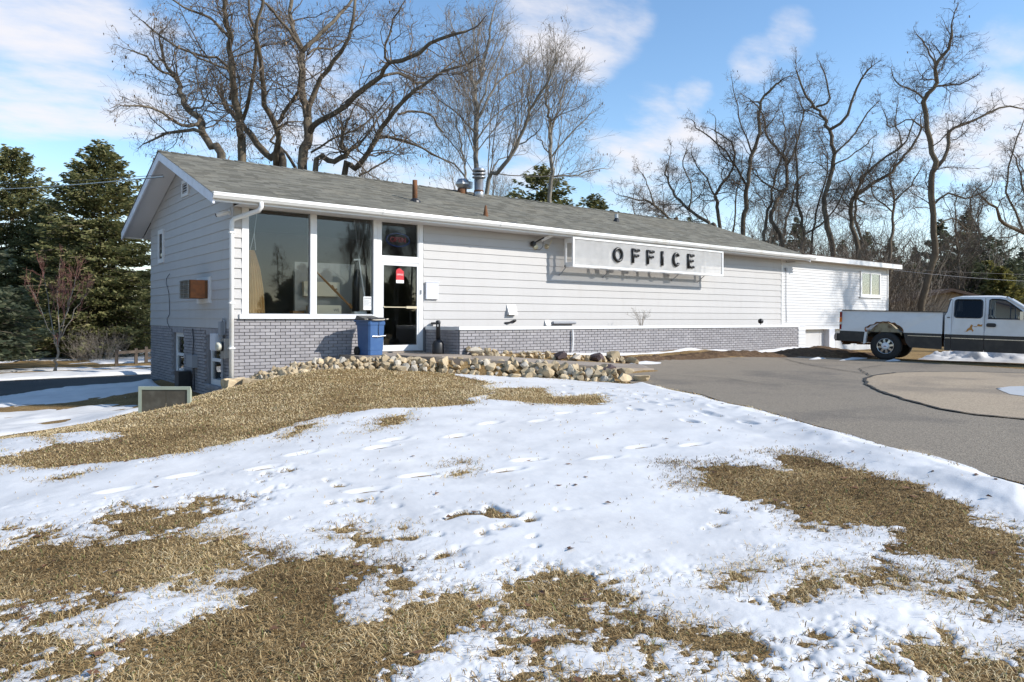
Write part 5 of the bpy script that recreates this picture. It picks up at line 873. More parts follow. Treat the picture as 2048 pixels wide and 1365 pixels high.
lay(pl, (PX0+.016,PY+.03), (0,1), (-1,0), 1.38, -.250, 9, 80)
cuts = [PX0-.03, 7.9, 11.3, 14.6, PX1]
for i in range(4):
    a, b = cuts[i], cuts[i+1]; e = MB(); e.hexa([(a,PY-.045,capz(a)-.075),(b-.006,PY-.045,capz(b)-.075),(b-.006,PY+.16,capz(b)-.075),(a,PY+.16,capz(a)-.075)], [(a,PY-.045,capz(a)),(b-.006,PY-.045,capz(b)),(b-.006,PY+.16,capz(b)),(a,PY+.16,capz(a))]); part('cap_board', e, M['trim'], pl)
e = MB(); e.box(PX0-.03,PX0+.16,PY+.16,-.03,-.25,-.17); part('cap_board', e, M['trim'], pl)
for k in range(6):
    e = MB(); z0 = -.95+k*.115; e.prism([(PX1+.002,PY,z0),(PX1+.002,PY-.018,z0),(PX1+.002,PY-.003,z0+.12),(PX1+.002,PY,z0+.12)], (.42,0,0)); part('end_siding', e, M['vinyl'], pl)
e = MB(); e.box(PX1+.002,PX1+.42,PY+.001,-.03,-1.2,-.20); part('end_wall', e, M['vinyl'], pl)
e = MB(); e.tube([(7.78,PY-.055,-.26),(7.79,PY-.06,-.5),(7.77,PY-.055,-.80)], [.022,.028,.02], 7); solo('drain_spout', e, M['trim'], 'white painted drain spout down the face of the planter', 'pipe', (7.78,PY,-.8))
def shrublet(name, x, y, z, h, n, label):
    m_ = MB()
    for i in range(n):
        a = random.uniform(0, 6.28); s = random.uniform(.25, 1); p0 = Vector((x,y,z)); p1 = p0+Vector((math.cos(a)*.25*s*h, math.sin(a)*.25*s*h, h*.5)); p2 = p1+Vector((math.cos(a)*.5*s*h, math.sin(a)*.5*s*h, h*random.uniform(.1,.5)))
        m_.tube([p0,p1,p2], [.006,.004,.003], 3)
        for q in range(5):
            b = p1.lerp(p2, random.random()); m_.tube([b, b+Vector((random.uniform(-.12,.12),random.uniform(-.12,.12),random.uniform(-.02,.14)))*h*1.2], [.003,.002], 3)
    return solo(name, m_, M['twigpale'], label, 'weed', (x,y,z))
shrublet('dry_weed', 10.9, -.9, -.3, .62, 16, 'dry branching weed standing behind the planter cap under the sign'); 
e = MB(); e.tube([(16.9,-.7,-.3),(16.9,-.7,-.12)], .012, 6); e.lathe([(.0,-.08),(.07,-.06),(.09,0),(.07,.06),(.0,.08)], (16.9,-.7,-.06), 10, 'y'); solo('garden_ornament', e, M['black'], 'small dark round ornament on a stem near the far end of the planter', 'ornament', (16.9,-.7,-.3))
# ------------------------------------------------------------------ wheeled bin and smoking post
bc = Vector((2.70,-.62,-.79)); ba = R(11)
bn = thing('wheeled_bin', 'blue wheeled rubbish bin with a dark battered lid beside the door', 'bin', bc)
def rot2(x, y, z): return (bc.x+x*math.cos(ba)-y*math.sin(ba), bc.y+x*math.sin(ba)+y*math.cos(ba), bc.z+z)
def ring(w_, d_, z, c=.035): 
    x, y = w_/2, d_/2
    return [rot2(*p, z) for p in ((-x+c,-y),(x-c,-y),(x,-y+c),(x,y-c),(x-c,y),(-x+c,y),(-x,y-c),(-x,-y+c))]
e = MB(); e.loft([ring(.38,.40,.02),(ring(.385,.405,.12)),ring(.395,.415,.125),ring(.43,.46,.66),ring(.455,.485,.665),ring(.46,.49,.72),ring(.445,.475,.725),ring(.455,.485,.76)]); part('body', e, M['blue'], bn)
e = MB(); e.loft([ring(.50,.54,.765,.05),ring(.52,.56,.785,.05),ring(.49,.53,.80,.05),ring(.40,.44,.822,.05),ring(.38,.42,.823,.05)]); part('lid', e, M['black'], bn)
e = MB(); e.hexa([rot2(-.33,-.22,.770),rot2(.1,-.26,.772),rot2(.12,.1,.79),rot2(-.33,.1,.79)], [rot2(-.33,-.22,.80),rot2(.1,-.26,.80),rot2(.12,.1,.865),rot2(-.3,.1,.865)]); part('lid_flap', e, mat('lid_dust', (.10,.095,.085), .8, .4, 12), bn)
e = MB(); e.tube([rot2(-.30,-.20,.785),rot2(-.1,-.29,.77),rot2(.1,-.29,.775),rot2(.30,-.22,.79)], .014, 6); part('lid_rim', e, M['palestone'], bn)
e = MB(); e.tube([rot2(-.13,-.225,.42),rot2(.0,-.245,.415),rot2(.22,-.235,.43)], .014, 8); part('lift_bar', e, M['metal'], bn)
e = MB(); e.tube([rot2(.03,-.25,.72),rot2(.03,-.235,.5),rot2(.05,-.225,.43)], .006, 5); part('strap', e, M['black'], bn)
e = MB()
for q in range(12): e.box(*sorted((0,0)),0,0,0,0) if False else None
for sx_ in (-1, 1):
    e = MB(); c = rot2(sx_*.21, .20, .10); e.lathe([(.03,-.03),(.09,-.03),(.10,-.015),(.10,.015),(.09,.03),(.03,.03)], c, 18, 'x'); part('wheel', e, M['rubber'], bn)
e = MB(); e.tube([rot2(-.19,.27,.73),rot2(-.19,.33,.75),rot2(.19,.33,.75),rot2(.19,.27,.73)], .015, 6); part('handle', e, M['blue'], bn)
sp_ = thing('smoking_post', 'black plastic smoking post with a bulbous base beside the planter', 'ash receptacle', (4.17,-1.0,-.77))
e = MB(); e.lathe([(.13,0),(.135,.03),(.13,.22),(.10,.28),(.055,.32)], (4.17,-1.0,-.775), 18); part('base', e, M['black'], sp_, True); e = MB(); e.lathe([(.05,.31),(.048,.66),(.055,.67),(.055,.72),(.04,.745),(.0,.75)], (4.17,-1.0,-.775), 14); part('stem', e, M['black'], sp_, True); e = MB(); e.box(4.115,4.14,-1.06,-1.045,-.17,-.12); part('slot', e, M['metal'], sp_)
# ------------------------------------------------------------------ stones
def rock_mesh(i, mt):
    import bmesh
    bm = bmesh.new(); bmesh.ops.create_icosphere(bm, subdivisions=2, radius=.5); off = Vector((i*7.1, i*3.3, i*1.7))
    planes = [(Vector((random.gauss(0,1),random.gauss(0,1),random.gauss(0,1))).normalized(), random.uniform(.22,.38)) for _ in range(11)]
    for v in bm.verts:
        p = v.co*1.12
        for nn, dd in planes:
            q = p.dot(nn)-dd
            if q > 0: p = p-nn*q
        v.co = p*(1+.03*mnoise.noise(p*3+off))
    for f in bm.faces: f.smooth = False
    me = bpy.data.meshes.new('stone'); bm.to_mesh(me); bm.free(); me.materials.append(mt); return me
RM = [rock_mesh(i, M['stone']) for i in range(10)]; RMP = [rock_mesh(i+20, M['palestone']) for i in range(3)]; RMD = [rock_mesh(i+40, M['darkstone']) for i in range(2)]
def stone(x, y, z, s, label, group, me=None, sq=(1,1,1), rz=None):
    o = bpy.data.objects.new('stone', me or random.choice(RM)); col.objects.link(o); o.location = (x,y,z)
    o.rotation_euler = (random.uniform(0,6.3), random.uniform(0,6.3), random.uniform(0,6.3)) if rz is None else (0,0,rz)
    o.scale = (s*random.uniform(.85,1.25)*sq[0], s*random.uniform(.8,1.1)*sq[1], s*random.uniform(.75,1.05)*sq[2]); return tag(o, label, 'stone', group)
LOW = [(.05,-.62,-1.30,-1.20),(.6,-.85,-1.12,-.98),(1.3,-1.12,-1.0,-.80),(2.2,-1.68,-.965,-.78),(3.0,-2.25,-1.0,-.80),(4.1,-3.15,-1.1,-.84),(5.0,-4.2,-1.13,-.89),(5.72,-5.05,-1.16,-.98)]
def along(path, t):
    f = t*(len(path)-1); i = min(int(f), len(path)-2); f -= i; return [path[i][k]*(1-f)+path[i+1][k]*f for k in range(len(path[0]))], np.array(path[i+1][:2])-np.array(path[i][:2])
cnt = 0
for layer in range(4):
    n_ = (76, 76, 70, 44)[layer]
    for i in range(n_):
        (x, y, zb_, zt_), tv_ = along(LOW, (i+random.random()*.8)/n_); tv_ = tv_/np.linalg.norm(tv_); nv = np.array([tv_[1], -tv_[0]])    # towards the lawn
        if nv[1] > 0: nv = -nv
        u = (.15,.05,-.08,-.24)[layer]+random.uniform(-.06,.06); f = (.10,.50,.82,.92)[layer]
        s = random.choice((.11,.13,.16,.19,.22)); s *= 1.22 if i > n_*.45 else 1; x += nv[0]*u; y += nv[1]*u; z = zb_+(zt_-zb_)*f+random.uniform(-.02,.02)-.02
        if y > -.12 and x < 4.3: continue
        if abs(x-2.7) < .33 and y > -.95: continue
        pale = random.random() < .14
        stone(x, y, z, s, 'pale grey-white chunk in the lower stone border' if pale else 'rough tan limestone chunk piled in the lower stone border', 'pale stones of the lower border' if pale else 'tan stones of the lower border', random.choice(RMP) if pale else None); cnt += 1
UP = [(4.62,-1.62,-.77,-.64),(5.2,-2.0,-.82,-.70),(6.4,-2.25,-.88,-.77),(7.3,-2.5,-.95,-.85),(8.3,-2.95,-1.03,-.95)]
for layer in range(3):
    n_ = (24, 24, 14)[layer]
    for i in range(n_):
        (x, y, zb_, zt_), tv_ = along(UP, (i+random.random()*.8)/n_); u = (.0,.14,.28)[layer]+random.uniform(-.06,.06)
        stone(x+.2*u, y+u*.8, zb_+(zt_-zb_)*(.1,.7,.8)[layer], random.choice((.10,.13,.16,.19)), 'rough tan limestone chunk piled in the upper stone border', 'tan stones of the upper border')
stone(4.72,-1.70,-.70,.36,'large pale boulder at the planter corner',None,RMP[0],(1.5,1,.9),.4)
stone(6.55,-2.38,-.84,.40,'pointed dark grey boulder in the upper stone border',None,RMD[0],(1.1,1,.8),.2); stone(6.0,-2.05,-.74,.34,'flat pale slab on top of the upper border',None,RMP[1],(1.6,1,.35),.3)
stone(7.55,-2.55,-.90,.36,'brown boulder towards the end of the upper border',None,RMD[1],(1.1,1,.8),1.2); stone(8.15,-2.55,-.90,.42,'big yellow-brown boulder at the end of the upper border',None,RM[3],(1.1,1,.95),.3); stone(8.35,-2.95,-.98,.34,'squat tan boulder beside the big yellow-brown boulder',None,RM[5],(1.2,1,.8),2.0)
stone(5.75,-4.6,-1.0,.50,'dark purple boulder at the driveway end of the lower border',None,RMD[0],(1.2,1,.62),.5); stone(6.15,-4.75,-1.04,.46,'flat tilted tan slab beside the purple boulder',None,RM[2],(1.5,1,.5),1.1); stone(5.6,-5.3,-1.08,.34,'blocky yellow stone at the very end of the lower border',None,RM[7],(1.2,1,.8),.2); stone(6.1,-5.35,-1.12,.36,'mossy wide stone touching the asphalt',None,RM[8],(1.5,1,.7),.9)
def block(x, y, z, sx_, sy_, sz_, rz, label):
    import bmesh
    bm = bmesh.new(); bmesh.ops.create_cube(bm, size=1); bmesh.ops.subdivide_edges(bm, edges=bm.edges[:], cuts=3, use_grid_fill=True)
    for v in bm.verts: v.co = Vector((v.co.x*sx_, v.co.y*sy_, v.co.z*sz_)); v.co += Vector((mnoise.noise(v.co*7+Vector((x,y,0))), mnoise.noise(v.co*7+Vector((y,9,x))), mnoise.noise(v.co*8)))*.035
    me = bpy.data.meshes.new('stone_block'); bm.to_mesh(me); bm.free(); me.materials.append(M['stone']); o = link('stone_block', me, None, None, (x,y,z)); o.rotation_euler = (0,0,rz); return tag(o, label, 'stone')
block(-.05,-.34,-1.30,.46,.34,.24,.1,'squared limestone block against the downspout'); block(.18,-.72,-1.27,.44,.30,.22,-.35,'squared limestone block in front of the other block')
e = MB(); stone(6.98,-2.50,-.86,.3,'patch of old snow caught among the upper stones',None,None,(1.4,1,.5),.3).data = RMP[2]
for (px, py, rx, ry, lab) in ((15.9,-4.35,.75,.13,'long thin snow patch in the shadow behind the truck'),(16.25,-5.35,.4,.09,'short thin snow patch by the rear wheel'),(15.2,-3.7,.45,.10,'thin snow patch on the asphalt left of the truck'),(8.75,-3.02,.55,.16,'snow patch beside the last boulders of the upper border')):
    nA = 40; V = [(px,py,float(terrain(px,py))+.055)]; 
    for i in range(nA):
        a = i*2*math.pi/nA; rr = 1+.35*mnoise.noise(Vector((math.cos(a)*1.3+px, math.sin(a)*1.3, py))); qx, qy = px+rx*rr*math.cos(a), py+ry*rr*math.sin(a); V.append((qx,qy,float(terrain(qx,qy))-.0))
    m_ = MB(); m_.add(V, [(0,i+1,(i+1) % nA+1) for i in range(nA)]); o = part('snow_patch', m_, M['snow'], None, True); o['label'] = lab; o['kind'] = 'stuff'
# ------------------------------------------------------------------ annex at the far end
an = thing('annex_building', 'white vinyl-sided annex with a flat roof and one small window', 'building', (19.2,0,-1.3))
AX0, AX1 = 19.21, 27.05
e = MB(); e.box(AX0+.01,AX1-.01,.012,6,-.33,2.32); part('wall', e, M['vinyl'], an)
for k in range(24):
    z0 = -.33+k*.1035; e = MB(); e.prism([(AX0,.012,z0),(AX0,-.014,z0),(AX0,-.012,z0+.008),(AX0,.004,z0+.107),(AX0,.012,z0+.107)], (AX1-AX0-.0,0,0)); part('siding_plank', e, M['vinyl'], an)
e = MB(); e.box(AX1-.03,AX1+.04,-.03,.04,-.35,2.2); part('corner_board', e, M['trim'], an)
e = MB(); e.hexa([(20.1,-.36,2.17),(27.6,-.36,2.12),(27.6,-.32,2.12),(20.1,-.32,2.17)], [(20.1,-.36,2.36),(27.6,-.36,2.31),(27.6,-.32,2.31),(20.1,-.32,2.36)]); part('fascia_board', e, M['trim'], an)
e = MB(); e.hexa([(19.25,-.32,2.18),(27.6,-.32,2.13),(27.6,6.3,2.13),(19.25,6.3,2.18)], [(19.25,-.32,2.34),(27.6,-.32,2.29),(27.6,6.3,2.29),(19.25,6.3,2.34)]); part('roof', e, M['trim'], an)
e = MB(); e.hexa([(20.0,-.38,2.36),(27.62,-.38,2.31),(27.62,6.3,2.31),(20.0,6.3,2.36)], [(20.0,-.38,2.378),(27.62,-.38,2.328),(27.62,6.3,2.328),(20.0,6.3,2.378)]); part('roof_edge', e, M['brownroof'], an)
e = MB(); e.box(24.75,24.85,-.05,.0,.93,1.95); e.box(26.3,26.4,-.05,.0,.93,1.95); e.box(24.85,26.3,-.05,.0,.93,1.02); e.box(24.85,26.3,-.05,.0,1.86,1.95); e.box(25.53,25.61,-.05,.0,1.02,1.86); e.box(24.68,26.48,-.07,-.02,.88,.93); awn = part('window', e, M['trim'], an)
for a, b in ((24.85,25.53),(25.61,26.3)):
    g = MB(); g.box(a,b,-.035,-.031,1.02,1.86); part('pane', g, M['glass'], awn)
e = MB(); e.loft([[(24.87+i*.1, -.018+.010*math.sin(i*2.3), z_) for i in range(15)] for z_ in (1.03,1.85)], False, False); part('curtain', e, mat('pale_curtain', (.50,.49,.47), .8, .1, 6), awn, True)
e = MB(); e.box(18.4,27,.20,.3,-1.6,-.33); part('skirting_core', e, M['vinyl'], an)
for i in range(7):
    e = MB(); x0 = 18.42+i*1.2; e.box(x0,x0+1.19,.17,.20,-1.5,-.36); part('skirting_panel', e, M['vinyl'], an)
e = MB(); e.box(AX0,AX1,-.02,.2,-.375,-.33); part('base_trim', e, M['trim'], an)
e = MB(); e.box(22.35,22.75,-.05,.17,-1.5,-.376); part('pier', e, M['lightgrey'], an)
e = MB(); e.tube([(19.45,-.03,1.75),(19.45,-.03,.6),(19.5,-.03,-.1)], .01, 5); e.box(19.4,19.5,-.05,-.01,1.75,1.85); e.tube([(19.45,-.04,2.07),(19.55,-.04,2.06),(19.9,-.1,2.08)], .02, 6); solo('wall_cable', e, M['greypaint'], 'thin cable running down the annex wall from a bracket', 'cable', (19.45,0,.5))
# ------------------------------------------------------------------ left yard
cbn = thing('metal_cabinet', 'sage-green metal cabinet with a dark open-fronted board panel on the slope', 'cabinet', (-2.0,-1.2,-1.9))
A_ = Vector((-2.22,-2.30,0)); U_ = Vector((.80,-.60,0)).normalized(); V_ = Vector((.30,.95,0)).normalized(); CW, CH, CZ = .83, .52, -1.60
A_ = Vector((-2.13,-2.05,0))
def cpt(u, v, z): p = A_+U_*u+V_*v; return (p.x, p.y, z)
def cbox(m_, u0, u1, v0, v1, z0, z1): m_.hexa([cpt(u0,v0,z0),cpt(u1,v0,z0),cpt(u1,v1,z0),cpt(u0,v1,z0)], [cpt(u0,v0,z1),cpt(u1,v0,z1),cpt(u1,v1,z1),cpt(u0,v1,z1)])
Zt = -1.085
e = MB(); cbox(e,0,.055,0,.05,-2.0,Zt); cbox(e,CW-.05,CW,0,.05,-2.0,Zt); cbox(e,.055,CW-.05,0,.05,Zt-.05,Zt); part('frame', e, M['sagemetal'], cbn)
e = MB(); e.hexa([cpt(0,.05,-2.0),cpt(.02,.05,-2.0),cpt(.02,.42,-2.0),cpt(0,.42,-2.0)], [cpt(0,.05,Zt),cpt(.02,.05,Zt),cpt(.02,.42,Zt-.10),cpt(0,.42,Zt-.10)]); e.hexa([cpt(CW-.02,.05,-2.0),cpt(CW,.05,-2.0),cpt(CW,.42,-2.0),cpt(CW-.02,.42,-2.0)], [cpt(CW-.02,.05,Zt),cpt(CW,.05,Zt),cpt(CW,.42,Zt-.10),cpt(CW-.02,.42,Zt-.10)]); part('shell', e, M['sagemetal'], cbn)
for a, b in ((.055,.44),(.446,CW-.05)):
    e = MB(); cbox(e,a,b,.010,.03,-2.0,Zt-.05); part('board_panel', e, M['board'], cbn)
fe = thing('rail_fence', 'low weathered brown rail fence beyond the lane', 'fence', (1.9,19,-2))
FP = [(1.20,19.3),(2.05,19.9),(2.55,20.4),(3.6,20.9)]
for i, (x, y) in enumerate(FP):
    z = float(terrain(x,y)); e = MB(); e.box(x-.06,x+.06,y-.06,y+.06,z-.2,z+.66+(.04 if i > 1 else 0)); part('post', e, M['rail'], fe)
for i in range(3):
    for hh in ((.52,) if i < 2 else (.52,.2)):
        (x0, y0), (x1, y1) = FP[i], FP[i+1]; z0, z1 = float(terrain(x0,y0))+hh, float(terrain(x1,y1))+hh; e = MB(); e.hexa([(x0,y0-.02,z0-.06),(x1,y1-.02,z1-.06),(x1,y1+.02,z1-.06),(x0,y0+.02,z0-.06)], [(x0,y0-.02,z0+.06),(x1,y1-.02,z1+.06),(x1,y1+.02,z1+.06),(x0,y0+.02,z0+.06)]); part('rail', e, M['rail'], fe)
def house(name, label, c, rz, L, Wd, h, rise, wall, roofm, snow=False, zb0=None, win=True):
    z0 = zb0; t = thing(name, label, 'house', (c[0],c[1],z0)); ca, sa = math.cos(rz), math.sin(rz)
    def T(x, y, z): return (c[0]+x*ca-y*sa, c[1]+x*sa+y*ca, z0+z)
    e = MB(); e.hexa([T(-L/2,-Wd/2,-.3),T(L/2,-Wd/2,-.3),T(L/2,Wd/2,-.3),T(-L/2,Wd/2,-.3)], [T(-L/2,-Wd/2,h),T(L/2,-Wd/2,h),T(L/2,Wd/2,h),T(-L/2,Wd/2,h)])
    for s in (-1,1): e.prism([T(s*L/2*.999,-Wd/2,h),T(s*L/2*.999,Wd/2,h),T(s*L/2*.999,0,h+rise)], Vector(T(-s*.1,0,0))-Vector(T(0,0,0)))
    part('wall', e, M[wall], t)
    for k in range(int(h/.2)):
        pass
    for s in (-1,1):
        e = MB(); o_ = .5; sl = rise/(Wd/2); e.hexa([T(-L/2-o_,s*(Wd/2+o_),h-sl*o_),T(L/2+o_,s*(Wd/2+o_),h-sl*o_),T(L/2+o_,0,h+rise),T(-L/2-o_,0,h+rise)], [T(-L/2-o_,s*(Wd/2+o_),h-sl*o_+.16),T(L/2+o_,s*(Wd/2+o_),h-sl*o_+.16),T(L/2+o_,0,h+rise+.16),T(-L/2-o_,0,h+rise+.16)]); part('roof', e, M[roofm], t)
    if snow:
        e = MB(); sl = rise/(Wd/2); e.hexa([T(-L/2-.4,-.9,h+rise-.9*sl+.17),T(L/2+.4,-.9,h+rise-.9*sl+.17),T(L/2+.4,0,h+rise+.17),T(-L/2-.4,0,h+rise+.17)], [T(-L/2-.4,-.9,h+rise-.9*sl+.22),T(L/2+.4,-.9,h+rise-.9*sl+.22),T(L/2+.4,0,h+rise+.30),T(-L/2-.4,0,h+rise+.30)]); part('roof_snow', e, M['snow'], t)
    for k in (-1,0,1):
        e = MB(); x = k*L/3.4; e.hexa([T(x-.5,-Wd/2-.04,.9),T(x+.5,-Wd/2-.04,.9),T(x+.5,-Wd/2+.02,.9),T(x-.5,-Wd/2+.02,.9)], [T(x-.5,-Wd/2-.04,2.0),T(x+.5,-Wd/2-.04,2.0),T(x+.5,-Wd/2+.02,2.0),T(x-.5,-Wd/2+.02,2.0)]); wd = part('window', e, M['darkglass'], t)
    return t, T, h
house('bungalow', 'low dark-roofed bungalow with snow on its ridge behind the spruces', (-3.2,35.5), R(-30), 11, 7, 2.4, 1.5, 'rail', 'deck', True, -2.0)
tn, T_, hh = house('tan_house', 'tan-sided house with a dark brown roof beyond the truck bed', (45.5,7.5), R(-128), 9, 8.5, 2.5, 1.0, 'tan', 'brownroof', False, -1.85)
for k in range(14):
    for s in (-1,1):
        e = MB(); z0 = -.1+k*.2; e.hexa([T_(-4.5,s*4.25,z0),T_(4.5,s*4.25,z0),T_(4.5,s*4.28,z0),T_(-4.5,s*4.28,z0)], [T_(-4.5,s*4.25,z0+.19),T_(4.5,s*4.25,z0+.19),T_(4.5,s*4.255,z0+.19),T_(-4.5,s*4.255,z0+.19)]); part('siding_plank', e, M['tan'], tn)
        e = MB(); e.hexa([T_(s*4.5,-4.25,z0),T_(s*4.53,-4.25,z0),T_(s*4.53,4.25,z0),T_(s*4.5,4.25,z0)], [T_(s*4.5,-4.25,z0+.19),T_(s*4.505,-4.25,z0+.19),T_(s*4.505,4.25,z0+.19),T_(s*4.5,4.25,z0+.19)]); part('siding_plank', e, M['tan'], tn)

# ------------------------------------------------------------------ trees
def resample(pts, n):
    P_ = [Vector(p) for p in pts]; P_ = [P_[0]*2-P_[1]]+P_+[P_[-1]*2-P_[-2]]; out = []; m_ = len(P_)-3
    for i in range(n+1):
        f = i/n*m_; k = min(int(f), m_-1); f -= k; a, b, c, d = P_[k:k+4]
        out.append(.5*((2*b)+(c-a)*f+(2*a-5*b+4*c-d)*f*f+(3*b-a-3*c+d)*f**3))
    return out
def batch_tubes(Ps, Rs, k):
    """Ps (m,n,3) Rs (m,n): all tubes with k sides -> V, F"""
    m_, n, _ = Ps.shape; T = np.zeros_like(Ps); T[:,1:-1] = Ps[:,2:]-Ps[:,:-2]; T[:,0] = Ps[:,1]-Ps[:,0]; T[:,-1] = Ps[:,-1]-Ps[:,-2]
    T /= np.linalg.norm(T, axis=2, keepdims=True)+1e-9; g = Ps[:,-1]-Ps[:,0]; ref = np.where((np.abs(g[:,2]) > .8*np.linalg.norm(g, axis=1))[:,None], np.array([1.,.3,0]), np.array([0,0,1.]))
    u = np.cross(T, ref[:,None,:]); u /= np.linalg.norm(u, axis=2, keepdims=True)+1e-9; v = np.cross(T, u)
    a = np.arange(k)*2*math.pi/k; V = Ps[:,:,None,:]+Rs[:,:,None,None]*(u[:,:,None,:]*np.cos(a)[None,None,:,None]+v[:,:,None,:]*np.sin(a)[None,None,:,None])
    idx = np.arange(m_*n*k).reshape(m_, n, k); q = np.roll(idx, -1, 2)
    F = np.stack([idx[:,:-1], q[:,:-1], q[:,1:], idx[:,1:]], -1).reshape(-1, 4); return V.reshape(-1, 3), F
def wig_path(p, d, L, n, wig, up, rnd):
    pts = [p]; d = d.normalized(); st = L/n
    for i in range(n):
        d = (d+Vector((rnd.gauss(0,wig), rnd.gauss(0,wig), rnd.gauss(0,wig)+up))).normalized(); p = p+d*st; pts.append(p)
    return pts
def tilt(t, ang, rnd):
    t = t.normalized(); ref = Vector((rnd.gauss(0,1), rnd.gauss(0,1), rnd.gauss(0,1))); u = t.cross(ref).normalized(); return t*math.cos(ang)+u*math.sin(ang)
def bare_tree(name, label, limbs, bark='bark', twig='twig', seed=1, wig=.22, up=.10, dens=1.0, fine=True, pods=0, minr=.004, group=None, sc1=1.0):
    rnd = random.Random(seed); trunk = MB(); l1, l2, l3, l4 = [], [], [], []
    base = Vector(limbs[0][2][0]); gz = float(terrain(base.x, base.y)); base = Vector((base.x, base.y, gz))
    main = []
    for li, (r0, r1, pts) in enumerate(limbs):
        pts = [Vector(p) for p in pts]; kr = .85 if minr < .005 else .70; r0 *= kr; r1 *= kr
        if li == 0 and pts[0].z > gz+.05: pts = [Vector((pts[0].x+rnd.uniform(-.1,.1), pts[0].y, gz-.1))]+pts; r0 *= 1.12
        L = sum((pts[i+1]-pts[i]).length for i in range(len(pts)-1)); n = max(8, int(L/.5)); rp = resample(pts, n)
        for i in range(1, n): rp[i] = rp[i]+Vector((rnd.gauss(0,.03), rnd.gauss(0,.05), rnd.gauss(0,.02)))
        rr = [r0*(1-i/n)**.8+r1*(1-(1-i/n)**.8) for i in range(n+1)]; rr = [q*(1+rnd.uniform(-.07,.07)) for q in rr]
        if li == 0: rr[0] *= 1.5
        trunk.tube(rp, rr, 9 if r0 > .08 else 6); main.append((rp, rr, L))
    for li, (rp, rr, L) in enumerate(main):
        n = len(rp)-1; cnt = int(L*(2.0 if up > .1 else 1.3)*dens)+4
        for c in range(cnt):
            t = rnd.uniform(.12, .97) if up > .1 else rnd.uniform(.22 if li == 0 else .12, 1)**.8; f = t*n; k = min(int(f), n-1); p = rp[k].lerp(rp[k+1], f-k); tg = (rp[k+1]-rp[k]).normalized()
            if p.z < gz+1.8: continue
            d = tilt(tg, R(rnd.uniform(18,48) if up > .1 else rnd.uniform(25,75)), rnd); d.z += .25 if up > .1 else .12; LL = (.7+.26*L*(1.1-.85*t)) if up > .1 else (.7+.22*L*(1.2-1.0*t))*rnd.uniform(.45,1.15)*sc1; l1.append((wig_path(p, d, LL, 6, wig, up, rnd), max(minr*1.6, min(rr[k]*.42, .032)*rnd.uniform(.5,1)), LL))
        l1.append((wig_path(rp[-1], rp[-1]-rp[-2], .4+.05*L, 6, wig*.8, up, rnd), rr[-1]*.8, .4+.05*L))
    for (pt, r, LL) in l1:
        for c in range(int(3.0+LL*2.0*dens)):
            k = rnd.randint(1, 5); p = pt[k].lerp(pt[k+1] if k < 6 else pt[k], rnd.random()); d = tilt(pt[min(k+1,6)]-pt[k-1], R(rnd.uniform(25,65)), rnd); l = LL*rnd.uniform(.25,.6)*(1.1-k/9); l2.append((wig_path(p, d, l, 4, wig*1.1, up*.7, rnd), max(minr, r*.45), l))
    for (pt, r, LL) in l2:
        for c in range(int(2.0+LL*3.0*dens)):
            k = rnd.randint(1, 3); p = pt[k].lerp(pt[k+1], rnd.random()); d = tilt(pt[k+1]-pt[k-1], R(rnd.uniform(22,60)), rnd); l = .14+LL*rnd.uniform(.25,.7); l3.append((wig_path(p, d, l, 3, wig, up*.5, rnd), minr*.9, l))
    if fine:
        for (pt, r, LL) in l3:
            for c in range(2):
                k = rnd.randint(1, 2); p = pt[k].lerp(pt[k+1], rnd.random()); d = tilt(pt[k+1]-pt[k], R(rnd.uniform(25,60)), rnd); l = LL*rnd.uniform(.3,.75); l4.append(([p, p+d.normalized()*l*.5, p+d.normalized()*l+Vector((0,0,rnd.uniform(-.02,.05)))], minr*.75, l))
    root = thing(name, label, 'tree', base, group)
    part('trunk', trunk, M[bark], root, True)
    Vs, Fs, o_ = [], [], 0
    for ls, k, tipf in ((l1,5,.45),(l2,3,.5),(l3,3,.6),(l4,3,.8)):
        if not ls: continue
        Ps = np.array([[tuple(q) for q in a[0]] for a in ls]); n = Ps.shape[1]; Rs = np.array([a[1] for a in ls])[:,None]*np.linspace(1, tipf, n)[None,:]
        V, F = batch_tubes(Ps, Rs, k); Vs.append(V); Fs.append(F+o_); o_ += len(V)
    V = np.concatenate(Vs)-np.array(base); o = link('crown', np_mesh('crown', V, np.concatenate(Fs), M[twig], True), None, root); ORG[o.name] = base
    if pods:
        tip = np.array([tuple(a[0][-1]) for a in (l4 or l3)]); sel = rng.choice(len(tip), min(pods, len(tip)), False); c = tip[sel]-np.array(base); n = len(c); a = rng.uniform(0, 6.28, n); l = rng.uniform(.05,.12, n); w_ = rng.uniform(.012,.022, n)
        dx = np.c_[np.cos(a)*.4*l, np.sin(a)*.4*l, -l]; px = np.c_[-np.sin(a)*w_, np.cos(a)*w_, np.zeros(n)]; V = np.stack([c-px, c+px, c+px+dx, c-px+dx], 1).reshape(-1, 3); o = link('seed_pods', np_mesh('seed_pods', V, np.arange(n*4).reshape(-1, 4), M['pod']), None, root); ORG[o.name] = base; o['kind'] = 'stuff'
    return root
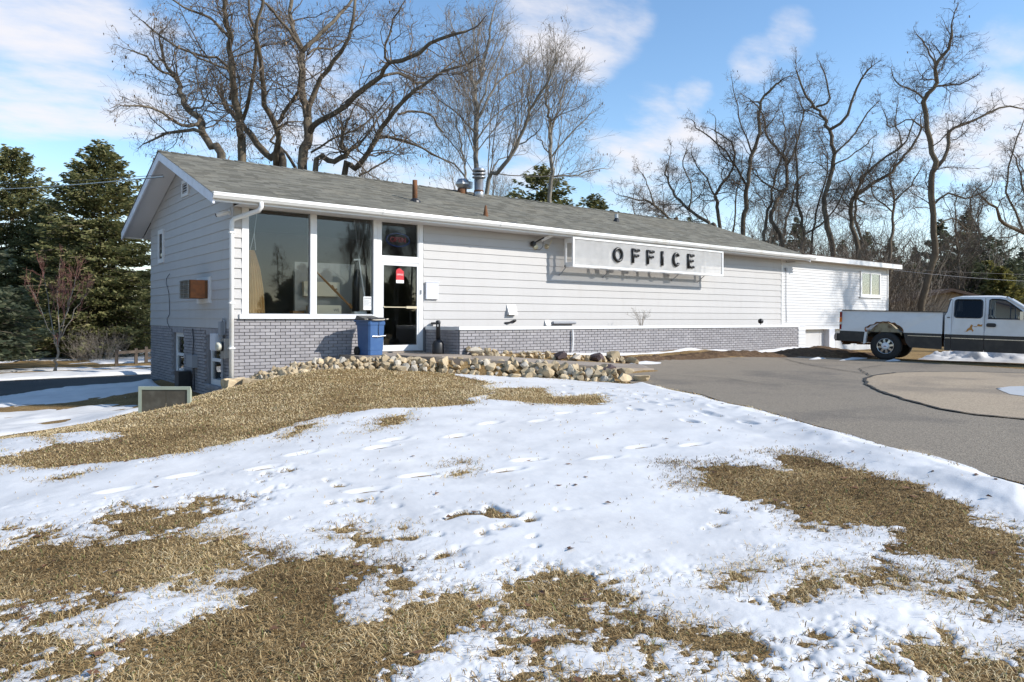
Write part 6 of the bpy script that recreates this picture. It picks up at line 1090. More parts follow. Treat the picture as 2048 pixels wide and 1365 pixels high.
TL = {'locust_leaning':('bare crooked locust leaning left above the front gable',), 'locust_straight':('bare locust with one straight trunk rising just right of the gable peak',), 'locust_forked':('bare locust whose thick limb leans left across the straight trunk',), 'locust_big':('thickest bare locust with a long limb sweeping right above the roof',),
 'locust_low_limb':('low broken locust limb kinked just above the roof ridge',), 'locust_right':('slanting bare locust growing up to the right above the rusty vent pipe',), 'maple_tall':('tall fan-shaped pale bare tree behind the metal flue',), 'maple_curved':('slender bare tree curving up to the right of the flue',), 'maple_right':('pale bare tree standing alone right of the flue against blue sky',), 'sapling_pale':('thin pale sapling just left of the roof ventilator',),
 'locust_far_tip':('leftmost small bare tree of the right-hand row, leaning left',), 'locust_spreading':('bare tree with limbs arching left above the office sign',), 'locust_slim':('slim twin-stemmed bare tree above the right end of the sign',), 'locust_upright':('upright rounded bare tree above the far roof end',), 'locust_thin':('thin bare tree just right of the upright rounded one',), 'locust_wavy':('bare tree with a wavy S-shaped trunk above the annex end',),
 'locust_twin':('bushy twin-trunked bare tree behind the annex roof edge',), 'locust_tall':('tall dark bare tree with a wide forked crown above the annex',), 'locust_bending':('bare tree whose limbs bend strongly to the right over the annex',), 'locust_tallest':('tallest bare tree, standing alone above the truck bed',), 'locust_edge':('bare tree reaching in from the right edge of the view',), 'locust_mid':('thin leafless tree between the bending tree and the tallest one',)}
trees = {}
for ti, (nm, D, limbs) in enumerate(TREES):
    pale = nm.startswith(('maple','sapling')); left = D < 30
    trees[nm] = bare_tree('maple_tree' if nm.startswith('maple') else 'sapling_tree' if pale else 'locust_tree', TL[nm][0], limbs, 'barkpale' if pale else 'bark', 'twigpale' if pale else 'twig', 100+ti, wig=.12 if pale else .31, up=.14 if pale else .02, dens=(1.2 if left else .72 if pale else 1.5), fine=True, pods=420 if left else 140, minr=.0042 if left else .0052, sc1=1.0 if left else .82, group='bare trees behind the building')
def copy_tree(src, loc, rz, sc, label, group):
    r = src.copy(); col.objects.link(r); r.location = loc; r.rotation_euler = (0,0,rz); r.scale = (sc,sc,sc); r['label'] = label; r['group'] = group
    for c in src.children:
        d = c.copy(); col.objects.link(d); d.parent = r
        for g in c.children:
            q = g.copy(); col.objects.link(q); q.parent = d
    return r
# street trees behind the photographer: seen mirrored in the shop windows and dappling the annex wall
def gl(x, y): return (x, y, float(terrain(x, y))-.1)
REFL = 'trees across the road in front of the office'
for i, (nm, x, y, rz, sc) in enumerate((('maple_tall',20.5,-38,.5,.55),('maple_tall',23.5,-41,1.9,.62),('maple_right',22,-36,2.2,.7),('maple_curved',26,-38,.3,.75),('maple_tall',27.5,-43,3.4,.6),('locust_twin',18,-46,1.9,.6),('maple_right',30,-40,4.2,.75),('locust_upright',33,-43,.9,.7),('maple_tall',25,-39,5.0,.5),('maple_tall',30,-44,4.1,.66),('maple_right',28,-37,.8,.7))):
    copy_tree(trees[nm], gl(x, y), rz, sc, 'bare tree across the road in front of the office', REFL)
copy_tree(trees['locust_tallest'], gl(34.2,-11.2), 1.0, 1.0, 'bare roadside tree whose shadow dapples the annex wall', 'roadside trees')
for i, (nm, x, y, rz, sc) in enumerate((('locust_tall',52,14,2.4,.9),('locust_upright',50,20,.9,.95),('maple_right',44,17,1.5,.8),('locust_twin',38,22,2.8,.9),('locust_mid',30,26,.4,.9),('locust_slim',58,8,1.7,1.0),('locust_twin',47,5,.7,.8),('maple_right',24,24,.2,.85),('locust_spreading',15,24,1.2,.9),('maple_tall',18,29,2.1,.75),('locust_thin',55,2,.7,.95))):
    copy_tree(trees[nm], gl(x, y), rz, sc, 'smaller bare tree far back among the trunks of the row', 'bare trees further back')
# small red-twigged tree at left
sp0 = Vector((-1.24,16.94,-2.0)); rr_ = random.Random(5); lim = [(.075,.05,[tuple(sp0),(-1.22,16.94,-1.5),(-1.17,16.92,-1.0)])]
for (a, h, r_) in ((-.42,2.9,.035),(.15,3.2,.04),(.75,2.7,.03),(-1.0,2.2,.026),(1.5,2.0,.026),(2.6,2.3,.025)):
    lim.append((r_,.010,[(-1.18,16.93,-1.15),(-1.18+.25*math.sin(a),16.93+.15*math.cos(a),-.5),(-1.18+.62*math.sin(a),16.93+.4*math.cos(a),.4),(-1.18+.95*math.sin(a),16.93+.6*math.cos(a),-1.15+h)]))
bare_tree('young_maple', 'small multi-stemmed young maple with reddish twigs beside the lane', lim, 'barkpale', 'twigred', 77, wig=.10, up=.22, dens=.75, fine=False, minr=.006, sc1=.7)
# ------------------------------------------------------------------ conifers
def conifer_meshes(H, Rb, nb, mt, seed, droop=.25, spray=(.26,.048), dens=17, shape=.85, bare=.06, lump=.25, twigs='bark'):
    rn = np.random.default_rng(seed); tr = MB(); tr.tube([(0,0,-.3),(0,0,H*.5),(0,0,H*.98)], [Rb*.055,Rb*.035,.015], 7)
    h = (bare+(1-bare)*rn.random(nb)**1.15)*H; az_ = rn.uniform(0, 2*math.pi, nb); f = 1-h/H
    l = Rb*np.clip(f, .015, 1)**shape*(1-lump+lump*2*rn.random(nb))*np.where(f > .85, .85, 1)+.12
    n_ = np.maximum(4, (l*dens).astype(int)); bi = np.repeat(np.arange(nb), n_); s = rn.random(len(bi))**.62; B = len(bi)
    ux, uy = np.cos(az_)[bi], np.sin(az_)[bi]; lb = l[bi]; rise = np.where(f > .35, -droop, .35)[bi]
    cz = h[bi]+lb*s*(rise*.55)+lb*.35*np.maximum(s-.55, 0)**1.3*(1 if droop < .4 else .6); side = rn.normal(0, .17, B)*lb*(1.1-s*.8); cz = cz-np.abs(side)*.25+rn.normal(0, .05, B)
    C_ = np.c_[ux*lb*s-uy*side, uy*lb*s+ux*side, cz]
    D_ = np.c_[ux, uy, rn.normal(-.05, .35, B)]+np.c_[-uy, ux, np.zeros(B)]*(np.sign(side)*rn.uniform(.2, 1.1, B))[:,None]; D_ /= np.linalg.norm(D_, axis=1)[:,None]
    Nn = rn.normal(0, 1, (B,3)); Nn[:,2] += .9; Wd = np.cross(D_, Nn); Wd /= np.linalg.norm(Wd, axis=1)[:,None]+1e-9
    L_ = (spray[0]*rn.uniform(.6, 1.3, B))[:,None]; w_ = (spray[1]*rn.uniform(.6, 1.3, B))[:,None]
    V = np.stack([C_-D_*L_*.5, C_+Wd*w_, C_+D_*L_*.5, C_-Wd*w_], 1).reshape(-1, 3); F = np.arange(B*4).reshape(-1, 4)
    cm = np_mesh('crown', V, F, M[mt]); tm = bpy.data.meshes.new('trunk'); 
    Ps = np.stack([np.c_[np.zeros(nb), np.zeros(nb), h], np.c_[np.cos(az_)*l*.5, np.sin(az_)*l*.5, h+l*.25*np.where(f > .35, -droop, .35)], np.c_[np.cos(az_)*l*.9, np.sin(az_)*l*.9, h+l*.5*np.where(f > .35, -droop, .35)]], 1); Rs = np.maximum(.006, l*.011)[:,None]*np.array([1,.7,.3])[None]
    V2, F2 = batch_tubes(Ps, Rs, 3); o_ = len(tr.v); tm.from_pydata(tr.v+[tuple(q) for q in V2], [], tr.f+[tuple(int(i)+o_ for i in q) for q in F2]); tm.update(); tm.materials.append(M[twigs]); return cm, tm
def conifer(name, label, loc, meshes, sc=1, rz=0, group=None, cat='tree', sxy=1):
    t = thing(name, label, cat, loc, group); t.rotation_euler = (0,0,rz); t.scale = (sc*sxy,sc*sxy,sc)
    for nm, me in (('crown',meshes[0]),('trunk',meshes[1])): o = bpy.data.objects.new(nm, me); col.objects.link(o); o.parent = t
    return t
S1 = conifer_meshes(10.6, 3.7, 760, 'needle', 3, dens=32, shape=.62, droop=.22); S2 = conifer_meshes(11.0, 3.4, 600, 'needle', 4, droop=.15, dens=30, lump=.4, shape=.55)
NP_ = conifer_meshes(5.2, 2.7, 330, 'needledark', 6, droop=.30, spray=(.30,.05), dens=26, shape=.6, bare=.14, lump=.35)
PN = conifer_meshes(9.0, 3.4, 240, 'needledark', 8, droop=-.15, spray=(.28,.055), dens=34, shape=.55, bare=.25, lump=.5); CD = conifer_meshes(5.0, 1.6, 420, 'needlegold', 9, droop=-.75, spray=(.24,.045), dens=38, shape=.6, bare=.02, lump=.35)
PN2 = conifer_meshes(9.0, 2.9, 300, 'needle', 21, droop=-.25, spray=(.30,.05), dens=30, shape=.6, bare=.25, lump=.55)
FS = conifer_meshes(11, 3.0, 260, 'needledark', 12, dens=15, spray=(.48,.11), lump=.4)
conifer('spruce_tree', 'broad dark spruce nearest the left wall of the office', gl(1.75,27.0), S1, 1.02, .3, 'spruces at the left')
conifer('spruce_tree', 'tall open-topped spruce at the left edge of the view', gl(-1.5,33.5), S2, 1.02, 1.2, 'spruces at the left'); conifer('spruce_tree', 'shorter spruce filling the gap between the two tall spruces', gl(.0,31.5), S1, .78, 2.2, 'spruces at the left'); conifer('spruce_tree', 'spruce further back beyond the left edge spruce', gl(-5.2,34), S1, .85, 4.0, 'spruces at the left')
conifer('pine_tree', 'grey-green pine with drooping boughs in front of the bungalow', gl(-3.9,18.5), NP_, 1.0, .8)
conifer('pine_tree', 'loose green pine top showing over the roof right of the flue', gl(20.5,15.0), PN2, 1.06, 1.0); conifer('pine_tree', 'small pine tip right of the loose pine over the roof', gl(23.9,14.6), PN2, .92, 2.2)
for i, (x, y) in enumerate(((-9,31),(-13.5,27),(-17,21),(-20,14),(-22,7),(-23,0),(-24,-7),(-18,29),(-26,12),(-12,36),(-28,2))): conifer('spruce_tree', 'unseen spruce added past the left edge to dim the left wall', gl(x, y), S1 if i % 2 else S2, .95+.12*math.sin(i*2.2), i*1.4, 'added spruces screening sky from the left wall')  # out-of-view spruces added to block sky fill on the left gable wall
CG = 'conifers beyond the truck'
for i, (x, y, sc, rz, ms, lab) in enumerate(((47,2.6,.92,.1,CD,'olive cedar with a golden tint directly behind the truck cab'),(50.5,4.6,1.05,1.3,CD,'second olive cedar just right of the first, behind the cab'),(49.5,1.2,.85,2.0,CD,'cedar at the right edge behind the truck roof'),(56,6.5,.85,.4,PN,'big dark pine above the truck cab'),(60,3.0,.95,1.9,PN,'dark pine at the right edge above the truck cab'),(59,10,.75,2.9,PN,'pine between the tallest bare tree and the big dark pine'),(54,-1.5,.85,1.1,PN,'dark pine furthest right behind the truck'),(45.0,6.0,.62,.5,CD,'low cedar beside the tan house'),(52,0,.8,3.0,CD,'bushy cedar behind the cab at the picture edge'))):
    conifer('pine_tree' if ms is PN else 'cedar_tree', lab, gl(x, y), ms, sc, rz, CG)
for i in range(22):
    a = R(44+i*1.5); d = 92+6*math.sin(i*2.7); conifer('distant_conifer', 'far dark conifer in the tree line behind the annex', gl(CAM.x+d*math.sin(a+.02), CAM.y+d*math.cos(a+.02)), FS, 1.0+.2*math.sin(i*1.7)+.1*math.sin(i*5.1), i*1.3, 'far conifers in the tree line')
for i in range(14):
    a = R(-4+i*2.6); d = 92+5*math.sin(i*2.1); conifer('distant_conifer', 'far conifer beyond the side yard at left', gl(CAM.x+d*math.sin(a), CAM.y+d*math.cos(a)), FS, .55+.12*math.sin(i*1.9), i*2.3, 'far conifers at the left')
for i, (x, y, sc) in enumerate(((15.5,-42,.42),(17.5,-43,.55),(19.3,-44,.66),(21.2,-46,.6),(23,-48,.72),(25.2,-48,.6),(27.5,-50,.7),(30,-50,.62),(32.5,-51,.72),(35,-50,.6),(38,-52,.7),(13,-50,.35),(41,-52,.7),(22,-51,.8),(26.2,-53,.7),(29,-54,.8),(33.8,-55,.8),(20.3,-49,.6),(37,-50,.66))): conifer('roadside_conifer', 'dark conifer across the road in front of the office', gl(x, y), S1, sc*.78, i, 'conifers across the road')
for i in range(13):
    a = YAW+R(22.5+i*1.15); d = 60+5*math.sin(i*2.3); conifer('pine_tree', 'mid-distance pine behind the thicket right of the annex', gl(CAM.x+d*math.sin(a), CAM.y+d*math.cos(a)), PN if i % 3 else FS, .56+.10*math.sin(i*1.9), i*1.7, 'mid-distance pines behind the thicket')
# brush
def brush_mesh(seed, n, h, rx):
    rnd = random.Random(seed); l1, l2 = [], []
    for i in range(n):
        a = rnd.uniform(0, 6.28); q = rx*rnd.random()**.5; p = Vector((q*math.cos(a), q*math.sin(a), -.1)); d = Vector((math.cos(a)*.35*rnd.random(), math.sin(a)*.35*rnd.random(), 1)); L = h*rnd.uniform(.5,1.1); pt = wig_path(p, d, L, 6, .14, .02, rnd); l1.append((pt, .012))
        for c in range(9):
            k = rnd.randint(1, 5); l2.append((wig_path(pt[k].lerp(pt[k+1], rnd.random()), tilt(pt[k+1]-pt[k], R(rnd.uniform(20,60)), rnd), L*rnd.uniform(.15,.4), 3, .2, .05, rnd), .006))
    Vs, Fs, o_ = [], [], 0
    for ls in (l1, l2):
        Ps = np.array([[tuple(q) for q in a[0]] for a in ls]); n_ = Ps.shape[1]; Rs = np.array([a[1] for a in ls])[:,None]*np.linspace(1, .5, n_)[None,:]; V, F = batch_tubes(Ps, Rs, 3); Vs.append(V); Fs.append(F+o_); o_ += len(V)
    return np.concatenate(Vs), np.concatenate(Fs)
BV, BF = brush_mesh(3, 120, 3.6, 1.9); bme = np_mesh('brush', BV, BF, M['twigpale']); BV2, BF2 = brush_mesh(4, 130, 4.4, 2.2); bme2 = np_mesh('brush', BV2, BF2, M['twig'])
def brush(x, y, sc, rz, label, me, group=None):
    o = bpy.data.objects.new('bare_shrub', me); col.objects.link(o); o.location = gl(x, y); o.rotation_euler = (0,0,rz); o.scale = (sc*1.2,sc*1.2,sc); tag(o, label, 'shrub', group)
brush(1.15, 23.7, .42, .3, 'pale tangled bare shrub under the spruces', bme)
for i, (x, y, sc) in enumerate(((30.5,5.5,1.0),(33,7,1.1),(34.2,3.8,.8),(37,6.5,1.1),(36.5,9.5,1.2),(32,11,1.2),(43,9.5,1.3),(40,13,1.4),(48,9,1.3),(52,6,1.3),(55,11,1.5),(47,13,1.5),(34.5,13,1.4),(29.5,9.5,1.0),(58,6,1.5),(57,0,1.2),(61,-2,1.3))):
    brush(x, y, sc*1.25, i*1.1, 'bare grey-brown thicket shrub behind the annex and truck', bme if i % 2 else bme2, 'thicket shrubs behind the annex')

# ------------------------------------------------------------------ pickup truck (local: +x forward, -y its right side, z up, origin under the rear axle)
import bmesh
TF = Vector((math.sin(R(165)), math.cos(R(165)), 0)); TRt = Vector((TF.y, -TF.x, 0))
to = Vector((16.50, -4.97, 0))-TRt*.97; to.z = float(terrain(to.x, to.y))-.015
truck = thing('pickup_truck', 'white pickup truck with black lower sides and a rusted rear wheel arch', 'pickup truck', to); ORG[truck.name] = Vector((0,0,0))
truck.rotation_euler = (Matrix.Rotation(math.atan2(TF.y, TF.x), 3, 'Z') @ Matrix.Rotation(R(1.35), 3, 'Y')).to_euler()
def TP(name, mb, mt, parent=None, smooth=False, label=None): 
    return part(name, mb, M[mt] if isinstance(mt, str) else mt, parent or truck, smooth, label)
def panel2d(name, outer, holes, ymap, thick, mt, parent=None, label=None):
    """flat side panel with openings: 2-D outline (x,z) mapped onto y = ymap(z), given a thickness inwards"""
    bm = bmesh.new(); loops = []; edges = []
    for lp in [outer]+holes:
        vs = [bm.verts.new((x, z, 0)) for x, z in lp]; es = [bm.edges.new((vs[i], vs[(i+1) % len(vs)])) for i in range(len(vs))]; loops.append(vs); edges += es
    bmesh.ops.triangle_fill(bm, use_beauty=True, use_dissolve=False, edges=edges); bm.verts.index_update()
    V = [(v.co.x, v.co.y) for v in bm.verts]; F = [tuple(v.index for v in f.verts) for f in bm.faces]; n = len(V); m_ = MB(); sg_ = 1 if ymap(0) < 0 else -1
    L = [[v.index for v in lp] for lp in loops]; bm.free()
    vs = [(x, ymap(z), z) for x, z in V]+[(x, ymap(z)+sg_*thick, z) for x, z in V]; fs = F+[tuple(i+n for i in f[::-1]) for f in F]
    for lp in L:
        for i in range(len(lp)): a, b = lp[i], lp[(i+1) % len(lp)]; fs.append((a, b, b+n, a+n))
    m_.add(vs, fs); o = TP(name, m_, mt, parent, False, label)
    b2 = bmesh.new(); b2.from_mesh(o.data); bmesh.ops.recalc_face_normals(b2, faces=b2.faces); b2.to_mesh(o.data); b2.free(); return o
def rr(x0, x1, z0, z1, r=.06, n=4, tl=None):
    out = []
    for cx, cz, a0 in ((x1-r, z0+r, -90),(x1-r, z1-r, 0),(x0+r, z1-r, 90),(x0+r, z0+r, 180)):
        for i in range(n+1): a = R(a0+90*i/n); out.append((cx+r*math.cos(a), cz+r*math.sin(a)))
    return out
HW = .97
def ym(s): 
    def f(z): return s*(HW - (.012*max(0,(.78-z))/.4) - (.0 if z < 1.22 else (z-1.22)*.30) + .012*math.sin(max(0,min(1,(z-.55)/.7))*math.pi))
    return f
# bed sides with the corroded arch
arch = [(.45,.80),(.44,.86),(.40,.93),(.34,.99),(.29,1.0),(.22,1.055),(.14,1.06),(.07,1.09),(.0,1.075),(-.08,1.09),(-.14,1.065),(-.24,1.06),(-.31,1.0),(-.40,.985),(-.46,.93),(-.53,.92),(-.535,.86),(-.50,.79)]
for s, nm in ((-1,'rusted right bed side'),(1,None)):
    outer = [(-1.20,.80),(-1.20,1.36),(-1.17,1.395),(1.39,1.385),(1.39,.80)]+arch
    panel2d('bed_side', outer, [], ym(s), .04, 'truckwhite', None, nm)
    lowb = [(-1.22,.50),(-1.22,.797),(-.505,.797),(-.53,.70),(-.55,.56),(-.62,.50)]; panel2d('lower_panel', lowb, [], lambda z, s=s: s*(HW-.002-.05*max(0,.62-z)), .04, 'truckblack')
    lowf = [(.46,.797),(1.39,.797),(1.39,.38),(.62,.40),(.52,.52),(.48,.66)]; panel2d('lower_panel', lowf, [], lambda z, s=s: s*(HW-.002-.05*max(0,.62-z)), .04, 'truckblack')
    e = MB(); y = s*(HW+.004); e.box(.56,1.37,min(y,y+s*.014),max(y,y+s*.014),.715,.735); TP('trim_strip', e, 'chrome')
    e = MB(); rng_ = [(-.53+i*.055) for i in range(18)]
    e.loft([[(x, s*(HW-.05-.0), .80), (x, s*(HW-.045), .62+.47*math.sin(max(.05,min(1,(x+.56)/1.03))*math.pi)*.98), (x, s*(HW-.18), .62+.47*math.sin(max(.05,min(1,(x+.56)/1.03))*math.pi)), (x, s*.60, .62+.45*math.sin(max(.05,min(1,(x+.56)/1.03))*math.pi))] for x in rng_], False, False); TP('wheel_liner', e, mat('inner_arch', (.30,.26,.17), .8, .4, 7, c2=(.10,.05,.02), c2amt=.8, c2scale=5))
    e = MB(); pts = [(x, s*(HW+.002), z) for x, z in arch]; e.tube(pts, [.014+.008*(i % 3) for i in range(len(pts))], 5); TP('rust_edge', e, 'rust')
    e = MB(); e.box(-1.225,-1.17,min(s*.90,s*.985),max(s*.90,s*.985),1.19,1.345); tl = TP('tail_light', e, 'redlens')
    e = MB(); e.box(-1.228,-1.165,min(s*.90,s*.987),max(s*.90,s*.987),1.05,1.187); TP('amber_lens', e, 'amber', tl)
    e = MB(); e.box(-1.226,-1.168,min(s*.90,s*.986),max(s*.90,s*.986),.985,1.047); TP('reverse_lens', e, 'clearlens', tl); e = MB(); e.box(-1.225,-1.17,min(s*.90,s*.985),max(s*.90,s*.985),.84,.983); TP('lower_lens', e, 'redlens', tl)
    e = MB(); e.box(-1.17,1.39,min(s*.85,s*.955),max(s*.85,s*.955),1.385,1.405); TP('bed_rail', e, 'truckblack')
e = MB(); e.box(-1.15,1.38,-.90,.90,.78,.82); TP('bed_floor', e, 'truckblack'); e = MB(); e.box(1.34,1.385,-.92,.92,.80,1.37); TP('bed_front', e, 'truckwhite'); e = MB(); e.box(-1.215,-1.17,-.89,.89,.80,1.37); TP('tailgate', e, 'truckwhite')
# cab: side frame, doors with their own window openings
def yc(s): return ym(s)
Bw = rr(1.665,2.30,1.255,1.74,.07); 
back_pillar = [(1.465,.39),(1.60,.39),(1.60,1.80),(1.58,1.80),(1.52,1.70),(1.49,1.40),(1.465,1.30)]
for s in (-1, 1):
    panel2d('cab_corner', [(1.45,.80),(1.598,.80),(1.598,1.775),(1.56,1.70),(1.50,1.40),(1.45,1.30)], [], yc(s), .05, 'truckwhite')
    dr = panel2d('rear_door', [(1.604,.80),(2.352,.80),(2.352,1.815),(1.75,1.815),(1.66,1.80),(1.604,1.76)], [Bw], yc(s), .05, 'truckwhite', None, 'rear door with a peeling orange decal' if s < 0 else None)
    fd = panel2d('front_door', [(2.36,.80),(3.56,.80),(3.56,1.27),(3.30,1.44),(3.02,1.66),(2.84,1.795),(2.70,1.82),(2.36,1.82)], [[(2.44,1.245),(3.40,1.245),(3.14,1.47),(2.93,1.64),(2.80,1.73),(2.68,1.755),(2.50,1.755),(2.455,1.73)]], yc(s), .05, 'truckwhite')
    # window seals and panes
    def seal(lp, r): 
        m_ = MB(); f = yc(s); m_.tube([(x, f(z)*1.003, z) for x, z in lp], r, 5, closed=True); return m_
    TP('window_seal', seal(Bw, .016), 'black', dr); lpF = [(2.44,1.245),(3.40,1.245),(3.14,1.47),(2.93,1.64),(2.80,1.73),(2.68,1.755),(2.50,1.755),(2.455,1.73)]; TP('window_seal', seal(lpF, .016), 'black', fd)
    m_ = MB(); f = yc(s); m_.add([(x, f(z)-s*.02, z) for x, z in Bw], [tuple(range(len(Bw)))]); TP('pane', m_, 'darkglass', dr); m_ = MB(); m_.add([(x, f(z)-s*.02, z) for x, z in lpF], [tuple(range(len(lpF)))]); TP('pane', m_, 'carglass', fd)
    m_ = MB(); m_.tube([(2.92,f(1.25)*.985,1.25),(2.92,f(1.64)*.985,1.64)], .014, 5); TP('quarter_bar', m_, 'black', fd)
    for x0, x1, par in ((1.45,1.598,None),(1.604,2.352,dr),(2.36,3.56,fd)):
        panel2d('lower_panel', [(x0,.797),(x1,.797),(x1,.36),(x0,.36)], [], lambda z: s*(HW-.002-.05*max(0,.62-z)), .05, 'truckblack', par); e = MB(); y = s*(HW+.004); e.box(x0+.01,x1-.01,min(y,y+s*.014),max(y,y+s*.014),.69,.71); TP('trim_strip', e, 'chrome', par)
    e = MB(); y = s*(HW+.012); hd = [(x, z) for x, z in rr(2.40,2.62,1.025,1.125,.045)]; e.prism([(x, y, z) for x, z in hd], (0,s*.022,0)); TP('door_handle', e, 'black', fd)
    e = MB(); e.tube([(3.18,s*1.0,1.30),(3.20,s*1.12,1.33)], .03, 6); mr_ = TP('mirror', e, 'black', fd); e = MB(); e.hexa([(3.12,s*1.08,1.22),(3.20,s*1.08,1.22),(3.22,s*1.26,1.22),(3.14,s*1.26,1.22)], [(3.12,s*1.08,1.44),(3.20,s*1.08,1.44),(3.22,s*1.26,1.44),(3.14,s*1.26,1.44)]); TP('mirror_shell', e, 'chrome', mr_)
    if s < 0:
        e = MB(); f = yc(s)
        for px_ in ([(1.90,.90),(1.95,.90),(1.98,.96),(2.03,1.0),(2.06,1.08),(2.10,1.06),(2.08,.98),(2.12,.92),(2.10,.88),(2.07,.93),(2.02,.93),(1.97,.88)],[(2.12,1.02),(2.2,1.02),(2.2,1.035),(2.12,1.035)],[(2.20,1.04),(2.30,1.03),(2.32,1.09),(2.26,1.075),(2.24,1.10),(2.20,1.08)]):
            bm = bmesh.new(); vs = [bm.verts.new((x, f(z)-.003, z)) for x, z in px_]; es = [bm.edges.new((vs[i], vs[(i+1) % len(vs)])) for i in range(len(vs))]; bmesh.ops.triangle_fill(bm, use_beauty=True, edges=es); bm.verts.index_update(); e.add([tuple(v.co) for v in bm.verts], [tuple(v.index for v in q.verts) for q in bm.faces]); bm.free()
        TP('decal', e, 'orange', dr); e = MB(); e.box(1.50,1.57,-(HW+.016),-(HW+.012),1.24,1.265); TP('badge', e, 'black')
    # fender ahead of the door
    panel2d('front_fender', [(3.568,.80),(3.60,.80),(3.62,.92),(3.72,1.04),(3.86,1.09),(4.02,1.10),(4.18,1.07),(4.30,1.0),(4.40,.86),(4.41,.80),(4.86,.80),(4.88,1.10),(4.80,1.18),(3.568,1.27)], [], yc(s), .05, 'truckwhite')
    panel2d('lower_panel', [(3.568,.797),(3.60,.797),(3.58,.60),(3.60,.38),(3.568,.38)], [], lambda z: s*(HW-.002), .05, 'truckblack'); panel2d('lower_panel', [(4.42,.797),(4.86,.797),(4.86,.55),(4.50,.50)], [], lambda z: s*(HW-.002), .05, 'truckblack')
    e = MB(); e.hexa([(4.80,s*.70,.92),(4.90,s*.70,.92),(4.90,s*.95,.92),(4.80,s*.95,.92)], [(4.80,s*.70,1.10),(4.89,s*.70,1.10),(4.89,s*.95,1.10),(4.80,s*.95,1.10)]); TP('headlight', e, 'clearlens')
def yl(z): return ym(1)(z)
e = MB(); sec = []
for (x, zt) in ((1.52,1.76),(1.62,1.80),(1.80,1.835),(2.3,1.85),(2.62,1.85),(2.80,1.825)):
    zE = min(zt, 1.80); yw = yl(1.80) if x > 1.6 else yl(1.72)
    sec.append([(x,-yw,zE-.03),(x,-yw*.86,zt-.012),(x,-yw*.5,zt+.012),(x,0,zt+.02),(x,yw*.5,zt+.012),(x,yw*.86,zt-.012),(x,yw,zE-.03)])
e.loft(sec, False, False); TP('cab_roof', e, 'truckwhite', None, True)
e = MB(); e.box(1.44,1.47,-.92,.92,.40,1.30); TP('cab_back', e, 'truckwhite'); e = MB(); e.quad((1.47,-.80,1.32),(1.47,.80,1.32),(1.55,.72,1.72),(1.55,-.72,1.72)); TP('rear_window', e, 'carglass'); e = MB(); e.tube([(1.47,-.83,1.30),(1.47,.83,1.30),(1.56,.75,1.74),(1.56,-.75,1.74)], .022, 5, closed=True); TP('rear_window_seal', e, 'black')
e = MB(); e.quad((3.46,-.90,1.28),(3.46,.90,1.28),(2.82,.76,1.80),(2.82,-.76,1.80)); TP('windscreen', e, 'carglass'); 
for s in (-1,1):
    e = MB(); e.tube([(3.56,s*.93,1.25),(3.18,s*.865,1.56),(2.84,s*.80,1.80)], .035, 6); TP('windscreen_pillar', e, 'truckwhite')
e = MB(); e.loft([[(x,-.93,z-.05),(x,-.80,z),(x,-.3,z+.04),(x,.3,z+.04),(x,.80,z),(x,.93,z-.05)] for x, z in ((3.45,1.27),(3.9,1.24),(4.5,1.19),(4.82,1.15),(4.90,1.06))], False, False); TP('bonnet', e, 'truckwhite', None, True)
e = MB(); e.box(4.84,4.92,-.68,.68,.84,1.06); TP('grille', e, 'black'); e = MB(); e.box(4.88,5.06,-.98,.98,.50,.74); TP('front_bumper', e, 'chrome')
e = MB(); e.box(.3,4.8,-.55,-.42,.44,.60); e.box(-1.2,4.8,.42,.55,.44,.60); e.box(-1.3,.3,-.55,-.42,.52,.64); TP('chassis_rail', e, 'rust'); e = MB(); e.box(1.5,3.5,-.88,.88,.40,.46); e.box(3.55,4.85,-.8,.8,.5,1.08); TP('floor_pan', e, 'truckblack')
e = MB(); e.tube([(0,-.8,.40),(0,.8,.40)], .07, 8); e.lathe([(.0,-.2),(.17,-.1),(.17,.1),(.0,.2)], (0,0,.40), 10, 'y'); e.tube([(3.98,-.8,.40),(3.98,.8,.40)], .05, 8); TP('axle', e, 'rust')
e = MB(); e.hexa([(-1.36,-.93,.50),(-1.22,-.97,.50),(-1.22,.97,.50),(-1.36,.93,.50)], [(-1.36,-.93,.72),(-1.22,-.97,.72),(-1.22,.97,.72),(-1.36,.93,.72)]); TP('rear_bumper', e, 'truckblack'); e = MB(); e.hexa([(-1.40,-.86,.55),(-1.30,-.985,.52),(-1.30,-.88,.52),(-1.36,-.78,.55)], [(-1.40,-.86,.66),(-1.30,-.985,.74),(-1.30,-.88,.74),(-1.36,-.78,.66)]); TP('bumper_end', e, 'chrome')
e = MB(); e.box(-1.32,-.9,-.06,.06,.40,.50); e.tube([(-1.3,-.40,.46),(-.7,-.42,.44)], .03, 6); e.tube([(-.78,-.80,.44),(-.40,-.82,.45)], .035, 6); e.tube([(-1.2,-.5,.47),(-1.25,-.45,.40),(-1.1,-.2,.40)], .025, 6); TP('tow_hitch', e, 'rust'); e = MB(); e.hexa([(-.58,-.985,.44),(-.52,-.985,.46),(-.52,-.82,.46),(-.58,-.82,.44)], [(-.54,-.985,.80),(-.48,-.985,.80),(-.48,-.82,.80),(-.54,-.82,.80)]); TP('mud_flap', e, 'truckwhite')
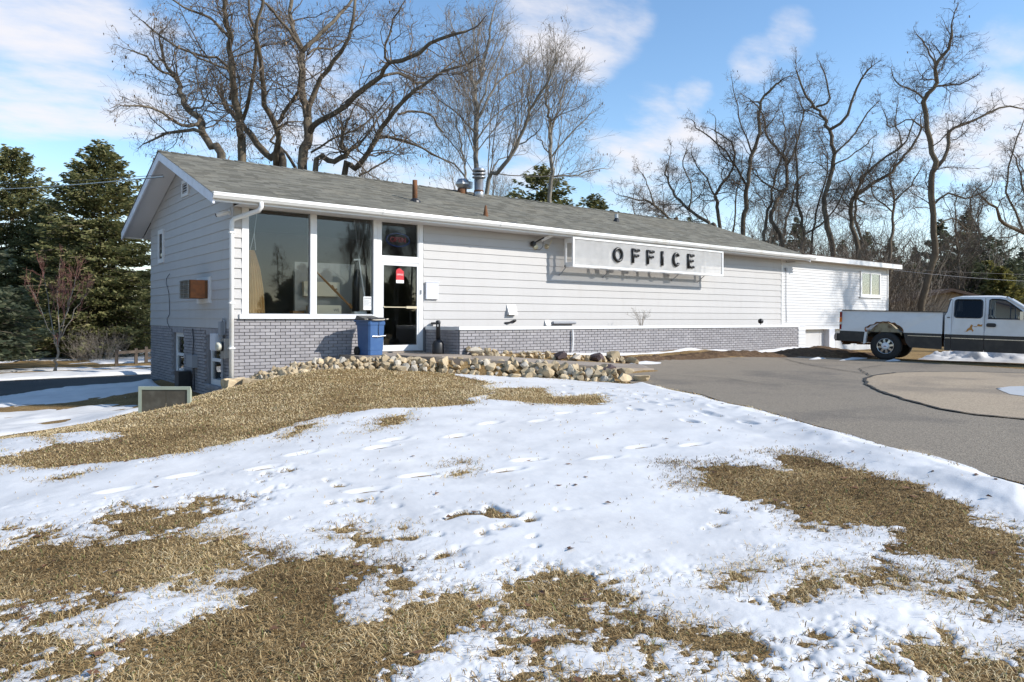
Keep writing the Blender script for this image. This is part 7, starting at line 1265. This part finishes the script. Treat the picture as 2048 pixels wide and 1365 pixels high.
for x in (.0, 3.98):
    for s in (-1,1):
        e = MB(); e.lathe([(.20,-.10),(.30,-.13),(.375,-.115),(.40,-.07),(.403,.07),(.375,.115),(.30,.13),(.20,.10)], (x, s*.835, .40), 36, 'y'); wh = TP('wheel', e, 'rubber', None, True)
        yo = s*(.835+.095); sg_ = s
        e = MB(); e.lathe([(.215,0),(.225,sg_*.03),(.208,sg_*.035),(.195,sg_*.0),(.190,-sg_*.05),(.215,-sg_*.06)], (x, yo, .40), 32, 'y'); TP('rim', e, 'chrome', wh, True)
        e = MB(); e.lathe([(.0,-sg_*.06),(.20,-sg_*.06),(.20,-sg_*.055),(.0,-sg_*.05)], (x, yo, .40), 24, 'y'); TP('brake_disc', e, 'rust', wh)
        for q in range(8):
            a = q*math.pi/4+.2; ca, sa = math.cos(a), math.sin(a); e = MB()
            def W_(r_, t_, d_): return (x+r_*ca-t_*sa, yo+sg_*d_, .40+r_*sa+t_*ca)
            e.hexa([W_(.09,-.030,-.02),W_(.205,-.036,-.03),W_(.205,.036,-.03),W_(.09,.030,-.02)], [W_(.09,-.026,.02),W_(.205,-.030,.012),W_(.205,.030,.012),W_(.09,.026,.02)]); TP('spoke', e, 'chrome', wh)
        e = MB(); e.lathe([(.105,-sg_*.02),(.108,sg_*.02),(.09,sg_*.05),(.06,sg_*.062),(.0,sg_*.065)], (x, yo, .40), 24, 'y'); hc = TP('hub_cap', e, 'white', wh, True)
        e = MB(); e.box(x-.035,x+.035,min(yo+sg_*.064,yo+sg_*.068),max(yo+sg_*.064,yo+sg_*.068),.39,.41); TP('hub_badge', e, 'redlens', wh)
for x, zt in ((2.55,1.30),(1.85,1.22)):
    for y in (-.42,.42):
        e = MB(); e.hexa([(x-.02,y-.24,.78),(x+.12,y-.24,.78),(x+.12,y+.24,.78),(x-.02,y+.24,.78)], [(x-.16,y-.22,zt),(x-.06,y-.22,zt),(x-.06,y+.22,zt),(x-.16,y+.22,zt)]); e.box(x+.0,x+.5,y-.24,y+.24,.62,.80); st_ = TP('seat', e, mat('seat_cloth', (.045,.043,.045), .9, .2, 8)); e = MB(); e.loft([[(x-.17+dx*.1, y+dy*.13, z_) for dx, dy in ((0,-1),(.7,-.8),(.7,.8),(0,1))] for z_ in (zt+.03,zt+.10,zt+.20)]); TP('headrest', e, mat('seat_cloth', (.045,.043,.045), .9, .2, 8), st_)
e = MB(); e.tube([(2.98+.0*math.cos(q), .42+.19*math.cos(q*2*math.pi/20), 1.16+.19*math.sin(q*2*math.pi/20)) for q in range(20)], .018, 6, closed=True); TP('steering_wheel', e, 'black'); e = MB(); e.box(3.05,3.5,-.85,.85,.9,1.22); TP('dashboard', e, 'black')
